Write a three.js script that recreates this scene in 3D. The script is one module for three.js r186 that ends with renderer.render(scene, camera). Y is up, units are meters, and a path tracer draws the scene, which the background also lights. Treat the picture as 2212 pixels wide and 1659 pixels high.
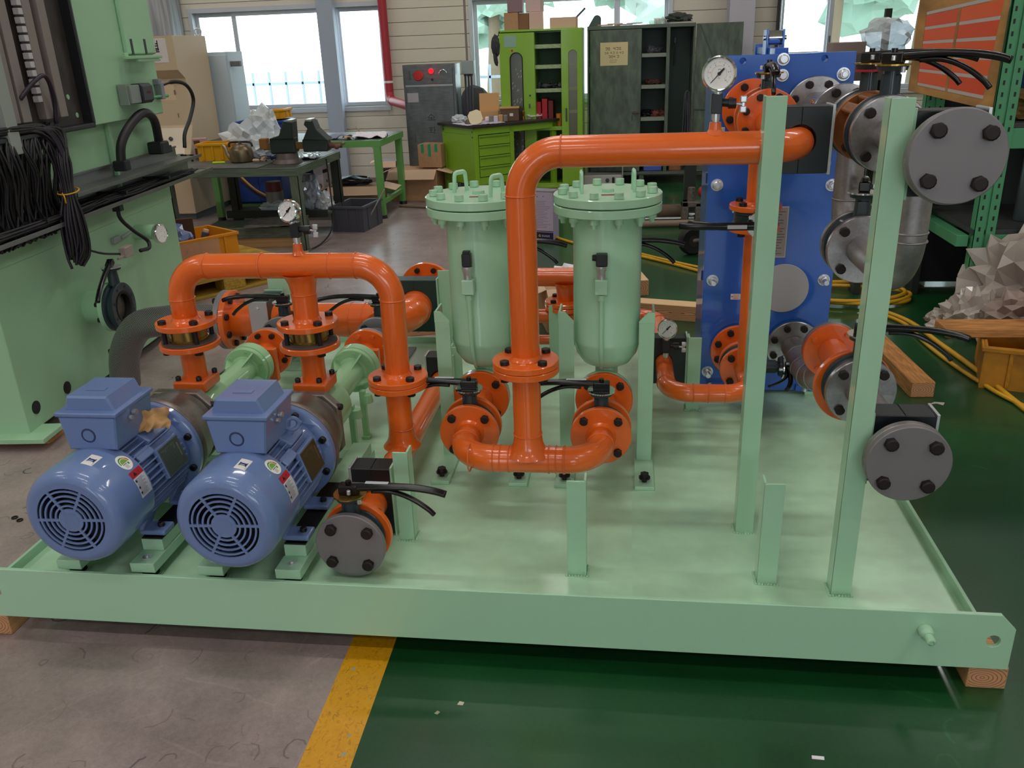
import * as THREE from 'three';
import { RoundedBoxGeometry } from 'three/addons/geometries/RoundedBoxGeometry.js';
import { ConvexGeometry } from 'three/addons/geometries/ConvexGeometry.js';
import { mergeGeometries } from 'three/addons/utils/BufferGeometryUtils.js';
import { RectAreaLightUniformsLib } from 'three/addons/lights/RectAreaLightUniformsLib.js';
import { createNoise2D, createNoise3D } from 'simplex-noise';
RectAreaLightUniformsLib.init();

// ---------- camera, sky, lights, exposure ----------
const scene = new THREE.Scene();
const camera = new THREE.PerspectiveCamera(48.437, 2212 / 1659, 0.05, 200);
camera.position.set(1.63674, 1.475, 1.74762);
{
  const m = new THREE.Matrix4().makeBasis(
    new THREE.Vector3(0.99151501, -0.03503355, -0.12518243),
    new THREE.Vector3(-0.01410304, 0.92832394, -0.37150473),
    new THREE.Vector3(0.12922498, 0.37011796, 0.91995304));
  camera.quaternion.setFromRotationMatrix(m);
}
const SKY = [5.2, 5.6, 6.0];
scene.background = new THREE.Color().setRGB(...SKY);
const renderer = new THREE.WebGLRenderer({ antialias: true });
renderer.toneMapping = THREE.LinearToneMapping;
renderer.toneMappingExposure = 0.93;
renderer.shadowMap.enabled = true;
const LAMP = 44;
const LAMP_COLOR = new THREE.Color().setRGB(1.0, 0.965, 0.93);

// ---------- small tools ----------
let seed = 12345;
const rnd = (a = 0, b = 1) => { seed = (seed * 1664525 + 1013904223) >>> 0; return a + (b - a) * (seed / 4294967296); };
const n2 = createNoise2D(() => rnd()), n3 = createNoise3D(() => rnd());
const V = (x, y, z) => new THREE.Vector3(x, y, z);
const PI = Math.PI;
const used = new Map();
const numbered = (n) => { const k = used.get(n) || 0; used.set(n, k + 1); return k ? n + '_' + String(k).padStart(3, '0') : n; };
function shade(o) { o.castShadow = true; o.receiveShadow = true; return o; }
function thing(name, label, category, pos = [0, 0, 0], turn = 0, group) {
  const o = new THREE.Group(); o.name = numbered(name); scene.add(o);
  o.position.set(...pos); o.rotation.y = turn; o.userData = { label, category };
  if (group) o.userData.group = group;
  return o;
}
function struct(name, pos = [0, 0, 0], turn = 0) {
  const o = new THREE.Group(); o.name = name; scene.add(o); o.position.set(...pos); o.rotation.y = turn; o.userData = { kind: 'structure' };
  return o;
}
function P(parent, name, geo, mat, pos, rot) {
  const o = shade(new THREE.Mesh(Array.isArray(geo) ? mg(geo) : geo, mat)); o.name = name; parent.add(o);
  if (pos) o.position.set(...pos);
  if (rot) o.rotation.set(...rot);
  return o;
}
function copyOf(src, label, pos, turn) {
  const c = src.clone(); c.name = numbered(src.name.replace(/_\d{3}$/, '')); scene.add(c); c.position.set(...pos); if (turn !== undefined) c.rotation.y = turn;
  c.userData = { ...src.userData, label };
  return c;
}
function mg(list) {
  return mergeGeometries(list.map((g) => {
    g = g.index ? g.toNonIndexed() : g.clone();
    for (const k of Object.keys(g.attributes)) if (!['position', 'normal', 'uv'].includes(k)) g.deleteAttribute(k);
    if (!g.attributes.uv) g.setAttribute('uv', new THREE.Float32BufferAttribute(new Float32Array(g.attributes.position.count * 2), 2));
    return g;
  }));
}
const mv = (g, x = 0, y = 0, z = 0, rx = 0, ry = 0, rz = 0) => g.applyMatrix4(new THREE.Matrix4().compose(V(x, y, z), new THREE.Quaternion().setFromEuler(new THREE.Euler(rx, ry, rz)), V(1, 1, 1)));
// box by centre, with small rounded edges
function bx(w, h, d, x = 0, y = 0, z = 0, r = 0.002) {
  r = Math.min(r, w * 0.45, h * 0.45, d * 0.45);
  return mv(r > 0.0004 ? new RoundedBoxGeometry(w, h, d, 1, r) : new THREE.BoxGeometry(w, h, d), x, y, z);
}
// box by limits
const bl = (x0, x1, y0, y1, z0, z1, r = 0.002) => bx(x1 - x0, y1 - y0, z1 - z0, (x0 + x1) / 2, (y0 + y1) / 2, (z0 + z1) / 2, r);
const Q = (dir) => new THREE.Quaternion().setFromUnitVectors(V(0, 0, 1), dir.clone().normalize());
const Z = V(0, 0, 1), X = V(1, 0, 0), Y = V(0, 1, 0);
const neg = (v) => v.clone().negate();
// lathe whose axis is +Z; profile [[radius, z], ...]; hard corners by doubled points
function latheZ(prof, seg = 40) {
  const pts = [];
  prof.forEach((p, i) => { pts.push(new THREE.Vector2(Math.max(p[0], 0.00001), p[1])); if (p[2]) pts.push(new THREE.Vector2(Math.max(p[0], 0.00001), p[1])); });
  let g = new THREE.LatheGeometry(pts, seg);
  g = g.toNonIndexed(); g.rotateX(PI / 2);
  // flat per-band normals where the profile turns sharply
  g.deleteAttribute('normal'); g.computeVertexNormals();
  const pos = g.attributes.position, nor = g.attributes.normal, key = new Map();
  const k = (i) => Math.round(pos.getX(i) * 2e4) + ',' + Math.round(pos.getY(i) * 2e4) + ',' + Math.round(pos.getZ(i) * 2e4);
  for (let i = 0; i < pos.count; i++) { const s = k(i); if (!key.has(s)) key.set(s, []); key.get(s).push(i); }
  const out = new Float32Array(nor.array);
  for (const ids of key.values()) for (const a of ids) {
    const na = V(nor.getX(a), nor.getY(a), nor.getZ(a)), s = V(0, 0, 0);
    for (const b of ids) { const nb = V(nor.getX(b), nor.getY(b), nor.getZ(b)); if (na.dot(nb) > 0.75) s.add(nb); }
    if (s.lengthSq() > 0) { s.normalize(); out.set([s.x, s.y, s.z], a * 3); }
  }
  nor.array.set(out);
  { const u = g.attributes.uv; for (let i = 0; i < pos.count; i++) u.setXY(i, pos.getX(i) + pos.getZ(i) * 0.6, pos.getY(i) + pos.getZ(i) * 0.8); }
  return g;
}
const place = (g, pos, dir) => g.applyMatrix4(new THREE.Matrix4().compose(pos, Q(dir), V(1, 1, 1)));
const rod = (a, b, r, seg = 16) => { const d = b.clone().sub(a), L = d.length(); return place(latheZ([[0, 0], [r * 0.9, 0], [r, r * 0.1], [r, L - r * 0.1], [r * 0.9, L], [0, L]], seg), a, d); };
// sweep a (possibly changing) ellipse along points
function sweep(pts, rad, seg = 14, cap = true, up = null) {
  const n = pts.length, pos = [], uv = [], idx = [];
  let T = pts.map((p, i) => pts[Math.min(i + 1, n - 1)].clone().sub(pts[Math.max(i - 1, 0)]).normalize());
  let N = up ? up.clone() : (Math.abs(T[0].y) < 0.9 ? V(0, 1, 0) : V(1, 0, 0));
  let acc = 0;
  for (let i = 0; i < n; i++) {
    N.sub(T[i].clone().multiplyScalar(N.dot(T[i]))).normalize();
    const B = T[i].clone().cross(N);
    if (i) acc += pts[i].distanceTo(pts[i - 1]);
    const r = typeof rad === 'function' ? rad(i / (n - 1)) : rad, ra = Array.isArray(r) ? r[0] : r, rb = Array.isArray(r) ? r[1] : r;
    for (let j = 0; j <= seg; j++) {
      const a = (j / seg) * PI * 2, p = pts[i].clone().addScaledVector(N, Math.cos(a) * ra).addScaledVector(B, Math.sin(a) * rb);
      pos.push(p.x, p.y, p.z); uv.push(acc, (j / seg) * 2 * PI * ra);
    }
  }
  for (let i = 0; i < n - 1; i++) for (let j = 0; j < seg; j++) { const a = i * (seg + 1) + j, b = a + seg + 1; idx.push(a, a + 1, b, b, a + 1, b + 1); }
  if (cap) for (const [i, s] of [[0, 1], [n - 1, -1]]) {
    const c = pos.length / 3; pos.push(pts[i].x, pts[i].y, pts[i].z); uv.push(0, 0);
    for (let j = 0; j < seg; j++) { const a = i * (seg + 1) + j; s > 0 ? idx.push(c, a + 1, a) : idx.push(c, a, a + 1); }
  }
  const g = new THREE.BufferGeometry();
  g.setAttribute('position', new THREE.Float32BufferAttribute(pos, 3)); g.setAttribute('uv', new THREE.Float32BufferAttribute(uv, 2)); g.setIndex(idx); g.computeVertexNormals();
  // close the seam in the normals
  const nn = g.attributes.normal;
  for (let i = 0; i < n; i++) { const a = i * (seg + 1), b = a + seg, s = V(nn.getX(a) + nn.getX(b), nn.getY(a) + nn.getY(b), nn.getZ(a) + nn.getZ(b)).normalize(); nn.setXYZ(a, s.x, s.y, s.z); nn.setXYZ(b, s.x, s.y, s.z); }
  return g;
}
// corner points -> polyline with round bends; returns points and weld places
function bends(pts, R) {
  const out = [pts[0].clone()], welds = [];
  for (let i = 1; i < pts.length - 1; i++) {
    const p = pts[i], a = pts[i - 1].clone().sub(p), b = pts[i + 1].clone().sub(p), la = a.length(), lb = b.length(); a.normalize(); b.normalize();
    const ang = Math.acos(THREE.MathUtils.clamp(a.dot(b), -1, 1)), t = Math.min(R / Math.tan(ang / 2), la * 0.98, lb * 0.98), r = t * Math.tan(ang / 2);
    const s = p.clone().addScaledVector(a, t), e = p.clone().addScaledVector(b, t), c = p.clone().add(a.clone().add(b).normalize().multiplyScalar(r / Math.sin(ang / 2)));
    const u = s.clone().sub(c), v = e.clone().sub(c), sw = Math.acos(THREE.MathUtils.clamp(u.dot(v) / (u.length() * v.length()), -1, 1)), axis = u.clone().cross(v).normalize(), K = 14;
    welds.push([s, a.clone().negate()], [e, b.clone()]);
    for (let k = 0; k <= K; k++) out.push(c.clone().add(u.clone().applyAxisAngle(axis, (sw * k) / K)));
  }
  out.push(pts[pts.length - 1].clone());
  return { out, welds };
}
function pipe(pts, r, R = 0.1, weld = true, seg = 32) {
  const { out, welds } = bends(pts, R), L = [];
  const dense = [out[0]];
  for (let i = 1; i < out.length; i++) { const d = out[i].distanceTo(out[i - 1]), k = Math.ceil(d / 0.25); for (let j = 1; j <= k; j++) dense.push(out[i - 1].clone().lerp(out[i], j / k)); }
  L.push(sweep(dense, r, seg));
  if (weld) for (const [p, d] of welds) L.push(ring(p, d, r + 0.0004, 0.0024));
  return mg(L);
}
const ring = (p, d, r, t, seg = 36) => place(new THREE.TorusGeometry(r, t, 6, seg), p, d);
function curve(pts, n = 24) { return new THREE.CatmullRomCurve3(pts, false, 'centripetal').getPoints(n); }
function prism(shape, depth, bevel = 0) {
  const s = Array.isArray(shape) ? new THREE.Shape(shape.map((p) => new THREE.Vector2(p[0], p[1]))) : shape;
  return new THREE.ExtrudeGeometry(s, { depth, curveSegments: 20, bevelEnabled: bevel > 0, bevelSize: bevel, bevelThickness: bevel, bevelSegments: 1, steps: 1 });
}
// crumpled lump: icosphere pushed by noise
function lump(rx, ry, rz, amp = 0.25, freq = 2.2, off = 0, det = 4, floor = null) {
  const g = new THREE.IcosahedronGeometry(1, det), p = g.attributes.position;
  for (let i = 0; i < p.count; i++) {
    const v = V(p.getX(i), p.getY(i), p.getZ(i)).normalize();
    const k = 1 + amp * n3(v.x * freq + off, v.y * freq, v.z * freq) + amp * 0.6 * Math.abs(n3(v.x * freq * 2.7 + off, v.y * freq * 2.7, v.z * freq * 2.7 + off)) + amp * 0.3 * n3(v.x * freq * 6, v.y * freq * 6 + off, v.z * freq * 6);
    p.setXYZ(i, v.x * rx * k, v.y * ry * k, v.z * rz * k);
    if (floor !== null && p.getY(i) < floor) p.setY(i, floor);
  }
  g.computeVertexNormals();
  return g;
}

// ---------- textures ----------
const TX = {};
function dataTex(w, h, f, srgb = true, rep = [1, 1]) {
  const d = new Uint8Array(w * h * 4);
  for (let y = 0; y < h; y++) for (let x = 0; x < w; x++) { const c = f(x / w, y / h, x, y); d.set([c[0], c[1], c[2], 255].map((v) => Math.max(0, Math.min(255, v))), (y * w + x) * 4); }
  const t = new THREE.DataTexture(d, w, h); t.magFilter = THREE.LinearFilter; t.minFilter = THREE.LinearMipmapLinearFilter; t.generateMipmaps = true; t.wrapS = t.wrapT = THREE.RepeatWrapping; t.repeat.set(...rep);
  if (srgb) t.colorSpace = THREE.SRGBColorSpace; t.needsUpdate = true; return t;
}
function canvasTex(w, h, draw) {
  const c = document.createElement('canvas'); c.width = w; c.height = h; const g = c.getContext('2d'); draw(g, w, h);
  const t = new THREE.CanvasTexture(c); t.colorSpace = THREE.SRGBColorSpace; t.anisotropy = 8; return t;
}
const fbm = (x, y, o = 4) => { let s = 0, a = 0.5, f = 1; for (let i = 0; i < o; i++) { s += a * n2(x * f, y * f); a *= 0.5; f *= 2.03; } return s; };
function scuffs(g, w, h, n, col, len, wid, curl = 0.5) {
  for (let i = 0; i < n; i++) {
    g.strokeStyle = typeof col === 'function' ? col() : col; g.lineWidth = rnd(wid[0], wid[1]); g.beginPath();
    let x = rnd(0, w), y = rnd(0, h), a = rnd(0, 6.28), da = rnd(-curl, curl); g.moveTo(x, y);
    const k = 3 + Math.floor(rnd(0, 6)); for (let j = 0; j < k; j++) { x += Math.cos(a) * rnd(len[0], len[1]); y += Math.sin(a) * rnd(len[0], len[1]); a += da; g.lineTo(x, y); } g.stroke();
  }
}
// concrete: 4 m x 4 m
TX.concrete = canvasTex(2048, 2048, (g, w, h) => {
  const im = g.createImageData(w, h);
  for (let y = 0; y < h; y++) for (let x = 0; x < w; x++) {
    const u = x / w, v = y / h, a = fbm(u * 6, v * 6, 5), b = n2(u * 150, v * 150), c = fbm(u * 22 + 9, v * 22, 3), e = n2(u * 420, v * 420);
    const k = 1 + 0.13 * a + 0.03 * b + 0.08 * c + 0.035 * e;
    im.data.set([166 * k, 155 * k, 153 * k, 255], (y * w + x) * 4);
  }
  g.putImageData(im, 0, 0); g.lineCap = 'round';
  scuffs(g, w, h, 500, () => `rgba(225,215,214,${rnd(0.05, 0.22)})`, [8, 40], [1, 4], 0.25);
  scuffs(g, w, h, 1500, () => `rgba(70,62,60,${rnd(0.1, 0.45)})`, [2, 9], [0.6, 1.8], 0.8);
  scuffs(g, w, h, 260, () => `rgba(40,36,36,${rnd(0.3, 0.8)})`, [2, 10], [1, 3], 0.7);
});
TX.concrete.wrapS = TX.concrete.wrapT = THREE.RepeatWrapping; TX.concrete.repeat.set(0.25, 0.25);
TX.greenFloor = canvasTex(1024, 1024, (g, w, h) => {
  const im = g.createImageData(w, h);
  for (let y = 0; y < h; y++) for (let x = 0; x < w; x++) {
    const u = x / w, v = y / h, a = fbm(u * 5, v * 5, 4), e = n2(u * 260, v * 260), k = 1 + 0.22 * a + 0.05 * e;
    im.data.set([14 * k + 6 * Math.max(0, a), 70 * k, 32 * k, 255], (y * w + x) * 4);
  }
  g.putImageData(im, 0, 0);
  scuffs(g, w, h, 120, () => `rgba(150,180,150,${rnd(0.08, 0.3)})`, [1, 5], [0.6, 1.5], 0.6);
  for (let i = 0; i < 46; i++) { g.fillStyle = rnd() < 0.25 ? 'rgba(190,60,40,.7)' : 'rgba(190,200,180,.75)'; g.beginPath(); g.ellipse(rnd(0, w), rnd(0, h), rnd(0.8, 2.4), rnd(0.6, 1.6), rnd(0, 3), 0, 7); g.fill(); }
});
TX.greenFloor.wrapS = TX.greenFloor.wrapT = THREE.RepeatWrapping; TX.greenFloor.repeat.set(0.25, 0.25);
TX.stripe = canvasTex(256, 1024, (g, w, h) => {
  g.fillStyle = '#d99a12'; g.fillRect(0, 0, w, h);
  for (let i = 0; i < 900; i++) { g.fillStyle = `rgba(${rnd() < 0.5 ? '150,95,10' : '235,175,40'},${rnd(0.05, 0.3)})`; g.beginPath(); g.ellipse(rnd(0, w), rnd(0, h), rnd(1, 14), rnd(1, 8), rnd(0, 3), 0, 7); g.fill(); }
  scuffs(g, w, h, 180, () => `rgba(70,48,10,${rnd(0.2, 0.6)})`, [3, 9], [0.8, 2.2], 0.9);
  for (const [x, y, r] of [[0.72, 0.3, 13], [0.78, 0.52, 14], [0.75, 0.6, 9], [0.3, 0.92, 12], [0.4, 0.12, 6]]) { g.fillStyle = '#9aa08c'; g.beginPath(); g.ellipse(x * w, y * h, r, r * 0.7, 0.4, 0, 7); g.fill(); }
});
TX.stripe.wrapS = TX.stripe.wrapT = THREE.RepeatWrapping; TX.stripe.repeat.set(1 / 0.118, 1 / 0.7);
TX.plate = dataTex(512, 512, (u, v) => { const a = fbm(u * 5, v * 9, 4), b = fbm(u * 20, v * 20, 3), k = 1 + 0.06 * a + 0.03 * b; return [176 * k, 216 * k, 182 * k]; });
TX.wood = canvasTex(512, 256, (g, w, h) => {
  g.fillStyle = '#c79a68'; g.fillRect(0, 0, w, h);
  for (let i = 0; i < 90; i++) { const y = rnd(0, h); g.strokeStyle = `rgba(${rnd() < 0.6 ? '120,72,36' : '230,196,150'},${rnd(0.08, 0.35)})`; g.lineWidth = rnd(0.6, 4); g.beginPath(); for (let x = 0; x <= w; x += 16) g.lineTo(x, y + 6 * n2(x / 160, y / 40)); g.stroke(); }
});
TX.wood.wrapS = TX.wood.wrapT = THREE.RepeatWrapping;
TX.woodEnd = canvasTex(128, 128, (g, w, h) => {
  g.fillStyle = '#c9946a'; g.fillRect(0, 0, w, h); g.strokeStyle = 'rgba(110,58,32,.75)';
  for (let r = 8; r < 150; r += 15) { g.lineWidth = 3; g.beginPath(); g.ellipse(w * 0.36, h * 0.5, r, r * 0.86, 0, 0, 7); g.stroke(); }
});
TX.metal = dataTex(256, 256, (u, v) => { const k = 1 + 0.16 * fbm(u * 9, v * 9, 4) + 0.05 * n2(u * 90, v * 90); return [255 * 0.82 * k, 255 * 0.82 * k, 255 * 0.82 * k]; });
TX.brushed = dataTex(256, 256, (u, v) => { const k = 0.8 + 0.06 * n2(u * 3, v * 160) + 0.08 * fbm(u * 4, v * 4, 3); return [255 * k, 255 * k, 255 * k]; }, true);
TX.peel = dataTex(256, 256, (u, v) => { const k = 128 + 60 * n2(u * 34, v * 34) + 40 * n2(u * 70 + 3, v * 70); return [k, k, k]; }, false, [6, 6]);
TX.dirty = dataTex(256, 256, (u, v) => { const a = fbm(u * 5, v * 5, 5), k = 0.86 + 0.22 * a; return [255 * k, 255 * k, 255 * k]; });
TX.card = dataTex(256, 256, (u, v) => { const k = 0.92 + 0.05 * fbm(u * 6, v * 6, 4) + 0.02 * n2(u * 4, v * 120); return [196 * k, 150 * k, 112 * k]; });

// ---------- materials ----------
const hx = (h) => new THREE.Color(h);
const S = (color, roughness = 0.6, metalness = 0, more = {}) => new THREE.MeshStandardMaterial({ color: hx(color), roughness, metalness, ...more });
const paint = (color, roughness = 0.34, more = {}) => new THREE.MeshPhysicalMaterial({ color: hx(color), roughness, clearcoat: 0.6, clearcoatRoughness: 0.07, bumpMap: TX.peel, bumpScale: 0.0002, ...more });
const M = {
  orange: paint('#ea671c', 0.3), green: paint('#aad6b4', 0.38), plate: new THREE.MeshPhysicalMaterial({ map: TX.plate, roughness: 0.3, clearcoat: 0.5, clearcoatRoughness: 0.22 }),
  blue: paint('#6a82b4', 0.36), hxBlue: paint('#1a5cc0', 0.38), hxDark: paint('#123f8e', 0.45), machine: paint('#9fcaa3', 0.5, { clearcoat: 0.15 }), machineDark: paint('#5fa870', 0.5, { clearcoat: 0.15 }),
  pump: paint('#9fcf9d', 0.42), blackBolt: S('#2d2424', 0.5, 0.5), black: S('#14161a', 0.42), blackGloss: S('#0c0c10', 0.22), teal: paint('#1f3038', 0.42, { clearcoat: 0.25 }), poly: S('#141b20', 0.4), polyGreen: S('#123a36', 0.42),
  steel: S('#8d8a8c', 0.42, 0.75, { map: TX.metal }), blind: S('#858083', 0.55, 0.4), stainless: S('#c9c3c4', 0.3, 0.85, { map: TX.metal }), stainlessDull: S('#bdb6b6', 0.44, 0.7, { map: TX.metal }), chrome: S('#e6e6ea', 0.12, 1), zinc: S('#d5d7dc', 0.28, 0.8),
  brass: S('#b08d4a', 0.25, 0.9), bronze: S('#a8683a', 0.42, 0.55, { map: TX.dirty }), castSilver: S('#a39a94', 0.4, 0.7, { map: TX.metal }), greyFlange: S('#8f8f94', 0.5, 0.6), gasket: S('#55504f', 0.8), rubber: S('#0e0e0e', 0.6),
  gaugeFace: S('#e9e6e2', 0.5), white: S('#e8e6e2', 0.55), cream: S('#ded5c6', 0.7), beige: S('#d6c0a2', 0.55), beigeDark: S('#b59b80', 0.6), paleBlue: S('#c6d6e2', 0.5), concretePost: S('#b9bdc2', 0.7, 0, { map: TX.dirty }), steelPost: S('#a9b2c2', 0.55),
  frameGrey: S('#c8ccd4', 0.45, 0.2), darkPanel: S('#4a4340', 0.6, 0.15, { map: TX.dirty }), duct: S('#877c78', 0.5, 0.2), rail: S('#8b8b8b', 0.32, 0.8), cable: S('#17151a', 0.5), cablePurple: S('#241a2c', 0.5),
  yellow: S('#e2a100', 0.45), yellowOld: S('#cf8a10', 0.55, 0, { map: TX.dirty }), palletYellow: S('#cda23a', 0.6, 0, { map: TX.dirty }), cardboard: S('#ffffff', 0.85, 0, { map: TX.card }), cardLight: S('#d9b79a', 0.85), wood: S('#ffffff', 0.7, 0, { map: TX.wood }), woodEnd: S('#ffffff', 0.75, 0, { map: TX.woodEnd }), woodPale: S('#e0b98c', 0.7), woodOrange: S('#d89350', 0.65, 0, { map: TX.dirty }),
  lime: paint('#86b52c', 0.4, { clearcoat: 0.2 }), limeDark: S('#4c6f30', 0.6), benchGreen: S('#6f8a72', 0.55, 0, { map: TX.dirty }), tableGreen: paint('#6aa65a', 0.45, { clearcoat: 0.2 }), darkTop: S('#4b4744', 0.5, 0.1, { map: TX.dirty }), darkLeg: S('#2a2f2a', 0.6), greyGreen: S('#6d7a6c', 0.5, 0.05, { map: TX.dirty }), greyGreenDark: S('#4a5c55', 0.55), rackGreen: paint('#4f9a6c', 0.45, { clearcoat: 0.2 }),
  fireSteel: S('#8b8f92', 0.36, 0.75, { map: TX.brushed }), red: S('#b3232b', 0.45), redPipe: S('#b0313f', 0.5), binBlue: S('#1c3f94', 0.42), bucketBlue: S('#1d3f66', 0.4), greyPlastic: S('#4a4a54', 0.55), chairGrey: S('#57545a', 0.85), labelGrey: S('#b9bec2', 0.5), paper: S('#efe6ee', 0.8), tape: S('#18936a', 0.5), binder: S('#b11f2a', 0.5), log: S('#6b5646', 0.8, 0, { map: TX.dirty }), jackGrey: S('#867a70', 0.5, 0.4, { map: TX.dirty }), ventGrey: S('#9aa6a4', 0.5),
  bag: new THREE.MeshPhysicalMaterial({ color: hx('#e6ebf0'), roughness: 0.25, transmission: 0.35, thickness: 0 }), wrap: new THREE.MeshPhysicalMaterial({ color: hx('#cfc2b8'), roughness: 0.22, transmission: 0.25, thickness: 0, clearcoat: 0.6, clearcoatRoughness: 0.1 }), blueWrap: new THREE.MeshPhysicalMaterial({ color: hx('#5f74a8'), roughness: 0.2, clearcoat: 0.7, clearcoatRoughness: 0.12 }),
  glass: new THREE.MeshPhysicalMaterial({ color: hx('#f2fbfa'), roughness: 0.02, transmission: 1, thickness: 0, ior: 1.5 }), archGlass: S('#585c58', 0.15, 0.1), kraft: S('#c79a66', 0.85), yellowCable: S('#d8a21c', 0.45), lavender: S('#cfc6d8', 0.6), clothPurple: S('#b3a9bd', 0.85),
};
const foliage = (c) => S(c, 0.9);

// ---------- fittings shared by the pipework ----------
const RP = 0.039, RF = 0.0915, TF = 0.018;
const gcache = new Map();
const cached = (k, f) => { if (!gcache.has(k)) gcache.set(k, f()); return gcache.get(k); };
const hexHead = (r, h) => cached('hex' + r + h, () => mg([mv(new THREE.CylinderGeometry(r * 0.96, r, h, 6), 0, 0, h / 2, PI / 2), mv(new THREE.CylinderGeometry(r * 0.72, r * 0.94, h * 0.12, 12), 0, 0, h * 1.05, PI / 2)]));
const sockHead = (r, h) => cached('sock' + r + h, () => latheZ([[0, 0], [r, 0], [r, h * 0.85], [r * 0.85, h], [r * 0.5, h], [r * 0.5, h * 0.5], [0, h * 0.5]], 16));
const flangeGeo = (r, t, bore, face) => cached(`fl${r},${t},${bore},${face}`, () => latheZ([[bore, -t / 2], [r - 0.002, -t / 2], [r, -t / 2 + 0.002], [r, t / 2 - 0.002], [r - 0.002, t / 2], ...(face ? [[r * 0.62, t / 2], [r * 0.6, t / 2 + face]] : []), [bore, t / 2 + (face || 0)]], 56));
// a flange disc with its bolts as sub-parts; dir is the side the heads are on
function flange(parent, pos, dir, o = {}) {
  const { r = RF, t = TF, n = 4, mat = M.orange, bm = M.blackBolt, ph = PI / 4, name = 'flange', br = 0.79, bore = 0, heads = true, hr = 0.0135, hh = 0.011, label, shank = 0, face = 0 } = o;
  const f = P(parent, name, flangeGeo(r, t, bore, face), mat); f.position.copy(pos); f.quaternion.copy(Q(dir));
  if (label) f.userData.label = label;
  if (heads) for (let i = 0; i < n; i++) {
    const a = ph + (i * 2 * PI) / n, b = P(f, 'bolt', shank ? cached('st' + hr + hh + shank, () => mg([hexHead(hr, hh), latheZ([[0.0072, -shank], [0.0072, 0]], 12)])) : hexHead(hr, hh), bm);
    b.position.set(Math.cos(a) * r * br, Math.sin(a) * r * br, t / 2); b.rotation.z = a * 1.7;
  }
  return f;
}
const fillet = (pos, dir, r) => place(latheZ([[r, 0.012], [r + 0.0025, 0.006], [r + 0.007, 0]], 32), pos, dir);
// wafer butterfly valve with a squeeze lever
const leverGeo = () => cached('lever', () => {
  const up = sweep(curve([V(-0.02, 0.014, 0), V(0.03, 0.018, 0), V(0.1, 0.022, 0), V(0.17, 0.02, 0), V(0.225, 0.012, 0), V(0.252, 0.004, 0)], 26), (t) => [t < 0.45 ? 0.0125 - 0.008 * t : 0.0088, t < 0.5 ? 0.015 - 0.006 * t : 0.0115], 12, true, V(0, 1, 0));
  return mg([up, bx(0.05, 0.026, 0.03, 0, 0.013, 0, 0.004), mv(new THREE.CylinderGeometry(0.0075, 0.0075, 0.01, 10), 0, 0.03, 0)]);
});
const trigGeo = () => cached('trig', () => sweep(curve([V(0.06, 0.008, 0), V(0.11, 0.008, 0), V(0.16, -0.01, 0), V(0.205, -0.042, 0), V(0.218, -0.056, 0)], 22), (t) => [0.0065, 0.0085 - 0.002 * t], 10, true, V(0, 1, 0)));
function valve(label, pos, axis, stem, lever, o = {}) {
  const { r = 0.076, t = 0.046, neck = 0.055, plate = M.chrome, body = M.teal, group = 'lever butterfly valves on the skid', discR = 0.034, red = false, len = 1, sticker = true } = o;
  const g = thing('butterfly_valve', label, 'valve', [pos.x, pos.y, pos.z], 0, group);
  const q = new THREE.Quaternion().setFromRotationMatrix(new THREE.Matrix4().makeBasis(lever.clone(), stem.clone(), lever.clone().cross(stem)));
  const ax = axis.clone();
  P(g, 'valve_body', [place(latheZ([[0.038, -t / 2], [r, -t / 2], [r + 0.003, -t / 2 + 0.008], [r - 0.004, -t / 4], [r - 0.004, t / 4], [r + 0.003, t / 2 - 0.008], [r, t / 2], [0.038, t / 2]], 48), V(0, 0, 0), ax)], body);
  const N = new THREE.Group();
  const nk = P(g, 'neck', [mv(new THREE.CylinderGeometry(0.019, 0.023, neck + 0.02, 16), 0, r + neck / 2 - 0.005, 0), bx(0.042, neck * 0.9, 0.03, 0, r + neck / 2 - 0.01, 0, 0.004), mv(new THREE.CylinderGeometry(0.037, 0.034, 0.01, 28), 0, r + neck, 0)], body); nk.quaternion.copy(q);
  const np = P(g, 'notch_plate', (() => { const s = new THREE.Shape(), R = 0.041; for (let i = 0; i <= 72; i++) { const a = (i / 72) * 2 * PI, rr = a > 0.2 && a < 2.8 ? R + (i % 2 ? 0.0025 : -0.0005) : R; i ? s.lineTo(Math.cos(a) * rr, Math.sin(a) * rr) : s.moveTo(Math.cos(a) * rr, Math.sin(a) * rr); } return mv(prism(s, 0.004), 0, r + neck + 0.006, 0, -PI / 2); })(), plate); np.quaternion.copy(q);
  const sc = P(g, 'stop_screw', [mv(hexHead(0.0065, 0.012).clone(), 0.03, r + neck + 0.004, 0.02, PI / 2), mv(hexHead(0.0055, 0.01).clone(), 0.006, r + neck + 0.018, 0.022, -PI / 2)], M.zinc); sc.quaternion.copy(q);
  const h = P(g, 'lever_handle', leverGeo(), M.blackGloss); h.quaternion.copy(q); h.position.copy(stem.clone().multiplyScalar(r + neck + 0.01)); h.scale.set(len, 1, 1);
  const tr = P(g, 'squeeze_trigger', trigGeo(), M.blackGloss); tr.quaternion.copy(q); tr.position.copy(h.position); tr.scale.set(len, 1, 1);
  if (sticker) P(h, 'lever_sticker', bx(0.06, 0.0012, 0.012, 0.075, 0.0316, 0, 0.0003), M.labelGrey);
  if (red) { const rr = P(g, 'red_ring', mv(new THREE.CylinderGeometry(0.036, 0.036, 0.006, 28), 0, r + neck - 0.009, 0), M.red); rr.quaternion.copy(q); }
  return g;
}
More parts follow.
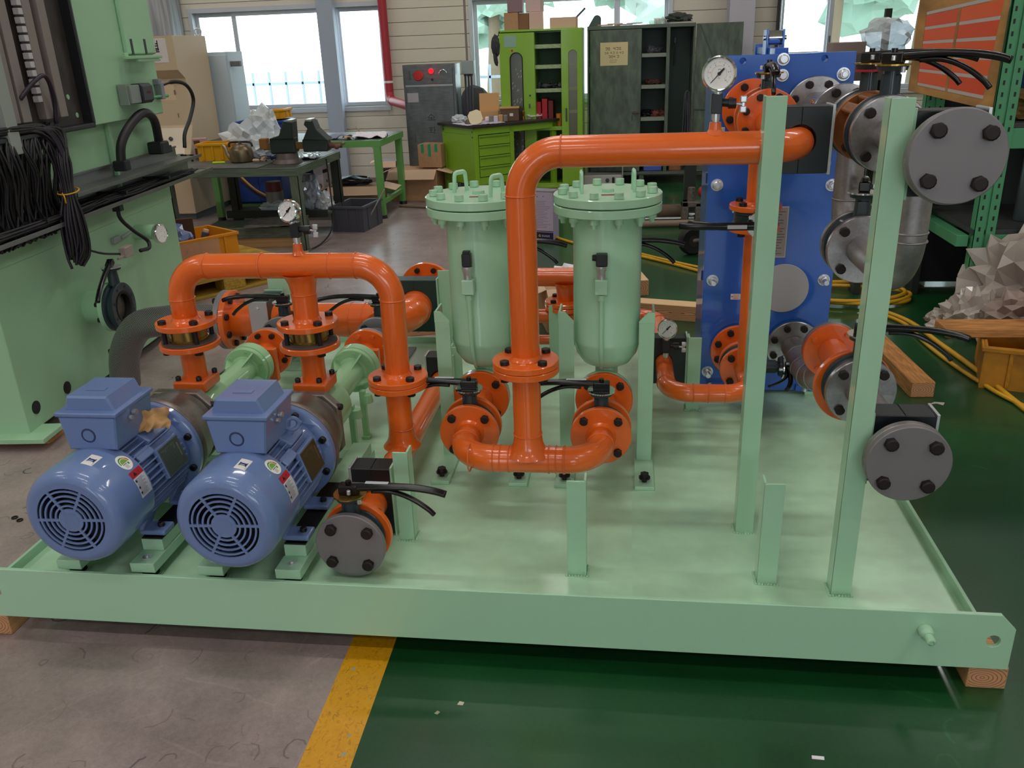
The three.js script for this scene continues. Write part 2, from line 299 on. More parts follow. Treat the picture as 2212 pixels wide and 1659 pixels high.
// gauge on a needle valve
TX.dial = canvasTex(512, 512, (g) => {
  g.fillStyle = '#eceae7'; g.fillRect(0, 0, 512, 512); g.translate(256, 256); g.strokeStyle = '#1c1c1c'; g.fillStyle = '#1c1c1c';
  for (let i = 0; i <= 50; i++) { const a = (0.75 + (1.5 * i) / 50) * PI; g.lineWidth = i % 5 ? 2 : 5; g.beginPath(); g.moveTo(Math.cos(a) * 205, Math.sin(a) * 205); g.lineTo(Math.cos(a) * (i % 5 ? 192 : 180), Math.sin(a) * (i % 5 ? 192 : 180)); g.stroke(); }
  g.strokeStyle = '#a0403a'; for (let i = 0; i <= 36; i++) { const a = (0.75 + (1.5 * i) / 36) * PI; g.lineWidth = 2; g.beginPath(); g.moveTo(Math.cos(a) * 132, Math.sin(a) * 132); g.lineTo(Math.cos(a) * 122, Math.sin(a) * 122); g.stroke(); }
  g.lineWidth = 2; g.beginPath(); g.arc(0, 0, 132, 0.75 * PI, 2.25 * PI); g.stroke();
  g.font = 'bold 30px sans-serif'; g.textAlign = 'center'; g.textBaseline = 'middle';
  for (let i = 0; i <= 5; i++) { const a = (0.75 + 1.5 * (i / 5)) * PI; g.fillText(String(i * 2), Math.cos(a) * 157, Math.sin(a) * 157); }
  g.font = '24px sans-serif'; g.fillText('bar', 0, 70); g.font = 'italic bold 26px serif'; g.fillText('MPa', 0, -70);
});
M.dial = new THREE.MeshStandardMaterial({ map: TX.dial, roughness: 0.4 });
function discFace(r) { return cached('disc' + r, () => { const g = new THREE.CircleGeometry(r, 40); return g; }); }
function gauge(label, foot, dialPos, r, face, o = {}) {
  const g = thing('pressure_gauge', label, 'gauge', [foot.x, foot.y, foot.z], 0);
  const c = dialPos.clone().sub(foot), q = Q(face), d = 0.032 * (r / 0.034);
  const put = (n, geo, m, p = c) => { const o = P(g, n, geo, m); o.position.copy(p); o.quaternion.copy(q); return o; };
  put('gauge_case', latheZ([[0, -d * 0.7], [r * 0.9, -d * 0.7], [r * 0.95, -d * 0.6], [r * 0.95, d * 0.05], [r * 1.04, d * 0.08], [r * 1.04, d * 0.3], [r * 0.97, d * 0.36], [r * 0.9, d * 0.3], [r * 0.9, d * 0.16], [0, d * 0.16]], 44), M.chrome);
  const df = put('dial', discFace(r * 0.9), M.dial, c.clone().add(face.clone().multiplyScalar(d * 0.19)));
  const nd = P(df, 'needle', [mv(prism([[-0.0011, -0.01], [0.0011, -0.01], [0.0006, r * 0.72], [-0.0006, r * 0.72]], 0.0012), 0, 0, 0.001, 0, 0, PI * 0.76), mv(prism([[-0.0028, 0], [0.0028, 0], [0.0018, 0.016], [-0.0018, 0.016]], 0.0012), 0, 0, 0.001, 0, 0, PI * 1.76), mv(new THREE.CylinderGeometry(0.004, 0.004, 0.003, 14), 0, 0, 0.002, PI / 2)], M.black);
  const bh = o.block || 0.05, top = c.y - r * 1.0;
  P(g, 'stem', [rod(V(0, 0, 0), V(0, 0.022, 0), 0.0085), mv(new THREE.CylinderGeometry(0.011, 0.011, 0.014, 6), 0, 0.012, 0), rod(V(0, bh + 0.018, 0), V(c.x, top, c.z), 0.0075), mv(new THREE.CylinderGeometry(0.0105, 0.0105, 0.014, 6), c.x * 0.6, bh + 0.026, c.z * 0.6)], M.zinc);
  P(g, 'needle_valve', [bx(0.026, bh, 0.028, 0, bh / 2 + 0.02, 0, 0.002), rod(V(0.01, bh * 0.55 + 0.02, 0), V(0.045, bh * 0.55 + 0.016, 0.004), 0.0095), mv(new THREE.CylinderGeometry(0.013, 0.013, 0.018, 6), 0.036, bh * 0.55 + 0.017, 0.003, 0, 0, PI / 2)], M.black);
  P(g, 'tee_handle', [rod(V(0.045, bh * 0.55 + 0.016, 0.004), V(0.062, bh * 0.55 + 0.014, 0.005), 0.003), bx(0.016, 0.016, 0.008, 0.062, bh * 0.55 + 0.026, 0.006, 0.003), bx(0.016, 0.016, 0.008, 0.062, bh * 0.55 + 0.003, 0.006, 0.003), bx(0.008, 0.034, 0.006, 0.062, bh * 0.55 + 0.014, 0.005, 0.002)], M.zinc);
  return g;
}
// block clamp: two plastic halves round a pipe along `along`, stacked along `stack`, steel plate at the far end
function clamp(label, c, along, stack, rPipe, o = {}) {
  const { half = 0.055, h = 0.085, w = 0.07, mat = M.poly, group = 'black block pipe clamps' } = o;
  const g = thing('pipe_clamp', label, 'clamp', [c.x, c.y, c.z], 0, group);
  const up = along.clone().cross(stack), q = new THREE.Quaternion().setFromRotationMatrix(new THREE.Matrix4().makeBasis(stack.clone(), up, stack.clone().cross(up)));
  const halfGeo = (s) => { const sh = new THREE.Shape(); sh.moveTo(s * 0.001, rPipe); sh.lineTo(s * 0.001, h); sh.lineTo(s * (half - 0.006), h); sh.quadraticCurveTo(s * half, h, s * half, h - 0.006); sh.lineTo(s * half, -h + 0.006); sh.quadraticCurveTo(s * half, -h, s * (half - 0.006), -h); sh.lineTo(s * 0.001, -h); sh.lineTo(s * 0.001, -rPipe); sh.absarc(0, 0, rPipe, -PI / 2, s > 0 ? PI / 2 : -1.5 * PI, s < 0); return mv(prism(sh, w - 0.004, 0.002), 0, 0, -w / 2 + 0.002); };
  for (const s of [-1, 1]) P(g, 'clamp_half', halfGeo(s), mat).quaternion.copy(q);
  P(g, 'cover_plate', bx(0.007, h * 2 + 0.01, w, half + 0.0045, 0, 0, 0.001), M.zinc).quaternion.copy(q);
  for (const s of [-1, 1]) { const b = P(g, 'bolt', mv(hexHead(0.0085, 0.008).clone(), half + 0.008, s * h * 0.78, 0, 0, PI / 2), M.zinc); b.quaternion.copy(q); }
  P(g, 'weld_plate', bx(0.006, h * 2 + 0.016, w + 0.006, -half - 0.003, 0, 0, 0.001), M.green).quaternion.copy(q);
  return g;
}

// ================= THE SKID =================
const PLATE = 0.187;
{
  const g = thing('skid_base', 'low pale green steel skid tray with a raised rim and welded posts', 'skid', [0, 0, 0]);
  const s = new THREE.Shape([[-0.085, 0.065], [2.543, 0.065], [2.543, 0.177], [2.508, 0.215], [-0.05, 0.215], [-0.085, 0.177]].map((p) => new THREE.Vector2(...p)));
  for (const x of [-0.045, 2.5]) { const h = new THREE.Path(); h.absarc(x, 0.143, 0.0175, 0, 2 * PI); s.holes.push(h); }
  P(g, 'front_beam', mv(prism(s, 0.008, 0.0015), 0, 0, -0.0085), M.green);
  P(g, 'back_beam', bl(0, 2.457, 0.065, 0.215, -1.965, -1.955), M.green);
  P(g, 'side_beam', bl(0, 0.01, 0.065, 0.215, -1.955, -0.009), M.green);
  P(g, 'side_beam', bl(2.447, 2.457, 0.065, 0.215, -1.955, -0.009), M.green);
  const pg = bl(0.01, 2.447, 0.177, PLATE, -1.955, -0.0085, 0);
  { const p = pg.attributes.position, u = pg.attributes.uv; for (let i = 0; i < p.count; i++) u.setXY(i, p.getX(i) * 0.6, p.getZ(i) * 0.6); }
  P(g, 'deck_plate', pg, M.plate);
  for (const x of [0.6, 1.23, 1.85]) P(g, 'cross_beam', bl(x - 0.03, x + 0.03, 0.068, 0.176, -1.95, -0.012, 0), M.green);
  P(g, 'drain_boss', [place(latheZ([[0, 0], [0.0165, 0], [0.0165, 0.02], [0.013, 0.024], [0.013, 0.03], [0, 0.03]], 20), V(2.345, 0.168, 0), Z)], M.green);
  P(g, 'drain_plug', place(latheZ([[0, 0.028], [0.0105, 0.028], [0.0105, 0.048], [0.006, 0.051], [0.006, 0.046], [0, 0.046]], 16), V(2.345, 0.168, 0), Z), M.green);
  const bead = (a, b) => { const L = []; const n = Math.ceil(a.distanceTo(b) / 0.008); for (let i = 0; i <= n; i++) { const p = a.clone().lerp(b, i / n); L.push(mv(new THREE.SphereGeometry(rnd(0.003, 0.005), 6, 5), p.x, p.y, p.z)); } return L; };
  // angle-iron posts: front leg from x0 to x1 at z, second leg going back on side sd
  const post = (x0, x1, z, top, sd, t = 0.006, d = 0.05) => {
    const L = [bl(x0, x1, PLATE, top, z - t, z, 0.0012), sd < 0 ? bl(x0, x0 + t, PLATE, top, z - d, z - 0.001, 0.0012) : bl(x1 - t, x1, PLATE, top, z - d, z - 0.001, 0.0012)];
    P(g, 'support_post', L, M.green);
    P(g, 'weld_seam', [...bead(V(x0 - 0.002, PLATE, z + 0.002), V(x1 + 0.002, PLATE, z + 0.002)), ...bead(V(sd < 0 ? x0 - 0.003 : x1 + 0.003, PLATE, z), V(sd < 0 ? x0 - 0.003 : x1 + 0.003, PLATE, z - d))], M.green);
  };
  post(1.952, 2.0, -0.365, 1.343, -1);
  post(2.15, 2.197, -0.09, 1.35, -1);
  post(1.978, 2.026, -0.125, 0.472, -1);
  post(1.5, 1.549, -0.127, 0.463, 1);
  post(1.02, 1.062, -0.262, 0.462, 1);
  post(1.868, 1.915, -1.22, 0.47, -1);
  post(0.835, 0.9, -1.78, 0.578, 1, 0.007, 0.07);
  post(0.1, 0.235, -1.69, 0.575, 1, 0.008, 0.08);
  post(1.315, 1.37, -1.756, 0.43, 1);
  post(0.985, 1.03, -1.235, 0.42, -1);
  // small seat plates under the heat exchanger feet
  for (const x of [1.99, 2.375]) P(g, 'foot_pad', bl(x - 0.05, x + 0.05, PLATE, PLATE + 0.014, -1.47, -1.385), M.green);
}

// timbers under the skid
const endGrain = (g, w, h, x, y, z) => P(g, 'end_grain', mv(new THREE.PlaneGeometry(w, h), x, y, z), M.woodEnd);
function timber(label, x0, x1, y0, y1, z0, z1, m = M.wood, turn = 0, group) {
  const g = thing('timber_block', label, 'timber', [(x0 + x1) / 2, y0, (z0 + z1) / 2], turn, group);
  const w = x1 - x0, h = y1 - y0, d = z1 - z0, geo = bx(w, h, d, 0, h / 2, 0, 0.004);
  P(g, 'timber', geo, m); endGrain(g, w - 0.008, h - 0.008, 0, h / 2, d / 2 + 0.0006); return g;
}
timber('pale sawn timber block under the right front corner of the skid', 2.462, 2.552, 0.0, 0.0645, -0.32, -0.006);
timber('pale sawn timber block under the left front corner of the skid', -0.12, -0.035, 0.0, 0.0645, -0.3, 0.0);
timber('reddish timber end poking out under the right rim behind the lower blind flange', 2.42, 2.53, 0.0, 0.0645, -0.62, -0.52, M.woodOrange);

// ---------- centre riser and manifold ----------
const ZR = -0.43, XA = 1.17, XB = 1.572, XR = 1.371, YU = 0.368, YT = 1.222, XT = 2.06;
{
  const g = thing('manifold_pipe', 'low orange U-shaped manifold pipe with an upright tee branch between two valves', 'pipe', [0, 0, 0]);
  const welds = [1.2, 1.29, 1.315, 1.43, 1.45, 1.475].map((x) => ring(V(x, YU, ZR), X, RP + 0.0004, 0.0022));
  P(g, 'pipe_run', [pipe([V(XA, YU, -0.59), V(XA, YU, ZR), V(XB, YU, ZR), V(XB, YU, -0.59)], RP, 0.1), ...welds], M.orange);
  const tee = []; // smooth saddle of the tee
  P(g, 'tee_branch', [place(latheZ([[0.062, 0.02], [0.05, 0.035], [0.043, 0.052], [RP + 0.0006, 0.075], [RP, 0.078], [RP, 0.27]], 36), V(XR, YU, ZR), Y), ring(V(XR, YU + 0.082, ZR), Y, RP + 0.0004, 0.0024), fillet(V(XR, 0.637, ZR), neg(Y), RP)], M.orange);
  flange(g, V(XR, 0.6465, ZR), neg(Y), {});
  for (const x of [XA, XB]) { flange(g, V(x, YU, -0.599), Z, {}); P(g, 'weld_seam', fillet(V(x, YU, -0.59), Z, RP), M.orange); }
}
{
  const g = thing('riser_pipe', 'tall orange riser pipe bending over at the top towards the blue heat exchanger', 'pipe', [0, 0, 0]);
  P(g, 'pipe_run', [pipe([V(XR, 0.67, ZR), V(XR, YT, ZR), V(XT, YT, ZR), V(XT, YT, -1.02)], RP, 0.105), fillet(V(XR, 0.675, ZR), Y, RP), ring(V(1.99, YT, ZR), X, RP + 0.0008, 0.004)], M.orange);
  flange(g, V(XR, 0.6655, ZR), Y, {});
  flange(g, V(XT, YT + 0.01, -1.03), Z, { n: 8, ph: PI / 8, hr: 0.0115 });
  P(g, 'gauge_boss', [mv(new THREE.CylinderGeometry(0.0135, 0.0165, 0.03, 20), 1.847, YT + 0.046, ZR), mv(new THREE.CylinderGeometry(0.016, 0.024, 0.012, 20), 1.847, YT + 0.038, ZR)], M.orange);
}
gauge('large steel pressure gauge on a black needle valve above the tall riser pipe', V(1.847, 1.283, ZR), V(1.85, 1.392, ZR + 0.012), 0.0385, V(-0.22, 0.12, 1).normalize(), { block: 0.046 });
valve('butterfly valve left of the riser with its black lever pointing left', V(XA, YU, -0.632), Z, Y, neg(X), { neck: 0.05 });
valve('butterfly valve right of the riser with its black lever pointing left', V(XB, YU, -0.632), Z, Y, neg(X), { neck: 0.05 });

// ---------- two bag filters ----------
const ZF = -0.855, FX = [1.19, 1.582];
for (const [k, fx] of FX.entries()) {
  const g = thing('filter_housing', k ? 'pale green filter housing standing right of the tall riser' : 'pale green filter housing half hidden behind the left of the riser', 'filter', [fx, PLATE, ZF], 0, 'pale green filter housings');
  const y = (v) => v - PLATE;
  P(g, 'vessel_body', [mv(latheZ([[0.001, y(0.5)], [0.045, y(0.505)], [0.075, y(0.52)], [0.096, y(0.55)], [0.1045, y(0.588)], [0.1065, y(0.594)], [0.1045, y(0.6)], [0.1045, y(1.0)]], 56), 0, 0, 0, -PI / 2), mv(latheZ([[0.036, y(0.28)], [0.036, y(0.5)], [0.044, y(0.507)]], 28), 0, 0, 0, -PI / 2)], M.green);
  P(g, 'body_flange', mv(latheZ([[0.1045, y(0.998)], [0.16, y(0.998)], [0.1625, y(1.0)], [0.1625, y(1.0215)], [0.16, y(1.024)], [0.1, y(1.024)]], 72), 0, 0, 0, -PI / 2), M.green);
  const lid = P(g, 'lid', mv(latheZ([[0.1, y(1.027)], [0.16, y(1.027)], [0.1625, y(1.029)], [0.1625, y(1.051)], [0.16, y(1.0535)], [0.001, y(1.0535)]], 72), 0, 0, 0, -PI / 2), M.green);
  for (let i = 0; i < 12; i++) {
    const a = (i + 0.5) * (PI / 6), b = P(g, 'lid_bolt', cached('lidbolt', () => mg([mv(new THREE.CylinderGeometry(0.0145, 0.015, 0.017, 6), 0, 1.063 - PLATE, 0), mv(new THREE.CylinderGeometry(0.0145, 0.0145, 0.016, 6), 0, 0.989 - PLATE, 0), mv(new THREE.CylinderGeometry(0.009, 0.007, 0.016, 10), 0, 0.976 - PLATE, 0)])), M.green);
    b.position.set(Math.cos(a) * 0.137, 0, Math.sin(a) * 0.137); b.rotation.y = a * 2.3; 
  }
  for (const s of [-1, 1]) {
    const tilt = k ? 0 : 0, hz = 0.028;
    P(lid, 'lifting_handle', [sweep(bends([V(s * 0.078, y(1.05), -hz), V(s * 0.078, y(1.112), -hz + 0.006), V(s * 0.078, y(1.112), hz - 0.006), V(s * 0.078, y(1.05), hz)], 0.012).out, [0.005, 0.0075], 12)], M.green).rotation.y = k ? 0.1 : -0.62;
  }
  P(lid, 'centre_plug', mv(new THREE.CylinderGeometry(0.018, 0.02, 0.01, 20), 0, y(1.058), 0), M.green);
  P(lid, 'red_label', bx(0.042, 0.001, 0.014, 0.004, y(1.0545), 0.062, 0.0003), S('#8a3a38', 0.5));
  for (const s of [-1, 1]) {
    const x = s * 0.124, L = [bl(x - 0.024, x + 0.024, 0, y(0.665), 0.07, 0.077), bl(s > 0 ? x + 0.017 : x - 0.024, s > 0 ? x + 0.024 : x - 0.017, 0, y(0.7), -0.02, 0.076)];
    L.push(mv(prism([[-0.024 * s, y(0.665)], [0.024 * s, y(0.665)], [0.024 * s, y(0.7)], [0.004 * s, y(0.7)], [-0.024 * s, y(0.67)]].map((p) => [p[0], p[1]]), 0.007), x, 0, 0.07));
    P(g, 'leg', L, M.green);
    P(g, 'foot_plate', bl(x - 0.03, x + 0.03, 0.0, 0.012, -0.03, 0.262), M.green);
    P(g, 'foot_bolt', [mv(new THREE.CylinderGeometry(0.014, 0.0145, 0.013, 6), x, 0.034, 0.225), mv(new THREE.CylinderGeometry(0.018, 0.018, 0.004, 18), x, 0.026, 0.225), mv(new THREE.CylinderGeometry(0.008, 0.008, 0.03, 10), x, 0.018, 0.225)], M.blackBolt);
  }
  // inlet elbow with its green flange, facing the viewer
  P(g, 'inlet_elbow', pipe([V(0, y(0.5), 0), V(0, y(0.43), 0), V(0, y(0.415), 0.06)], 0.036, 0.05), M.green);
  const ix = k ? -0.006 : -0.012;
  flange(g, V(ix, y(0.405), 0.045), Z, { mat: M.green, heads: false, name: 'inlet_flange', r: 0.092 });
  // differential switch on a small block with its copper line
  const sx = k ? -0.014 : -0.024;
  P(g, 'sensor_block', bx(0.038, 0.046, 0.03, sx, y(0.795), 0.128, 0.003), M.green);
  P(g, 'sensor_tube', sweep(curve([V(sx, y(0.77), 0.13), V(sx, y(0.7), 0.125), V(sx, y(0.6), 0.118), V(sx, y(0.56), 0.105), V(sx, y(0.51), 0.06)], 20), 0.0065, 10), M.green);
  P(g, 'tube_nut', [mv(new THREE.CylinderGeometry(0.011, 0.011, 0.016, 6), sx, y(0.762), 0.13), bx(0.02, 0.03, 0.04, sx, y(0.81), 0.11, 0.003)], M.green);
  P(g, 'switch_body', mv(latheZ([[0, 0], [0.0125, 0], [0.0125, 0.02], [0.0165, 0.03], [0.0165, 0.04], [0, 0.04]], 20), sx, y(0.818), 0.128, -PI / 2), M.zinc);
  P(g, 'switch_plug', k ? [bx(0.034, 0.036, 0.03, sx + 0.001, y(0.876), 0.126, 0.003), mv(new THREE.CylinderGeometry(0.009, 0.011, 0.012, 6), sx - 0.021, y(0.882), 0.126, 0, 0, PI / 2)] : [bx(0.028, 0.038, 0.026, sx, y(0.878), 0.126, 0.003), bx(0.022, 0.012, 0.02, sx, y(0.899), 0.126, 0.002)], M.black);
}
// inlet spools between manifold valves and filters
for (const [k, x] of [XA, XB].entries()) {
  const g = thing('inlet_spool', k ? 'short orange flanged spool behind the right manifold valve' : 'short orange flanged spool behind the left manifold valve', 'pipe', [0, 0, 0], 0, 'orange filter inlet spools');
  const fx = FX[k] + (k ? -0.006 : -0.012);
  P(g, 'pipe_run', sweep([V(x, YU, -0.66), V(x, YU, -0.69), V(fx, 0.405, -0.77), V(fx, 0.405, -0.79)], RP, 28), M.orange);
  flange(g, V(x, YU, -0.664), neg(Z), { heads: false });
  flange(g, V(fx, 0.405, -0.791), Z, {});
}

// ---------- pump sets ----------
TX.warn = canvasTex(256, 512, (g, w, h) => {
  g.fillStyle = '#c9cdd6'; g.fillRect(0, 0, w, h); g.fillStyle = '#b81b2c'; g.fillRect(0, 0, w, 130); g.fillStyle = '#1a1a1a'; g.beginPath(); g.moveTo(50, 100); g.lineTo(90, 30); g.lineTo(130, 100); g.fill();
  g.font = 'bold 54px sans-serif'; g.fillStyle = '#2b0b10'; g.fillText('!!', 160, 88); g.fillStyle = '#3a3f4a';
  for (let y = 158; y < 480; y += 17) g.fillRect(20 + rnd(0, 6), y, rnd(120, 205), 6);
  g.fillStyle = '#1d2026'; for (const y of [170, 300, 400]) g.fillRect(16, y, 34, 40);
});
TX.eff = canvasTex(256, 256, (g) => {
  g.fillStyle = '#f4f4ee'; g.fillRect(0, 0, 256, 256); g.lineWidth = 20; g.strokeStyle = '#3f8d3c'; g.beginPath(); g.arc(128, 140, 92, PI, 1.55 * PI); g.stroke(); g.strokeStyle = '#d99a2a'; g.beginPath(); g.arc(128, 140, 92, 1.55 * PI, 1.8 * PI); g.stroke(); g.strokeStyle = '#c2402a'; g.beginPath(); g.arc(128, 140, 92, 1.8 * PI, 2 * PI); g.stroke();
  g.fillStyle = '#7fae4a'; g.beginPath(); g.arc(128, 140, 72, PI, 2 * PI); g.fill(); g.fillStyle = '#222'; g.fillRect(60, 150, 90, 9); g.fillStyle = '#4f9440'; g.fillRect(160, 150, 34, 34); g.fillStyle = '#777'; for (let y = 170; y < 220; y += 12) g.fillRect(74, y, 70, 4);
});
TX.qc = canvasTex(256, 160, (g) => { g.fillStyle = '#eeeae4'; g.fillRect(0, 0, 256, 160); g.fillStyle = '#1f2f6e'; g.fillRect(98, 26, 60, 108); g.fillRect(84, 26, 88, 14); g.fillRect(84, 120, 88, 14); g.fillStyle = '#c9cfe6'; g.fillRect(112, 44, 16, 60); g.fillStyle = '#888'; g.fillRect(18, 140, 70, 5); });
TX.nameplate = canvasTex(256, 256, (g) => { g.fillStyle = '#55605a'; g.fillRect(0, 0, 256, 256); g.strokeStyle = '#8e9a8c'; g.strokeRect(10, 10, 236, 236); g.fillStyle = '#aeb6a6'; g.font = 'bold 22px sans-serif'; g.fillText('INDUCTION', 50, 44); g.font = '15px sans-serif'; for (let y = 66; y < 240; y += 22) { g.fillRect(20, y, 216, 1); g.fillText(['MOTOR', 'kW', 'V', 'A', 'Hz', 'r/min', 'No.', 'IP'][(y / 22 - 3) | 0] || '', 26, y + 17); } });
const stick = (tex, r = 0.5) => new THREE.MeshStandardMaterial({ map: tex, roughness: r });
M.warn = stick(TX.warn); M.eff = stick(TX.eff); M.qc = stick(TX.qc); M.nameplate = new THREE.MeshStandardMaterial({ map: TX.nameplate, roughness: 0.4, metalness: 0.5 }); M.nameplateBrass = new THREE.MeshStandardMaterial({ map: TX.nameplate, color: hx('#e0c49a'), roughness: 0.4, metalness: 0.5 });
// sticker bent round a cylinder along Z: angle a0..a1 (from +X, towards +Y), z0..z1
function wrapPatch(r, a0, a1, z0, z1, round = false) {
  if (round) { const g = new THREE.CircleGeometry(1, 32), p = g.attributes.position; for (let i = 0; i < p.count; i++) { const a = (a0 + a1) / 2 - (p.getX(i) * (a1 - a0)) / 2 * -1, z = (z0 + z1) / 2 + p.getY(i) * (z1 - z0) / 2; const aa = (a0 + a1) / 2 + p.getY(i) * (a1 - a0) / 2, zz = (z0 + z1) / 2 - p.getX(i) * (z1 - z0) / 2; p.setXYZ(i, Math.cos(aa) * r, Math.sin(aa) * r, zz); } g.computeVertexNormals(); return g; }
  const g = new THREE.PlaneGeometry(1, 1, 1, 8), p = g.attributes.position;
  for (let i = 0; i < p.count; i++) { const aa = a0 + (p.getY(i) + 0.5) * (a1 - a0), zz = z1 + (p.getX(i) + 0.5) * (z0 - z1); p.setXYZ(i, Math.cos(aa) * r, Math.sin(aa) * r, zz); }
  g.computeVertexNormals(); return g;
}
const YM = 0.415;
function motor(x, second) {
  const g = thing('electric_motor', second ? 'blue electric motor with slotted fan cover beside the grey blind flange' : 'blue electric motor at the left end with brown paper taped on its side', 'motor', [x, YM, 0], 0, 'blue electric motors of the pump sets');
  const R = 0.131;
  P(g, 'fan_cover', latheZ([[0.1, 0.058], [0.103, 0.062], [0.112, 0.061], [0.125, 0.05], [R, 0.034], [R, -0.1], [R - 0.004, -0.102], [R - 0.004, -0.08]], 72), M.blue);
  const gr = [], rad = [0.089, 0.079, 0.069, 0.059, 0.049, 0.039, 0.029];
  const annulus = (a, b) => { const s = new THREE.Shape(); s.absarc(0, 0, b, 0, 2 * PI); const h = new THREE.Path(); h.absarc(0, 0, a, 0, 2 * PI); s.holes.push(h); return mv(prism(s, 0.004), 0, 0, 0.058); };
  gr.push(annulus(0.089, 0.106)); for (const r of [0.082, 0.0685, 0.055, 0.0415]) gr.push(annulus(r - 0.0034, r + 0.0012));
  gr.push(mv(new THREE.CylinderGeometry(0.021, 0.021, 0.005, 28), 0, 0, 0.06, PI / 2), annulus(0.021, 0.032));
  for (let i = 0; i < 6; i++) gr.push(mv(bx(0.098, 0.0072, 0.0045, 0.049, 0, 0.06, 0.0006), 0, 0, 0, 0, 0, (i * PI) / 3 + 0.03));
  P(g, 'fan_grille', gr, M.blue);
  P(g, 'cooling_fan', [mv(new THREE.CylinderGeometry(0.03, 0.034, 0.05, 20), 0, 0, 0.02, PI / 2), ...[0, 1, 2, 3, 4, 5, 6].map((i) => mv(mv(bx(0.075, 0.002, 0.035, 0.06, 0, 0.02, 0), 0, 0, 0, 0.5, 0, 0), 0, 0, 0, 0, 0, (i * 2 * PI) / 7)), mv(new THREE.CylinderGeometry(0.115, 0.115, 0.004, 40), 0, 0, -0.03, PI / 2)], S('#1c2030', 0.6));
  P(g, 'stator_housing', latheZ([[0, -0.098], [0.106, -0.098], [0.106, -0.3], [0.118, -0.31], [0.118, -0.325], [0, -0.325]], 56), M.blue);
  // cooling fins, each its own piece
  for (let i = 0; i < 44; i++) {
    const a = -PI / 2 + ((i + 0.5) / 44) * 2 * PI; const deg = ((a * 180) / PI + 360) % 360;
    if (deg > 62 && deg < 118) continue;
    const horizontal = Math.abs(Math.cos(a)) > 0.35;
    P(g, 'cooling_fin', cached('fin', () => bx(0.026, 0.0042, 0.2, 0.115, 0, -0.2, 0.001)), M.blue, undefined, [0, 0, a]);
  }
  P(g, 'mounting_flange', latheZ([[0.1, -0.325], [0.142, -0.329], [0.147, -0.333], [0.147, -0.35], [0, -0.35]], 72), M.blue);
  for (const d of [22, 45 + 22, 158, -22]) { const a = (d * PI) / 180, b = P(g, 'flange_bolt', sockHead(0.0105, 0.013), M.black); b.position.set(Math.cos(a) * 0.131, Math.sin(a) * 0.131, -0.331); }
  for (const d of [12, 42, 75, 105, 138, 168]) P(g, 'web', mv(prism([[0.1, 0], [0.14, 0], [0.1, 0.055]], 0.005), 0, 0, -0.33, -0, 0, 0), M.blue).rotation.set(0, 0, (d * PI) / 180);
  // terminal box
  const tb = P(g, 'terminal_box', (() => { const s = []; s.push(mv(prism([[-0.062, 0], [0.062, 0], [0.075, 0.085], [-0.075, 0.085]], 0.17, 0.004), 0, 0.128, -0.255)); s.push(bx(0.1, 0.04, 0.12, 0, 0.118, -0.17, 0.01)); return s; })(), M.blue);
  P(tb, 'box_lid', [bx(0.17, 0.012, 0.186, 0, 0.222, -0.17, 0.004), mv(prism([[-0.066, 0], [0.066, 0], [0.052, 0.034], [-0.052, 0.034]], 0.13, 0.005), 0, 0.226, -0.235), bx(0.05, 0.0015, 0.02, 0, 0.266, -0.15, 0.0004)], M.blue);
  P(tb, 'conduit_hole', [place(latheZ([[0, -0.012], [0.0155, -0.012], [0.0155, 0.0006], [0.0185, 0.0006], [0.02, -0.001]], 24), V(-0.004, 0.165, -0.08), Z)], S('#2d3a5e', 0.6));
  P(tb, 'lid_screw', [place(latheZ([[0, 0], [0.007, 0], [0.007, 0.012], [0, 0.012]], 12), V(0.079, 0.2, -0.16), X), place(latheZ([[0, 0], [0.006, 0], [0.006, 0.008], [0, 0.008]], 12), V(0.079, 0.19, -0.145), X)], M.zinc);
  // lifting eye with its pad
  P(g, 'lifting_eye', [mv(new THREE.TorusGeometry(0.0165, 0.0062, 10, 28), 0.079, 0.139, -0.235, 0, 0.5, -0.45), mv(new THREE.CylinderGeometry(0.011, 0.014, 0.018, 16), 0.067, 0.115, -0.235, 0, 0, -0.5)], M.blue);
  P(g, 'eye_pad', [mv(bx(0.046, 0.03, 0.09, 0, 0, 0, 0.005), 0.064, 0.098, -0.235, 0, 0, -0.55), mv(bx(0.035, 0.02, 0.045, 0, 0, 0, 0.004), 0.055, 0.108, -0.3, 0, 0, -0.5), mv(bx(0.03, 0.018, 0.07, 0, 0, 0, 0.004), 0.09, 0.078, -0.15, 0, 0, -0.7)], M.blue);
  // nameplate on its pad
  P(g, 'nameplate', mv(new RoundedBoxGeometry(0.082, 0.003, 0.1, 1, 0.001), 0.125, 0.037, -0.23, 0, 0, -1.28), second ? M.nameplateBrass : M.nameplate);
  P(g, 'nameplate_pad', mv(bx(0.09, 0.014, 0.108, 0, 0, 0, 0.002), 0.117, 0.036, -0.23, 0, 0, -1.28), M.blue);
  // stickers
  P(g, 'white_sticker', wrapPatch(R + 0.0006, 1.2, 1.42, -0.045, 0.005), M.qc).userData.label = 'white sticker with a blue mark';
  P(g, 'efficiency_label', wrapPatch(R + 0.0006, 0.66, 1.02, -0.09, -0.045, true), M.eff).userData.label = 'round white and green rating label';
  P(g, 'warning_label', wrapPatch(R + 0.0006, 0.05, 0.62, -0.095, -0.045), M.warn).userData.label = 'red and white warning label';
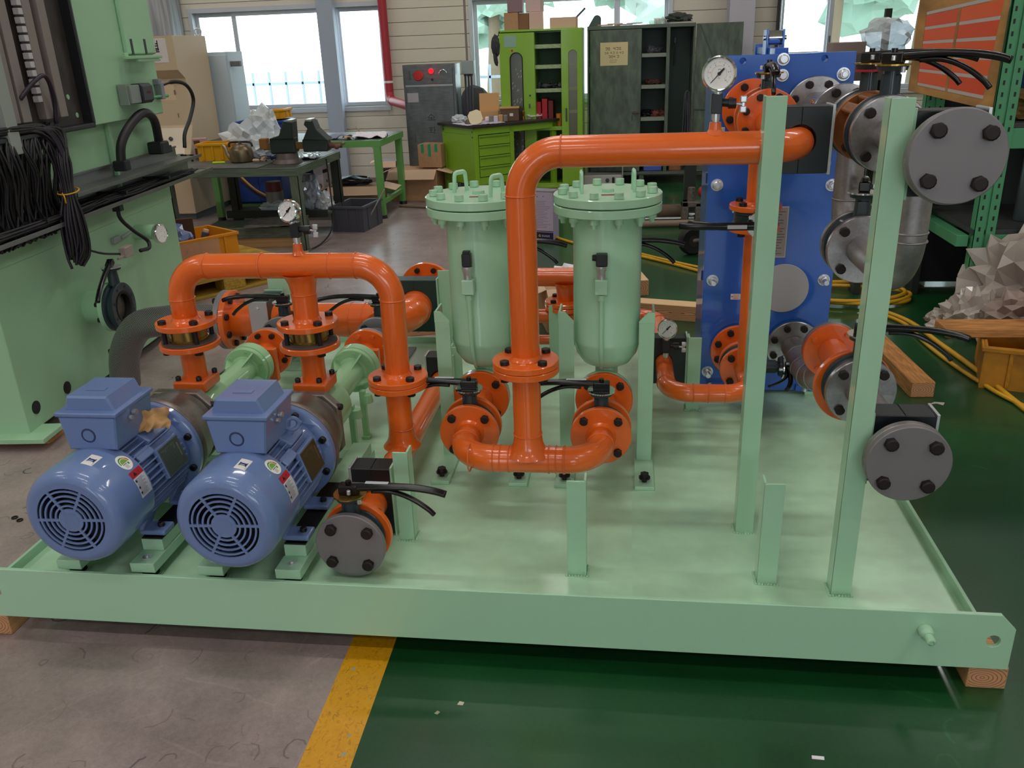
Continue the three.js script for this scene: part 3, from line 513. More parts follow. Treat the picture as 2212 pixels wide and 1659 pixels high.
  // feet
  for (const z of [-0.115, -0.275]) for (const s of [-1, 1]) {
    const f = P(g, 'foot', [bx(0.075, 0.016, 0.055, s * 0.107, -0.1245, z, 0.006), mv(bx(0.012, 0.06, 0.05, 0, 0, 0, 0.003), s * 0.088, -0.095, z, 0, 0, -s * 0.5)], M.blue);
    P(f, 'foot_bolt', [mv(hexHead(0.0095, 0.01).clone(), s * 0.122, -0.116, z, -PI / 2)], M.black);
  }
  return g;
}
const MX = [0.283, 0.683];
motor(MX[0], false); motor(MX[1], true);
// brown paper taped over the cable entry of the first motor
P({ add: (o) => { const t = thing('paper_patch', 'crumpled brown kraft paper taped beside the terminal box of the left motor', 'paper', [MX[0] + 0.087, YM + 0.15, -0.215]); t.add(o); } }, 'kraft_sheet', (() => { const g = new RoundedBoxGeometry(0.1, 0.052, 0.008, 10, 0.003), p = g.attributes.position; const h = new THREE.PlaneGeometry(1, 1); const G = new THREE.BoxGeometry(0.095, 0.056, 0.004, 16, 10, 1), q = G.attributes.position; for (let i = 0; i < q.count; i++) { const x = q.getX(i), y = q.getY(i); q.setXYZ(i, x + 0.006 * n2(y * 40, 3), y + 0.006 * n2(x * 40, 8), q.getZ(i) + 0.012 * n2(x * 30, y * 30) + 0.004 * n2(x * 90, y * 90)); } G.computeVertexNormals(); return mv(G, 0, 0, 0, -0.35, 0.5, 0.12); })(), M.kraft);

for (const [k, x] of MX.entries()) {
  const first = k === 0, side = first ? 'left' : 'right';
  // bell housing and pump head
  const b = thing('bell_housing', `brushed metal bell housing between the ${side} motor and its pump`, 'housing', [x, YM, 0], 0, 'bell housings of the pump sets');
  P(b, 'bell_shell', latheZ([[0, -0.351], [0.148, -0.351], [0.149, -0.353], [0.149, -0.371], [0.147, -0.373], [0.128, -0.374], [0.127, -0.378], [0.127, -0.46], [0.124, -0.466], [0.122, -0.47], [0.118, -0.5], [0.108, -0.505], [0, -0.505]], 64), M.castSilver);
  const o = 0.106, c = 0.038;
  P(b, 'pump_head', mv(prism([[-o + c, -o], [o - c, -o], [o, -o + c], [o, o - c], [o - c, o], [-o + c, o], [-o, o - c], [-o, -o + c]], 0.028, 0.003), 0, 0, -0.536), M.castSilver);
  P(b, 'corner_bolt', [[-1, 1], [1, 1]].map(([sx, sy]) => place(hexHead(0.011, 0.02).clone(), V(sx * 0.097, sy * 0.066, -0.52), V(sx, 0, 0))), M.blackBolt);
  // screw pump
  const p = thing('screw_pump', `pale green screw pump behind the ${side} bell housing`, 'pump', [x, YM, 0], 0, 'green screw pumps');
  P(p, 'pump_barrel', [latheZ([[0, -0.54], [0.083, -0.54], [0.085, -0.545], [0.085, -0.7], [0.075, -0.71], [0.047, -0.74], [0.044, -0.98], [0.06, -0.99]], 40)], M.pump);
  const fl = P(p, 'end_cover', latheZ([[0.045, -0.985], [0.078, -0.985], [0.08, -0.987], [0.08, -1.005], [0.078, -1.007], [0.0825, -1.008], [0.0825, -1.05], [0.078, -1.054], [0, -1.054]], 48), M.pump);
  for (let i = 0; i < 6; i++) { const a = i * PI / 3 + 0.35, s = P(fl, 'cover_screw', sockHead(0.0055, 0.004), M.pump); s.position.set(Math.cos(a) * 0.066, Math.sin(a) * 0.066, -0.986); }
  P(p, 'stiffening_rib', [60, 150, 240, 330].map((d) => mv(prism([[0.043, 0], [0.076, 0], [0.043, 0.09]], 0.006), 0, 0, 0, 0, 0, 0)).map((g, i) => { g.applyMatrix4(new THREE.Matrix4().makeRotationX(0)); const m = new THREE.Matrix4(); const q = prism([[0.043, -0.986], [0.076, -0.986], [0.043, -0.9]], 0.006); q.rotateX(PI / 2); const r2 = mv(q, 0, 0, 0); const pos = r2.attributes.position; for (let j = 0; j < pos.count; j++) { const X0 = pos.getX(j), Y0 = pos.getY(j), Z0 = pos.getZ(j); pos.setXYZ(j, X0, Y0 + 0.003, Z0); } r2.rotateZ(([60, 150, 240, 330][i] * PI) / 180); return r2; }), M.pump);
  P(p, 'pump_plate', mv(bx(0.034, 0.002, 0.05, 0, 0, 0, 0.0005), -0.026, 0.039, -0.84, 0, 0, 0.6), M.black).userData.label = 'small dark nameplate';
  for (const z of [-0.79, -0.92]) P(p, 'pump_foot', [bx(0.02, YM - PLATE - 0.044, 0.022, 0.05, -(YM - PLATE + 0.044) / 2, z, 0.003), mv(new THREE.CylinderGeometry(0.016, 0.02, 0.028, 16), 0.066, -0.075, z), bx(0.03, 0.012, 0.03, 0.05, -(YM - PLATE) + 0.006, z, 0.002)], M.pump);
  // sub-frame on rubber mounts
  const f = thing('motor_frame', `pale green sub-frame rail pair under the ${side} motor`, 'frame', [x, PLATE, 0], 0, 'pale green motor sub-frames');
  for (const s of [-1, 1]) {
    const rx = s * 0.105;
    P(f, 'frame_rail', [bl(rx - 0.034, rx + 0.034, 0.026, 0.054, -0.72, -0.018), bl(rx - 0.03, rx + 0.03, 0.054, 0.088, -0.7, -0.082)], M.green);
    P(f, 'rubber_strip', bl(rx - 0.028, rx + 0.03, 0.088, 0.092, -0.42, -0.084, 0.0008), M.rubber);
    for (const z of [-0.05, -0.66]) {
      P(f, 'rubber_mount', mv(latheZ([[0, 0.003], [0.0235, 0.003], [0.0205, 0.012], [0.0195, 0.026], [0, 0.026]], 24), rx, 0, z, -PI / 2), M.rubber);
      P(f, 'mount_disc', mv(new THREE.CylinderGeometry(0.031, 0.032, 0.005, 28), rx, 0.0025, z), M.green);
      P(f, 'mount_bolt', [mv(new THREE.CylinderGeometry(0.0125, 0.0125, 0.002, 20), rx, 0.055, z), mv(new THREE.CylinderGeometry(0.006, 0.006, 0.007, 6), rx, 0.057, z)], M.zinc);
    }
  }
  P(f, 'cross_member', [bl(-0.1, 0.1, 0.026, 0.05, -0.45, -0.38), bl(-0.1, 0.1, 0.026, 0.05, -0.72, -0.66)], M.green);
  if (!first) P(f, 'side_tab', bl(0.135, 0.215, 0.026, 0.036, -0.36, -0.29), M.green);
}

// ---------- discharge header ----------
const ZH = -0.63, YH = 0.886, XL = 0.95, HX0 = [0.292, 0.683];
{
  const g = thing('discharge_header', 'orange arched header pipe joining both pump outlets under the left gauge', 'pipe', [0, 0, 0]);
  P(g, 'pipe_run', [pipe([V(HX0[0], 0.73, ZH), V(HX0[0], YH, ZH), V(XL + 0.006, YH, ZH), V(XL, 0.54, ZH)], 0.0375, 0.1), ring(V(0.565, YH, ZH), X, 0.0382, 0.003), ring(V(0.775, YH, ZH), X, 0.0378, 0.0022), fillet(V(HX0[0], 0.718, ZH), Y, 0.0375), fillet(V(XL, 0.544, ZH), Y, 0.0375)], M.orange);
  P(g, 'tee_branch', [place(latheZ([[0.06, 0.02], [0.049, 0.034], [0.042, 0.05], [0.038, 0.075], [0.0375, 0.08], [0.0375, 0.17]], 36), V(HX0[1], YH, ZH), neg(Y)), ring(V(HX0[1], YH - 0.084, ZH), Y, 0.0378, 0.0022), fillet(V(HX0[1], 0.718, ZH), Y, 0.0375)], M.orange);
  P(g, 'gauge_boss', [mv(new THREE.CylinderGeometry(0.013, 0.015, 0.034, 20), 0.683, YH + 0.05, ZH), mv(new THREE.CylinderGeometry(0.014, 0.021, 0.012, 20), 0.683, YH + 0.04, ZH)], M.orange);
  for (const x of HX0) flange(g, V(x, 0.709, ZH), Y, { shank: 0.086 });
  flange(g, V(XL, 0.535, ZH), Y, {});
}
gauge('steel pressure gauge on a black needle valve on top of the arched header', V(0.683, YH + 0.066, ZH), V(0.676, 1.05, ZH + 0.014), 0.031, V(-0.3, 0.16, 1).normalize(), { block: 0.044 });
for (const [k, x] of HX0.entries()) {
  const side = k ? 'right' : 'left', c = thing('check_valve', `brass wafer check valve clamped above the ${side} pump outlet`, 'valve', [x, 0, ZH], 0, 'brass wafer check valves');
  P(c, 'brass_body', mv(latheZ([[0, 0.655], [0.06, 0.655], [0.06, 0.661], [0.0565, 0.662], [0.0565, 0.699], [0, 0.699]], 44), 0, 0, 0, -PI / 2), M.brass);
  P(c, 'gasket', mv(latheZ([[0, 0.651], [0.083, 0.651], [0.083, 0.655], [0, 0.655]], 44), 0, 0, 0, -PI / 2), M.gasket);
  const a = thing('outlet_adaptor', `orange flanged adaptor between the ${side} check valve and its pump`, 'pipe', [x, 0, ZH], 0, 'orange pump outlet adaptors');
  P(a, 'neck', mv(latheZ([[0.0365, 0.525], [0.0365, 0.626], [0.045, 0.634]], 32), 0, 0, 0, -PI / 2), M.orange);
  const f = flange(a, V(0, 0.641, 0), neg(Y), {});
  const blk = P(a, 'square_flange', bl(-0.054, 0.054, 0.495, 0.53, -0.054, 0.056, 0.008), M.orange);
  for (const sx of [-1, 1]) for (const sz of [-1, 1]) P(blk, 'socket_bolt', mv(sockHead(0.0085, 0.013).clone(), sx * 0.034 + (sz > 0 ? -0.006 : 0.01), 0.53, sz * 0.038, -PI / 2), M.black);
}
// ---------- long oil line on the deck ----------
const YL = 0.285;
{
  const g = thing('oil_line_pipe', 'long orange pipe running along the deck from the front blind flange to the back', 'pipe', [0, 0, 0]);
  P(g, 'pipe_run', [pipe([V(XL - 0.005, YL, -0.14), V(XL - 0.005, YL, -1.32)], RP), fillet(V(XL - 0.005, YL, -0.151), neg(Z), RP), ring(V(XL - 0.005, YL, -0.55), Z, RP + 0.0006, 0.0024)], M.orange);
  P(g, 'tee_branch', [place(latheZ([[0.06, 0.02], [0.049, 0.034], [0.042, 0.05], [0.039, 0.075], [0.0385, 0.08], [0.0385, 0.23]], 36), V(XL - 0.005, YL, ZH), Y), ring(V(XL, YL + 0.085, ZH), Y, 0.0388, 0.0022)], M.orange);
  flange(g, V(XL, 0.516, ZH), neg(Y), {});
  flange(g, V(XL - 0.005, YL, -0.142), neg(Z), {});
}
valve('front butterfly valve behind the blind flange beside the right motor, lever to the right', V(XL - 0.005, YL + 0.002, -0.109), Z, Y, X, { neck: 0.048, plate: M.brass });
function blind(label, pos, dir, o = {}) {
  const g = thing('blind_flange', label, 'flange', [0, 0, 0], 0, 'dark grey blind flanges');
  flange(g, pos, dir, { mat: M.blind, name: 'blind_disc', hr: 0.0155, hh: 0.0125, br: 0.735, ...o });
  return g;
}
blind('dark grey four-bolt blind flange low beside the right motor', V(XL - 0.005, YL + 0.002, -0.0765), Z, { ph: 0.72 });
clamp('black clamp on the deck pipe near the short front post', V(XL - 0.005, YL + 0.008, -0.325), Z, neg(X), RP, { half: 0.055, h: 0.1 });
clamp('black clamp on the deck pipe beside the left filter leg', V(XL - 0.005, YL + 0.008, -1.26), Z, neg(X), RP, { half: 0.05, h: 0.09 });
clamp('big black clamp holding the top of the riser behind the tall middle post', V(XT, YT + 0.006, -0.54), Z, X, RP, { half: 0.07, h: 0.078, w: 0.085 });

// ---------- suction header at the back left ----------
const ZS = -1.585, YS = 0.415, RS = 0.0725;
{
  const g = thing('suction_header', 'fat orange suction header lying across the back behind the pumps', 'pipe', [0, 0, 0]);
  P(g, 'pipe_run', [pipe([V(-0.02, YS, ZS), V(0.735, YS, ZS), V(0.725, YS + 0.01, -2.02)], RS, 0.13), ring(V(0.5, YS, ZS), X, RS + 0.0006, 0.003), ring(V(0.56, YS, ZS), X, RS + 0.0006, 0.003)], M.orange);
  for (const x of HX0) P(g, 'branch_pipe', [sweep([V(x, YS, ZS + 0.02), V(x, YS, -1.432)], RP, 28), fillet(V(x, YS, ZS + RS), Z, RP)], M.orange);
  flange(g, V(-0.03, YS, ZS), X, { r: 0.127, t: 0.024, n: 8, ph: PI / 8, hr: 0.0145 });
  flange(g, V(0.725, YS + 0.01, -2.03), Z, { r: 0.127, t: 0.024, n: 8, ph: PI / 8 });
  for (const x of HX0) flange(g, V(x, YS, -1.43), neg(Z), { heads: false });
}
{
  const t = canvasTex(256, 256, (g) => { g.fillStyle = '#777'; g.fillRect(0, 0, 256, 256); for (let y = 0; y < 8; y++) for (let x = 0; x < 8; x++) { const over = (x + y) % 2; g.fillStyle = over ? '#d8d4d2' : '#4a4846'; g.beginPath(); g.ellipse(x * 32 + 16, y * 32 + 16, 15, 9, over ? 0.7 : -0.7, 0, 7); g.fill(); } });
  t.wrapS = t.wrapT = THREE.RepeatWrapping; t.repeat.set(28, 28);
  const m = new THREE.MeshStandardMaterial({ map: t, bumpMap: t, bumpScale: 0.002, roughness: 0.35, metalness: 0.7 });
  const g = thing('braided_hose', 'braided stainless hose leaving the left end of the suction header', 'hose', [0, 0, 0]);
  P(g, 'braid', sweep(curve([V(-0.06, YS, ZS), V(-0.2, YS, ZS), V(-0.34, YS - 0.01, ZS - 0.01), V(-0.5, YS - 0.05, ZS - 0.04), V(-0.62, 0.22, ZS - 0.08), V(-0.66, 0.07, ZS - 0.1)], 40), 0.066, 28), m);
  flange(g, V(-0.055, YS, ZS), neg(X), { r: 0.127, t: 0.024, n: 8, ph: PI / 8, mat: M.greyFlange, hr: 0.0145, hh: 0.02 });
}
for (const [k, x] of HX0.entries()) {
  const side = k ? 'right' : 'left';
  const g = thing('suction_spool', `orange flanged suction piece behind the ${side} green screw pump`, 'pipe', [0, 0, 0], 0, 'orange pump suction pieces');
  P(g, 'pipe_run', sweep([V(x, YM, -1.055), V(x, YM, -1.17)], 0.046, 28), M.orange);
  P(g, 'square_flange', bx(0.125, 0.125, 0.026, x + 0.012, YM - 0.012, -1.08, 0.003), M.orange);
  flange(g, V(x, YM, -1.18), Z, k ? { n: 8, ph: PI / 8, bm: M.orange, hr: 0.009, hh: 0.008 } : { n: 8, ph: PI / 8, hr: 0.0115 });
  const h = thing('bellows_joint', `silver corrugated bellows joint on the ${side} pump suction`, 'joint', [0, 0, 0], 0, 'corrugated bellows joints');
  const pr = [[0.04, 0]]; for (let i = 0; i < 9; i++) { pr.push([0.046, 0.004 + i * 0.0125], [0.057, 0.008 + i * 0.0125], [0.057, 0.0105 + i * 0.0125], [0.046, 0.0145 + i * 0.0125]); } pr.push([0.04, 0.12]);
  P(h, 'bellows', place(latheZ(pr, 36), V(x, YS, -1.2), neg(Z)), M.stainless);
  flange(h, V(x, YS, -1.2), neg(Z), { mat: M.greyFlange, heads: false, r: 0.09 });
  flange(h, V(x, YS, -1.335), Z, { mat: M.greyFlange, r: 0.0915 });
  valve(k ? 'butterfly valve on the right suction branch, lever pointing left behind the header leg' : 'butterfly valve on the left suction branch, lever pointing left under the arched header', V(x, YS, -1.382), Z, Y, neg(X), { neck: 0.055, sticker: false });
}
clamp('dark green clamp with a grey front plate on the left end of the suction header', V(0.13, YS, ZS), X, Z, RS, { half: 0.088, h: 0.1, w: 0.078, mat: M.polyGreen });
clamp('large dark green clamp beside the elbow of the suction header', V(0.728, YS + 0.006, -1.805), Z, neg(X), RS, { half: 0.1, h: 0.115, w: 0.075, mat: M.polyGreen });
{
  const g = thing('rubber_sheet', 'small grey rubber sheet lying on the deck behind the suction valves', 'sheet', [0.54, PLATE, -1.78]);
  P(g, 'sheet', bx(0.3, 0.006, 0.2, 0, 0.0035, 0, 0.002), S('#7d7c86', 0.5));
}

// ---------- return pipes at the back, behind the filters ----------
const ZBk = -1.83, YLow = 0.36, RQ = 0.031;
for (const [k, x] of FX.entries()) {
  const side = k ? 'right' : 'left';
  const g = thing('filter_outlet', `orange outlet pipe behind the ${side} filter`, 'pipe', [0, 0, 0], 0, 'orange filter outlet pipes');
  P(g, 'pipe_run', [pipe([V(x, 0.69, -1.12), V(x, 0.69, -1.62), V(x, 0.54, ZBk + 0.02)], RP, 0.09)], M.orange);
  flange(g, V(x, 0.69, -1.135), Z, { heads: false });
  const n = thing('outlet_nozzle', `pale green flanged nozzle on the back of the ${side} filter`, 'nozzle', [0, 0, 0], 0, 'green filter outlet nozzles');
  P(n, 'nozzle_pipe', sweep([V(x, 0.69, ZF - 0.103), V(x, 0.69, -1.07)], RP, 24), M.green);
  flange(n, V(x, 0.69, -1.065), Z, { mat: M.green, heads: false });
  valve(`butterfly valve behind the ${side} filter with its black lever sticking out to the right`, V(x, 0.69, -1.1), Z, Y, X, { neck: 0.055, sticker: false });
}
{
  const g = thing('return_header', 'orange return header behind the filters with a flanged drop leg', 'pipe', [0, 0, 0]);
  P(g, 'pipe_run', [sweep([V(1.1, 0.535, ZBk), V(1.66, 0.535, ZBk)], 0.04, 28), place(latheZ([[0.058, 0.02], [0.05, 0.03], [0.043, 0.05], [0.04, 0.075], [0.04, 0.11]], 32), V(1.385, 0.535, ZBk), neg(Y))], M.orange);
  flange(g, V(1.385, 0.425, ZBk), Y, {}); flange(g, V(1.385, 0.405, ZBk), neg(Y), {});
  P(g, 'drop_leg', pipe([V(1.385, 0.4, ZBk), V(1.385, 0.25, ZBk), V(1.2, 0.25, ZBk)], 0.022, 0.06), M.orange);
}
{
  const g = thing('cooler_feed_pipe', 'orange pipe bending along the deck from behind the right filter to the blue heat exchanger', 'pipe', [0, 0, 0]);
  P(g, 'pipe_run', [pipe([V(1.1, YLow, ZBk), V(1.785, YLow, ZBk), V(1.785, YLow, -0.965), V(XT, YLow, -0.965), V(XT, YLow + 0.01, -1.18)], RQ, 0.085), ring(V(1.92, YLow, -0.965), X, RQ + 0.0006, 0.0022)], M.orange);
  P(g, 'upright', [sweep([V(XT, YLow + 0.02, -1.12), V(XT, 0.88, -1.155)], RQ, 28), fillet(V(XT, 0.87, -1.155), Y, RQ)], M.orange);
  flange(g, V(XT, 0.88, -1.155), neg(Y), { r: 0.084 });
  flange(g, V(XT, YLow + 0.004, -1.19), Z, { r: 0.081, br: 0.76 });
  P(g, 'gauge_boss', mv(new THREE.CylinderGeometry(0.011, 0.014, 0.018, 18), 1.787, YLow + 0.036, -1.19), M.orange);
}
gauge('small pressure gauge standing on the low cooler feed pipe', V(1.787, YLow + 0.045, -1.19), V(1.789, YLow + 0.157, -1.18), 0.034, V(-0.05, 0.12, 1).normalize(), { block: 0.05 });
clamp('black clamp on the low cooler feed pipe next to a short post', V(1.785, YLow + 0.005, -1.29), Z, neg(X), RQ, { half: 0.078, h: 0.088, w: 0.06 });
{
  const g = thing('bypass_pipe', 'upright orange bypass pipe in front of the blue heat exchanger', 'pipe', [0, 0, 0]);
  P(g, 'pipe_run', [sweep([V(XT, 0.955, -1.155), V(XT, YT, -1.155)], RQ, 28), fillet(V(XT, 0.955, -1.155), Y, RQ)], M.orange);
  flange(g, V(XT, 0.95, -1.155), Y, { r: 0.084 });
}
valve('butterfly valve between the bypass pipe flanges, long black lever pointing left with a grey label', V(XT, 0.915, -1.155), Y, Z, neg(X), { r: 0.072, t: 0.05, neck: 0.05 });
{
  const g = thing('cooler_inlet_pipe', 'short orange flanged pipe on the upper left port of the blue heat exchanger', 'pipe', [0, 0, 0]);
  P(g, 'pipe_run', sweep([V(XT, YT + 0.012, -1.11), V(XT, YT + 0.014, -1.37)], 0.045, 30), M.orange);
  flange(g, V(XT, YT + 0.012, -1.112), Z, { heads: false });
  flange(g, V(XT - 0.002, YT + 0.016, -1.378), Z, { r: 0.1, n: 8, ph: PI / 8 });
  P(g, 'side_pipe', [sweep([V(XT - 0.1, YT - 0.048, -0.93), V(XT + 0.02, YT - 0.048, -0.93)], 0.019, 20), sweep([V(XT - 0.02, YT - 0.048, -0.93), V(XT - 0.005, YT, -0.93)], 0.017, 16)], M.orange);
}
valve('butterfly valve on the upper left port of the blue heat exchanger', V(XT, YT + 0.01, -1.075), Z, Y, Z, { neck: 0.05, plate: M.brass, len: 0.55, sticker: false });
{
  const g = thing('ball_valve', 'small chrome ball valve on the orange side pipe under the large gauge', 'valve', [XT - 0.125, YT - 0.048, -0.93]);
  P(g, 'valve_body', [place(latheZ([[0, -0.026], [0.017, -0.026], [0.017, -0.012], [0.021, -0.008], [0.021, 0.008], [0.017, 0.012], [0.017, 0.026], [0, 0.026]], 6), V(0, 0, 0), X)], M.zinc);
  P(g, 'handle', [bx(0.012, 0.07, 0.006, -0.02, 0.018, 0.03, 0.002), bx(0.02, 0.012, 0.03, -0.014, 0, 0.018, 0.002)], M.zinc);
}
{
  const g = thing('cooler_outlet_pipe', 'orange eight-bolt flanged stub on the lower left port of the blue heat exchanger', 'pipe', [0, 0, 0]);
  P(g, 'pipe_run', sweep([V(XT + 0.003, YLow + 0.006, -1.25), V(XT + 0.003, YLow + 0.006, -1.38)], 0.042, 30), M.orange);
  flange(g, V(XT + 0.003, YLow + 0.006, -1.252), neg(Z), { r: 0.081, heads: false });
  flange(g, V(XT + 0.003, YLow + 0.006, -1.378), Z, { r: 0.1, n: 8, ph: PI / 8 });
}
valve('butterfly valve on the lower left port of the blue heat exchanger, lever hanging down', V(XT, YLow + 0.004, -1.22), Z, X, V(0, -0.5, 0.87), { r: 0.074, neck: 0.06, len: 0.42, sticker: false });

// ---------- plate heat exchanger ----------
{
  const g = thing('plate_heat_exchanger', 'tall blue plate heat exchanger standing at the back right of the skid', 'heat exchanger', [0, 0, 0]);
  const s = new THREE.Shape([[1.928, 0.2], [2.386, 0.2], [2.386, 1.41], [1.928, 1.41]].map((p) => new THREE.Vector2(...p)));
  for (const x of [2.021, 2.287]) { const h = new THREE.Path(); h.absarc(x, 1.393, 0.0115, 0, 2 * PI); s.holes.push(h); }
  P(g, 'frame_plate', mv(prism(s, 0.03, 0.0015), 0, 0, -1.4315), M.hxBlue);
  P(g, 'plate_pack', [...Array(16).keys()].map((i) => bl(1.965, 2.349, 0.26, 1.34, -1.447 - i * 0.0146, -1.435 - i * 0.0146, 0.003)), S('#4a5560', 0.4, 0.7));
  P(g, 'pressure_plate', bl(1.935, 2.379, 0.24, 1.4, -1.72, -1.69, 0.003), M.hxBlue);
  for (const x of [1.931, 2.383]) P(g, 'side_cover', [bl(x - 0.003, x + 0.003, 0.3, 1.395, -1.69, -1.435, 0.001), ...[0.62, 0.98, 1.05].map((y) => bl(x - 0.01, x + 0.004, y, y + 0.04, -1.47, -1.45, 0.004))], M.hxDark);
  P(g, 'carrying_bar', [bl(2.13, 2.175, 1.405, 1.43, -1.9, -1.44), bl(2.13, 2.175, 0.2, 0.225, -1.9, -1.44)], M.hxBlue);
  P(g, 'support_column', bl(2.125, 2.18, 0.187, 1.44, -1.93, -1.89), M.hxBlue);
  const br = P(g, 'roller_bracket', [bl(2.122, 2.13, 1.4, 1.49, -1.68, -1.6), bl(2.178, 2.186, 1.4, 1.49, -1.68, -1.6)], M.hxBlue);
  P(br, 'roller', [mv(new THREE.CylinderGeometry(0.024, 0.024, 0.044, 28), 2.154, 1.462, -1.62, 0, 0, PI / 2), mv(new THREE.CylinderGeometry(0.008, 0.008, 0.08, 14), 2.154, 1.462, -1.62, 0, 0, PI / 2)], M.chrome);
  const tie = (x, y, len, r = 0.017) => P(g, 'tie_bolt', [place(mg([latheZ([[0, 0], [r * 1.25, 0], [r * 1.25, 0.004], [0, 0.004]], 24), mv(hexHead(r, 0.017).clone(), 0, 0, 0.003), latheZ([[0, 0], [r * 0.58, 0], [r * 0.58, len], [r * 0.5, len + 0.002], [0, len + 0.002]], 16)]), V(x, y, -1.4), Z)], M.zinc);
  for (const [x, y] of [[1.957, 0.983], [1.959, 0.635], [1.958, 0.273], [2.351, 1.342], [2.35, 0.977], [2.356, 0.636], [2.352, 0.275], [1.957, 1.33]]) tie(x, y, y < 0.9 ? 0.05 : 0.024);
  tie(2.153, 1.395, 0.014, 0.016); tie(2.154, 1.344, 0.014, 0.016);
  P(g, 'cover_disc', place(latheZ([[0, 0], [0.091, 0], [0.0915, 0.002], [0.09, 0.004], [0, 0.004]], 56), V(2.215, 0.604, -1.4), Z), S('#b5b0b4', 0.55, 0.2)).userData.label = 'round grey cover disc';
  TX.hxPlate = canvasTex(128, 256, (c) => { c.fillStyle = '#9a8f8c'; c.fillRect(0, 0, 128, 256); c.fillStyle = '#5d5452'; for (let y = 24; y < 240; y += 14) c.fillRect(14, y, 60 + rnd(0, 40), 4); c.strokeStyle = '#c8bfba'; c.lineWidth = 4; c.strokeRect(3, 3, 122, 250); });
  P(g, 'data_plate', [bx(0.075, 0.185, 0.003, 2.175, 0.812, -1.3985, 0.0008)], stick(TX.hxPlate, 0.4)).userData.label = 'grey metal data plate';
  TX.hxStick = canvasTex(128, 96, (c) => { c.fillStyle = '#e8ddd8'; c.fillRect(0, 0, 128, 96); c.fillStyle = '#c75a4a'; for (const y of [16, 46, 72]) c.fillRect(34, y, 84, 10); c.beginPath(); c.arc(20, 48, 12, 0, 7); c.fill(); });
  P(g, 'red_sticker', mv(new THREE.PlaneGeometry(0.035, 0.022), 2.046, 0.572, -1.3985), stick(TX.hxStick));
  P(g, 'foot', [bl(1.95, 2.03, 0.201, 0.25, -1.46, -1.4), bl(2.29, 2.376, 0.201, 0.225, -1.46, -1.385)], M.hxBlue);
  P(g, 'foot_bolt', [2.0, 2.355].map((x) => place(mg([hexHead(0.012, 0.014).clone(), latheZ([[0, 0], [0.006, 0], [0.006, 0.03], [0, 0.03]], 12)]), V(x - 0.03, 0.201, -1.39), Y)), M.zinc);
}

// ---------- stainless lines on the right ----------
const XS = 2.27, YTop = 1.238, XQ = 2.267, YLo = 0.578;
{
  const g = thing('cooling_water_pipe', 'stainless pipe with a big flange on the upper right port of the heat exchanger', 'pipe', [0, 0, 0]);
  P(g, 'pipe_run', [place(latheZ([[0.052, 0], [0.052, 0.1], [0.06, 0.14], [0.066, 0.2], [0.066, 0.3], [0.062, 0.34], [0.044, 0.38], [0.042, 0.42]], 40), V(XS, YTop, -1.37), Z), sweep([V(XS, YTop, -0.97), V(XS, YTop, -0.785)], 0.043, 32)], M.stainless);
  flange(g, V(XS, YTop, -1.378), Z, { r: 0.102, n: 8, ph: PI / 8, mat: M.stainless });
  flange(g, V(XS, YTop, -0.99), Z, { r: 0.096, n: 8, ph: PI / 8, mat: M.stainless });
  flange(g, V(XS, YTop, -0.782), Z, { mat: M.stainless, heads: false });
  P(g, 'loop_down', [pipe([V(XS, YTop, -0.845), V(XS, 0.925, -0.845), V(XS, 0.925, -0.7)], RP, 0.1)], M.stainlessDull);
  P(g, 'drain_cock', [rod(V(XS - 0.04, YTop + 0.01, -1.1), V(XS - 0.085, YTop + 0.015, -1.09), 0.014, 6), rod(V(XS - 0.065, YTop + 0.013, -1.095), V(XS - 0.065, YTop + 0.05, -1.09), 0.01, 6), bx(0.012, 0.05, 0.014, XS - 0.09, YTop + 0.01, -1.08, 0.003)], M.chrome);
  flange(g, V(XS, 0.925, -0.707), neg(Z), { mat: M.stainlessDull, heads: false });
}
valve('upper butterfly valve behind the bronze spool, long lever pointing right', V(XS, YTop, -0.748), Z, Y, V(0.93, 0, 0.37).normalize(), { r: 0.088, neck: 0.06, plate: M.brass, red: true, sticker: false });
{
  const g = thing('bronze_spool', 'brown bronze flanged spool between the two upper right valves', 'pipe', [0, 0, 0]);
  P(g, 'spool_core', place(latheZ([[0.05, 0], [0.06, 0.02], [0.064, 0.06], [0.064, 0.09], [0.06, 0.13], [0.05, 0.15]], 40), V(XS, YTop, -0.722), Z), M.bronze);
  flange(g, V(XS, YTop, -0.714), Z, { mat: M.bronze, r: 0.09 }); flange(g, V(XS, YTop, -0.578), Z, { mat: M.bronze, r: 0.09, heads: false });
  P(g, 'lug', [40, 75, 105, 140].map((d) => mv(bx(0.022, 0.03, 0.125, 0.076, 0, 0, 0.006), XS, YTop, -0.646, 0, 0, (d * PI) / 180)), M.bronze);
}
valve('upper butterfly valve in front of the bronze spool with a bent lever and squeeze trigger', V(XS, YTop, -0.545), Z, Y, V(0.86, 0, 0.5).normalize(), { r: 0.09, neck: 0.06, plate: M.brass, sticker: false });
{
  const g = thing('upper_outlet_pipe', 'stainless pipe to the high blind flange with a large loop bending down', 'pipe', [0, 0, 0]);
  P(g, 'pipe_run', sweep([V(XS, YTop, -0.51), V(XS, YTop, -0.07)], RP, 32), M.stainlessDull);
  flange(g, V(XS, YTop, -0.512), Z, { mat: M.stainless });
  flange(g, V(XS, YTop, -0.0615), neg(Z), { mat: M.stainlessDull, heads: false });
  P(g, 'loop_up', [pipe([V(XS, 0.925, -0.62), V(XS, 0.925, -0.262), V(XS, YTop, -0.262)], RP + 0.001, 0.125), ring(V(XS, 1.03, -0.262), Y, RP + 0.0016, 0.0026)], M.stainlessDull);
  flange(g, V(XS, 0.925, -0.63), Z, { mat: M.stainless });
}
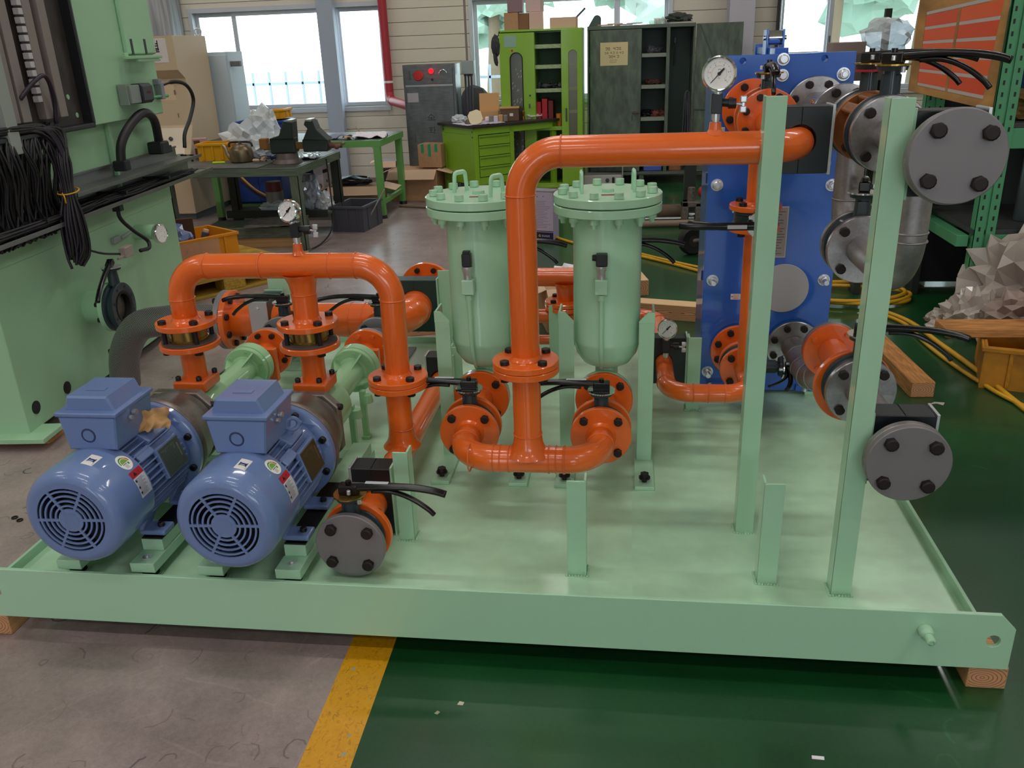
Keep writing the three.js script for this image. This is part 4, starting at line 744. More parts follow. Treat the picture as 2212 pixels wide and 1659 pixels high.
valve('loop butterfly valve under the bronze spool, mostly hidden by the tall right post', V(XS, 0.925, -0.668), Z, Y, V(0.25, 0, -0.97).normalize(), { r: 0.084, neck: 0.055, sticker: false, len: 0.5 });
blind('round grey four-bolt blind flange high at the top of the tall right post', V(XS, YTop + 0.004, -0.0435), Z, { ph: 0.72 });
clamp('black clamp behind the high blind flange on the tall right post', V(XS, YTop + 0.002, -0.135), Z, X, RP, { half: 0.066, h: 0.082 });
{
  const g = thing('cooling_return_pipe', 'ribbed stainless pipe bending from the lower right port of the heat exchanger', 'pipe', [0, 0, 0]);
  const pts = curve([V(XQ, 0.384, -1.372), V(XQ, 0.384, -1.26), V(XQ + 0.004, 0.372, -1.13), V(2.29, 0.385, -1.06), V(2.312, 0.44, -1.035), V(2.318, 0.5, -1.03)], 40);
  P(g, 'pipe_run', [sweep(pts, 0.045, 30), ...[8, 13, 18, 23].map((i) => ring(pts[i], pts[i + 1].clone().sub(pts[i - 1]).normalize(), 0.0455, 0.0028))], M.stainlessDull);
  flange(g, V(XQ, 0.384, -1.378), Z, { r: 0.1, n: 8, ph: PI / 8, mat: M.stainless });
  flange(g, V(2.316, 0.5, -1.032), Z, { mat: M.greyFlange, heads: false });
}
{
  const g = thing('cooling_inlet_pipe', 'orange flanged pipe between the ribbed stainless pipe and the lower right valve', 'pipe', [0, 0, 0]);
  P(g, 'pipe_run', sweep(curve([V(2.316, 0.5, -1.0), V(2.31, 0.508, -0.92), V(2.285, 0.55, -0.72), V(XQ, YLo, -0.53)], 24), 0.045, 30), M.orange);
  flange(g, V(2.314, 0.5, -1.008), Z, { bm: M.orange, n: 4, ph: 0.95, hr: 0.009, hh: 0.008 });
  flange(g, V(XQ - 0.004, YLo - 0.012, -0.535), neg(Z), { r: 0.104, bm: M.orange, n: 4, heads: false });
}
valve('lower right butterfly valve beside the tall right post, lever pointing right', V(XQ, YLo, -0.502), Z, Y, V(0.97, 0, 0.2).normalize(), { r: 0.088, neck: 0.052, sticker: false });
{
  const g = thing('lower_outlet_pipe', 'stainless flanged pipe from the lower right valve to the low blind flange', 'pipe', [0, 0, 0]);
  P(g, 'pipe_run', sweep([V(XQ, YLo, -0.465), V(XQ, YLo, -0.07)], RP, 32), M.stainlessDull);
  flange(g, V(XQ, YLo, -0.467), Z, { mat: M.stainless });
  flange(g, V(XQ, YLo, -0.0635), neg(Z), { mat: M.stainlessDull, heads: false });
}
blind('round grey four-bolt blind flange low on the tall right post', V(XQ, YLo, -0.0455), Z, { ph: 0.72 });
clamp('black clamp with bright end plate behind the low right blind flange', V(XQ + 0.002, YLo + 0.004, -0.14), Z, X, RP, { half: 0.066, h: 0.082 });

// ================= GREEN MACHINE AT THE LEFT =================
const mTurn = 0.0878, mPos = [-0.79, 0, -1.26];
const mW = (x, y, z) => V(x, y, z).applyAxisAngle(Y, mTurn).add(V(...mPos)); // machine axes -> world
{
  const g = thing('press_machine', 'big pale green machine body with overhanging top filling the left edge', 'machine', mPos, mTurn);
  P(g, 'lower_body', bl(-1.6, 0, 0.05, 0.74, -1.63, 0.1, 0.006), M.machine);
  P(g, 'middle_body', bl(-1.6, -0.035, 0.74, 1.2, -1.65, 0.06, 0.004), M.machine);
  P(g, 'upper_body', bl(-1.6, 0.022, 1.185, 2.9, -1.68, 0.1, 0.006), M.machine);
  P(g, 'service_cover', bl(0.02, 0.05, 1.49, 2.6, -1.66, -1.33, 0.01), M.machine);
  P(g, 'band_plate', bl(-0.03, 0.006, 0.725, 0.8, -1.62, 0.1, 0.003), M.machine);
  P(g, 'stiffening_rib', bl(-0.035, -0.01, 0.8, 1.185, -1.115, -1.09, 0.003), M.machine);
  P(g, 'base_plate', bl(-0.3, 0.09, 0.035, 0.055, 0.0, 0.16, 0.002), M.machine);
  for (const [z, y] of [[0.02, 0.138], [-0.224, 0.128]]) P(g, 'access_hole', place(new THREE.CylinderGeometry(0.028, 0.028, 0.004, 28).rotateX(PI / 2), V(0.001, y, z), X), M.black);
  P(g, 'access_slit', bl(-0.002, 0.002, 0.125, 0.165, -0.64, -0.62, 0.0004), M.black);
  const lt = P(g, 'fork_bracket', [bl(0.05, 0.12, 1.47, 1.485, -1.56, -1.26, 0.003), bl(0.1, 0.115, 1.455, 1.475, -1.53, -1.28, 0.003), bl(0.05, 0.06, 1.47, 1.5, -1.3, -1.26, 0.002)], M.machine);
  for (const z of [-1.375, -1.53]) P(lt, 'slot', bl(0.0495, 0.052, 1.49, 1.565, z - 0.012, z + 0.012, 0.0008), M.black);
  P(g, 'outlet_nozzle', [place(latheZ([[0, -0.02], [0.075, -0.02], [0.075, 0.09], [0.082, 0.1], [0, 0.1]], 40), V(0.0, 0.4, -0.55), X), place(latheZ([[0, 0.092], [0.112, 0.092], [0.114, 0.094], [0.114, 0.112], [0.112, 0.114], [0, 0.114]], 48), V(0, 0.4, -0.55), X)], M.machine);
  P(g, 'gauge_pipe', [place(latheZ([[0, -0.02], [0.038, -0.02], [0.038, 0.1], [0, 0.1]], 28), V(0, 0.632, -1.13), X), place(latheZ([[0, 0.1], [0.04, 0.1], [0.04, 0.106], [0, 0.106]], 28), V(0, 0.632, -1.13), X)], M.machine);
  P(g, 'fitting', [bl(0, 0.02, 0.63, 0.66, -0.93, -0.86, 0.004), rod(V(0.02, 0.645, -0.93), V(0.025, 0.655, -1.03), 0.009)], M.ventGrey);
}
{
  const p = mW(0.114, 0.4, -0.55), g = thing('butterfly_valve', 'large open dark butterfly valve bolted on the green machine at the left', 'valve', [p.x, p.y, p.z], mTurn);
  P(g, 'valve_body', [place(latheZ([[0.068, 0], [0.112, 0], [0.112, 0.012], [0.1, 0.02], [0.1, 0.03], [0.112, 0.036], [0.113, 0.05], [0.111, 0.052], [0.075, 0.052], [0.066, 0.045], [0.066, 0.005], [0.068, 0]], 56), V(0, 0, 0), X)], M.teal);
  for (let i = 0; i < 8; i++) { const a = (i + 0.5) * PI / 4, b = P(g, 'bolt_hole', place(new THREE.CylinderGeometry(0.0065, 0.0065, 0.003, 12).rotateX(PI / 2), V(0.052, Math.sin(a) * 0.093, Math.cos(a) * 0.093), X), M.black); }
  for (let i = 0; i < 8; i++) { const a = (i + 0.5) * PI / 4; P(g, 'bolt', place(hexHead(0.012, 0.014).clone(), V(-0.024, Math.sin(a) * 0.095, Math.cos(a) * 0.095), neg(X)), M.blackBolt); }
  P(g, 'liner', place(latheZ([[0.066, 0.004], [0.07, 0.05], [0.073, 0.053], [0.062, 0.05], [0.062, 0.004]], 44), V(0, 0, 0), X), M.rubber);
  P(g, 'disc', place(latheZ([[0, 0.008], [0.05, 0.012], [0.062, 0.018], [0.062, 0.022], [0.05, 0.028], [0, 0.032]], 44), V(0, 0, 0), X), S('#7a6f66', 0.45, 0.5, { map: TX.dirty }));
  P(g, 'neck', [mv(new THREE.CylinderGeometry(0.021, 0.026, 0.075, 18), 0.026, 0.142, 0), mv(new THREE.CylinderGeometry(0.042, 0.04, 0.01, 24), 0.026, 0.182, 0)], M.teal);
  P(g, 'notch_plate', mv(new THREE.CylinderGeometry(0.045, 0.045, 0.004, 40), 0.026, 0.19, 0), M.zinc);
  const L = P(g, 'lever_handle', leverGeo(), M.blackGloss, [0.026, 0.192, 0]); L.quaternion.setFromRotationMatrix(new THREE.Matrix4().makeBasis(V(0.12, -0.42, 0.9).normalize(), V(0.05, 0.9, 0.43).normalize(), V(0.12, -0.42, 0.9).normalize().cross(V(0.05, 0.9, 0.43).normalize())));
  P(g, 'limit_switch', [bx(0.035, 0.05, 0.075, 0.03, 0.225, -0.16, 0.004), mv(bx(0.012, 0.012, 0.06, 0, 0, 0, 0.003), 0.03, 0.21, -0.1)], S('#a89a92', 0.5, 0.3));
}
{
  const p = mW(0.106, 0.632, -1.13), g = thing('thermometer_dial', 'small round dial on the green stub pipe of the machine at the left', 'gauge', [p.x, p.y, p.z], mTurn);
  P(g, 'dial_case', place(latheZ([[0, 0], [0.046, 0], [0.049, 0.006], [0.049, 0.026], [0.045, 0.03], [0.042, 0.024], [0, 0.024]], 36), V(0.006, -0.01, 0.0), V(1, 0.05, 0.25)), M.chrome);
  const d = P(g, 'dial', discFace(0.043), M.dial, [0.032, -0.009, 0.007]); d.quaternion.copy(Q(V(1, 0.05, 0.25)));
}
{ // open switch cover with the ducts
  const p = mW(0.025, 1.2, -0.78), g = thing('wiring_panel', 'open dark wiring panel with black rim and cable ducts on the green machine', 'panel', [p.x, p.y, p.z], mTurn);
  const W = 0.86, H = 1.0;
  P(g, 'back_panel', bl(0, 0.012, 0, H, 0, W, 0.003), M.darkPanel);
  P(g, 'rim', [bl(0, 0.06, -0.014, 0.008, -0.012, W, 0.006), bl(0, 0.06, 0, H, -0.016, 0.006, 0.006)], M.black);
  for (const z of [0.19, 0.3, 0.47, 0.55]) P(g, 'cable_duct', bl(0.012, 0.05, 0.05, H, z, z + 0.06, 0.002), M.duct);
  P(g, 'terminal_strip', [...Array(26).keys()].map((i) => bl(0.03, 0.055, 0.12 + i * 0.033, 0.144 + i * 0.033, 0.37, 0.4, 0.002)), S('#bdb7bb', 0.4, 0.2));
  P(g, 'side_bar', [bl(0.02, 0.07, -0.06, 0.9, 0.61, 0.68, 0.004)], S('#9aa098', 0.5, 0.3));
  for (const [z, y] of [[0.165, 0.115], [0.095, 0.125], [0.05, 0.045]]) P(g, 'hole', place(new THREE.CylinderGeometry(0.011, 0.011, 0.003, 20).rotateX(PI / 2), V(0.0125, y, z), X), M.machine);
  P(g, 'loop_wire', sweep(curve([V(0.05, 0.14, 0.52), V(0.08, 0.2, 0.45), V(0.09, 0.22, 0.38), V(0.075, 0.14, 0.32), V(0.055, 0.03, 0.31)], 24), 0.009, 10), M.cablePurple);
}
{ // hanging cables: one bundle tied with yellow string plus the curtain of loose cables behind it
  const g = thing('cable_bundle', 'thick black cable bundle tied with yellow string hanging on the machine', 'cable', mPos, mTurn);
  for (let i = 0; i < 34; i++) {
    const a = (i / 34) * 2 * PI, rr = 0.014 + 0.016 * ((i * 7) % 5) / 5, dx = Math.cos(a) * rr, dz = Math.sin(a) * rr;
    const bot = 0.66 + rnd(-0.015, 0.05);
    const z0 = -0.42 + rnd(-0.06, 0.1);
    P(g, 'cable', sweep(curve([V(0.05 + rnd(0, 0.03), 1.215 + rnd(0, 0.015), z0 + rnd(0.05, 0.3)), V(0.09 + dx * 0.5, 1.2, z0), V(0.11 + dx, 1.08, -0.4 + dz * 1.3), V(0.12 + dx * 0.8, 0.962, -0.37 + dz * 0.8), V(0.125 + dx * 1.5, 0.85, -0.35 + dz * 2.2), V(0.125 + dx * 1.6, bot + 0.05, -0.335 + dz * 2), V(0.12 + dx * 0.8, bot, -0.315 + dz)], 26), 0.0058, 7), i % 3 ? M.cable : M.cablePurple);
  }
  P(g, 'yellow_tie', [mv(new THREE.TorusGeometry(0.043, 0.003, 8, 30), 0.122, 0.962, -0.37, PI / 2 + 0.2, 0, 0.2), sweep(curve([V(0.12, 0.96, -0.325), V(0.135, 0.945, -0.31), V(0.13, 0.92, -0.318), V(0.125, 0.93, -0.335)], 12), 0.003, 6)], M.yellowCable);
  const h = thing('cable_curtain', 'mass of loose black cables drooping from the wiring panel into the tray', 'cable', mPos, mTurn);
  h.userData.kind = 'stuff';
  const L = [];
  for (let i = 0; i < 110; i++) {
    const z = -0.42 + (i / 110) * 0.62 + rnd(-0.02, 0.02), z1 = z + rnd(-0.05, 0.05), x = rnd(0.0, 0.085);
    L.push(sweep(curve([V(0.05, 1.21 + rnd(0, 0.03), z - rnd(0, 0.15)), V(0.06 + x * 0.4, 1.17, z), V(0.02 + x, 1.05, z1 + rnd(-0.02, 0.02)), V(x, 0.94, z1), V(0.02 + x * 0.7, 0.84, z1 + rnd(-0.05, 0.05)), V(0.03 + x * 0.5, 0.8, z1 + rnd(-0.1, 0.1))], 14), rnd(0.004, 0.0065), 6));
  }
  for (let i = 0; i < 14; i++) L.push(sweep(curve([V(0.06, 1.225 + i * 0.001, 0.05), V(0.075 + rnd(0, 0.02), 1.23 + rnd(-0.012, 0.012), -0.15), V(0.08, 1.225 + rnd(-0.01, 0.01), -0.35), V(0.09, 1.18, -0.43), V(0.11, 1.05, -0.41)], 18), 0.0065, 6));
  P(h, 'loose_cables', L, M.cable);
}
function tray(label, y, z0, z1, cables) {
  const g = thing('cable_tray', label, 'tray', mPos, mTurn, 'grey cable trays on the green machine');
  P(g, 'tray_back', [bl(-0.034, -0.028, y - 0.005, y + 0.055, z0, z1, 0.001), bl(-0.034, 0.12, y - 0.005, y, z0, z1, 0.001), bl(-0.03, -0.02, y + 0.05, y + 0.06, z0, z1, 0.001)], M.rail);
  P(g, 'front_lip', [bl(0.116, 0.122, y - 0.006, y + 0.012, z0, z1, 0.001)], M.rail);
  if (cables) P(g, 'tray_rung', [-1.4, -0.9, -0.2].map((z) => bl(-0.03, 0.118, y + 0.03, y + 0.045, z, z + 0.02, 0.002)), M.black);
  return g;
}
tray('upper grey cable tray below the recess of the green machine', 0.93, -1.86, -0.44, false);
tray('lower grey cable tray crammed with black cables on the green machine', 0.835, -2.0, 0.2, true);
{
  const g = thing('tray_cables', 'black cables lying in the lower tray of the green machine', 'cable', mPos, mTurn); g.userData.kind = 'stuff';
  const L = [];
  for (let i = 0; i < 46; i++) { const x = rnd(-0.01, 0.1), e = -rnd(1.3, 1.92); L.push(sweep(curve([V(x, 0.842 + rnd(0, 0.035), 0.2), V(x + rnd(-0.02, 0.02), 0.845 + rnd(0, 0.03), -0.5), V(rnd(0, 0.1), 0.845 + rnd(0, 0.028), -1.0), V(rnd(0, 0.1), 0.842 + rnd(0, 0.02), e)], 18), 0.006, 6)); }
  P(g, 'loose_cables', L, M.cable);
}
{
  const p = mW(0.06, 1.305, -1.3), g = thing('solenoid_block', 'grey and black solenoid block mounted on the upper body of the machine', 'block', [p.x, p.y, p.z], mTurn);
  P(g, 'silver_half', [bx(0.06, 0.088, 0.1, 0, 0, 0.06, 0.005), bx(0.05, 0.1, 0.012, -0.01, 0, 0.115, 0.003)], S('#8f9690', 0.42, 0.5));
  P(g, 'black_half', (() => { const c = 0.014, h = 0.046, w = 0.035; return mv(prism([[-w, -h + c], [-w + c, -h], [w - c, -h], [w, -h + c], [w, h - c], [w - c, h], [-w + c, h], [-w, h - c]], 0.11, 0.002), 0.005, 0, -0.11); })(), S('#33343a', 0.45));
  P(g, 'red_logo', bx(0.002, 0.012, 0.045, 0.041, 0.004, -0.06, 0.0005), M.red);
}
{
  const p = mW(0.05, 1.31, -1.63), g = thing('cable_plug', 'small plug connector with a curved black cable at the rear edge of the machine', 'plug', mPos, mTurn);
  P(g, 'connector', [bl(0.02, 0.06, 1.26, 1.345, -1.655, -1.615, 0.004), bl(0.02, 0.055, 1.335, 1.365, -1.65, -1.605, 0.004)], S('#8d8f98', 0.45, 0.2));
  P(g, 'cable', sweep(curve([V(0.05, 1.33, -1.65), V(0.09, 1.345, -1.72), V(0.11, 1.32, -1.84), V(0.1, 1.24, -1.93), V(0.09, 1.14, -1.86), V(0.08, 1.06, -1.77), V(0.08, 0.99, -1.74)], 32), (t) => (t < 0.12 ? 0.006 : 0.0105), 10), M.cable);
  P(g, 'probe', [rod(V(0.03, 1.275, -1.52), V(0.06, 1.275, -1.68), 0.008)], M.machineDark);
}
{
  const g = thing('cable_arch', 'thick black conduit arching over the upper tray of the machine', 'cable', mPos, mTurn);
  P(g, 'conduit', [sweep(curve([V(0.03, 0.98, -1.06), V(0.04, 1.08, -1.08), V(0.06, 1.17, -1.19), V(0.07, 1.21, -1.33), V(0.06, 1.17, -1.45), V(0.04, 1.08, -1.51), V(0.03, 0.99, -1.52)], 36), 0.0225, 14)], M.cable);
  P(g, 'gland', [bl(0.0, 0.065, 0.955, 1.005, -1.09, -1.03, 0.006), bl(-0.01, 0.075, 0.985, 1.05, -1.56, -1.46, 0.01), bl(0.01, 0.06, 0.98, 1.02, -1.62, -1.54, 0.006)], M.black);
}
{
  const g = thing('control_cable', 'thin black cables from the tray down to the limit switch on the machine valve', 'cable', mPos, mTurn);
  P(g, 'cable', [sweep(curve([V(0.07, 0.81, -0.86), V(0.07, 0.76, -0.86), V(0.09, 0.68, -0.93), V(0.12, 0.61, -1.0), V(0.13, 0.585, -0.98), V(0.13, 0.59, -0.88)], 28), 0.0095, 10), sweep(curve([V(0.12, 0.7, -0.42), V(0.13, 0.66, -0.52), V(0.13, 0.62, -0.68)], 14), 0.005, 8), bl(0.05, 0.09, 0.79, 0.82, -0.88, -0.84, 0.003)], M.cable);
}
timber('brown timber block under the near corner of the green machine', -1.13, -0.72, 0, 0.034, -1.28, -1.16, M.woodOrange, mTurn);

// ================= ROOM =================
const BY = 0.0191, wallAt = [-1.7, 0, -8.36];
const bW = (x, y, z) => V(x, y, z).applyAxisAngle(Y, BY).add(V(...wallAt));
{
  const f = struct('floor', [0.925, 0, 0], BY);
  const uvm = (g) => { const p = g.attributes.position, u = g.attributes.uv; for (let i = 0; i < p.count; i++) u.setXY(i, p.getX(i), p.getZ(i)); return g; };
  P(f, 'concrete_slab', uvm(bl(-7.6, 7, -0.2, 0, -8.6, 9.2, 0)), new THREE.MeshPhysicalMaterial({ map: TX.concrete, roughness: 0.38, clearcoat: 0.25, clearcoatRoughness: 0.2, color: hx('#e9dedd') }));
  P(f, 'green_coating', uvm(bl(0.118, 6.9, 0, 0.0007, -8.4, 9, 0)), new THREE.MeshPhysicalMaterial({ map: TX.greenFloor, roughness: 0.4, clearcoat: 0.4, clearcoatRoughness: 0.1 }));
  P(f, 'yellow_line', uvm(bl(0, 0.118, 0, 0.0009, -8.4, 9, 0)), new THREE.MeshPhysicalMaterial({ map: TX.stripe, roughness: 0.42, clearcoat: 0.2, clearcoatRoughness: 0.2 }));
}
const WIN = [[-1.62, 0.6, 0.86, 1.92], [1.615, 3.78, 0.88, 1.93], [4.94, 7.12, 0.88, 1.93]];
{
  const w = struct('wall_back', wallAt, BY), L0 = -5.0, L1 = 9.4, rh = 0.1415;
  let y = 0.04;
  while (y < 2.06) {
    const y1 = y + rh, spans = [];
    const hit = WIN.filter((q) => y1 > q[2] + 0.001 && y < q[3] - 0.001);
    let x = L0; for (const q of hit) { spans.push([x, q[0]]); x = q[1]; } spans.push([x, L1]);
    for (const [a, b] of spans) P(w, 'wall_panel', bl(a, b, y + 0.002, y1 - 0.002, -0.1, 0, 0.004), M.cream);
    for (const q of hit) { // the parts of the row above or below an opening
      if (q[2] > y + 0.012) P(w, 'wall_panel', bl(q[0], q[1], y + 0.002, Math.min(q[2], y1 - 0.002), -0.1, 0, 0.003), M.cream);
      if (q[3] < y1 - 0.012) P(w, 'wall_panel', bl(q[0], q[1], Math.max(q[3], y + 0.002), y1 - 0.002, -0.1, 0, 0.003), M.cream);
    }
    y = y1;
  }
  P(w, 'upper_wall', bl(L0, L1, y, 5.6, -0.1, 0, 0), M.cream);
  P(w, 'backing', WIN.length ? [bl(L0, WIN[0][0], 0, 2.1, -0.13, -0.1, 0), bl(WIN[0][1], WIN[1][0], 0, 2.1, -0.13, -0.1, 0), bl(WIN[1][1], WIN[2][0], 0, 2.1, -0.13, -0.1, 0), bl(WIN[2][1], L1, 0, 2.1, -0.13, -0.1, 0), ...WIN.map((q) => bl(q[0], q[1], 0, q[2], -0.13, -0.1, 0)), ...WIN.map((q) => bl(q[0], q[1], q[3], 2.1, -0.13, -0.1, 0))] : [], M.cream);
  const t = struct('trim_1', wallAt, BY);
  P(t, 'base_channel', bl(L0, L1, 0, 0.04, -0.05, 0.015, 0.002), S('#8a7f7a', 0.6));
}
WIN.forEach(([a, b, y0, y1], k) => {
  const w = struct('window_' + (k + 1), wallAt, BY), f = 0.045;
  P(w, 'window_frame', [bl(a - 0.03, b + 0.03, y0 - 0.05, y0, -0.12, 0.03), bl(a - 0.03, b + 0.03, y1, y1 + 0.05, -0.12, 0.02), bl(a - 0.03, a + 0.015, y0, y1, -0.12, 0.02), bl(b - 0.015, b + 0.03, y0, y1, -0.12, 0.02)], M.frameGrey);
  const cuts = k === 0 ? [a, -1.14, 0.07, b] : k === 1 ? [a, a + 0.55, a + 1.6, b] : [a, a + 0.53, a + 1.62, b];
  for (let i = 0; i < 3; i++) {
    const x0 = cuts[i] + (i ? -0.012 : 0.01), x1 = cuts[i + 1] + (i < 2 ? 0.012 : -0.01), z = i === 1 ? -0.03 : -0.065;
    const s = P(w, 'window_sash', [bl(x0, x0 + f, y0, y1, z - 0.02, z), bl(x1 - f, x1, y0, y1, z - 0.02, z), bl(x0 + f, x1 - f, y0, y0 + f, z - 0.02, z), bl(x0 + f, x1 - f, y1 - f, y1, z - 0.02, z)], M.frameGrey);
    P(s, 'pane', bl(x0 + f - 0.004, x1 - f + 0.004, y0 + f - 0.004, y1 - f + 0.004, z - 0.012, z - 0.008, 0), M.glass);
    if (i === 1) P(s, 'latch', bl(x0 + 0.012, x0 + 0.03, (y0 + y1) / 2 - 0.04, (y0 + y1) / 2 + 0.03, z, z + 0.02, 0.003), S('#6d6d72', 0.4, 0.5));
  }
});
{
  const mk = (n, x0, x1, y0, y1, z0, z1, m = M.cream) => { const w = struct(n); P(w, 'wall_sheet', bl(x0, x1, y0, y1, z0, z1, 0), m); return w; };
  mk('wall_left', -6.7, -6.5, 0, 5.6, -8.6, 9.2);
  mk('wall_right', 7.6, 7.8, 0, 5.6, -8.9, 9.2);
  const wf = struct('unseen_wall_front'); P(wf, 'wall_sheet', [bl(-6.6, -1.0, 0, 5.6, 9, 9.2, 0), bl(-1.0, 0.0, 3.0, 5.6, 9, 9.2, 0), bl(0.0, 2.2, 0, 5.6, 9, 9.2, 0), bl(5.8, 7.8, 0, 5.6, 9, 9.2, 0), bl(2.2, 5.8, 0, 1.3, 9, 9.2, 0), bl(2.2, 5.8, 3.2, 5.6, 9, 9.2, 0)], M.cream);  // front wall out of view; openings placed to light pipes and front beam
  mk('ceiling', -6.7, 7.8, 5.6, 5.75, -8.9, 9.2, S('#d8d6d0', 0.8));
}
const colm = (n, x0, x1, z0, z1, m) => { const c = struct(n, wallAt, BY); P(c, 'column_flange', bl(x0, x1, 0, 5.6, z1 - 0.012, z1, 0.002), m); P(c, 'column_flange', bl(x0, x1, 0, 5.6, z0, z0 + 0.012, 0.002), m); P(c, 'column_web', bl((x0 + x1) / 2 - 0.005, (x0 + x1) / 2 + 0.005, 0, 5.6, z0 + 0.012, z1 - 0.012, 0.001), m); };
{ const c = struct('column_1', wallAt, BY); P(c, 'column_shaft', bl(-2.0, -1.72, 0, 5.6, 0.02, 0.3, 0.004), M.concretePost); }
{ const c = struct('column_2', wallAt, BY); P(c, 'column_shaft', bl(-0.1, 0.085, 0, 5.6, 0.04, 0.14, 0.006), M.steelPost); }
colm('column_3', 4.38, 4.64, 0.02, 0.26, S('#c9c4d0', 0.55));
{ const c = struct('column_4', wallAt, BY); P(c, 'column_shaft', [bl(4.9, 4.95, 0, 5.6, 0.03, 0.09, 0.004)], S('#3a3c44', 0.5)); P(c, 'bright_pipe', rod(V(4.93, 0, 0.11), V(4.93, 5.6, 0.11), 0.01), M.chrome); }

// lamps: long ceiling fittings out of view, placed to light deck and pipes
for (const z of [-6.2, -3.2, -0.4, 2.4, 5.2]) for (const x of [-3.6, 0.6, 4.8]) {
  const g = thing('unseen_ceiling_light', 'unseen long ceiling light fitting out of view, lighting the skid from above', 'light', [x, 4.9, z], 0, 'ceiling light fittings out of view');
  P(g, 'light_housing', [bl(-0.78, 0.78, 0, 0.06, -0.1, 0.1, 0.01), bl(-0.6, -0.59, 0.06, 0.7, -0.005, 0.005, 0), bl(0.59, 0.6, 0.06, 0.7, -0.005, 0.005, 0)], M.white);
  P(g, 'diffuser', bl(-0.74, 0.74, -0.012, 0, -0.07, 0.07, 0.004), new THREE.MeshStandardMaterial({ color: 0xffffff, emissive: LAMP_COLOR, emissiveIntensity: 3 }));
  const l = new THREE.RectAreaLight(LAMP_COLOR, LAMP, 1.48, 0.14); l.position.set(0, -0.02, 0); l.rotation.x = -PI / 2; g.add(l);
}

// ================= OUTSIDE =================
{
  const g = struct('ground'); P(g, 'yard', bl(-60, 60, -0.35, -0.25, -80, 60, 0), S('#b9bab4', 0.9));
}
function tree(label, x, z, h, w, c) {
  const g = thing('tree', label, 'tree', [x, -0.25, z], 0, 'trees outside the windows');
  P(g, 'trunk', sweep(curve([V(0, 0, 0), V(0.1, h * 0.3, 0), V(0, h * 0.6, 0.1)], 10), (t) => 0.22 - 0.12 * t, 10), S('#6a5a48', 0.9));
  const L = []; for (let i = 0; i < 26; i++) { const a = rnd(0, 6.28), r = w * Math.sqrt(rnd()) * 0.62, y = h * rnd(0.3, 0.95), k = w * rnd(0.2, 0.36) * (1.15 - 0.5 * y / h); const q = lump(k, k * 0.8, k, 0.45, 2.2, rnd(0, 50), 3); L.push(mv(q, Math.cos(a) * r, y, Math.sin(a) * r)); }
  P(g, 'crown', L, foliage(c));
}
tree('pale leafy tree seen through the right pane of the left window', -2.2, -24, 7.5, 2.6, '#93ab9c');
tree('pale leafy tree at the right side of the middle window', 2.9, -26, 9, 3.2, '#93ab9c');
tree('tall leafy tree behind the left part of the right window', 6.6, -22, 9, 2.4, '#93ab9c');
tree('broad bluish tree behind the right part of the right window', 9.6, -25, 10, 3.8, '#93ab9c');
{
  const g = thing('yard_fence', 'low railing fence outside seen at the foot of the left window', 'fence', [-9, -0.25, -19], 0);
  P(g, 'rail', [bl(-4, 8, 1.0, 1.06, -0.02, 0.02), bl(-4, 8, 0.35, 0.41, -0.02, 0.02)], S('#8894a0', 0.6));
  for (let i = 0; i < 30; i++) P(g, 'picket', cached('pick', () => bl(-0.025, 0.025, 0, 1.3, -0.02, 0.02)), S('#8894a0', 0.6), [-4 + i * 0.41, 0, 0]);
}
{
  const g = thing('parked_truck', 'small blue and grey box truck outside the left window', 'truck', [-3.5, -0.25, -17], 0.25);
  P(g, 'cargo_box', bl(-0.9, 0.7, 0.6, 2.0, -1.0, 1.0, 0.05), S('#b9b0b4', 0.6)); P(g, 'cab', bl(0.72, 1.5, 0.5, 1.75, -0.9, 0.9, 0.12), S('#6f8fb4', 0.5));
  for (const x of [-0.5, 1.1]) for (const z of [-0.8, 0.8]) P(g, 'wheel', mv(new THREE.CylinderGeometry(0.34, 0.34, 0.22, 24), x, 0.34, z, PI / 2), M.black);
}

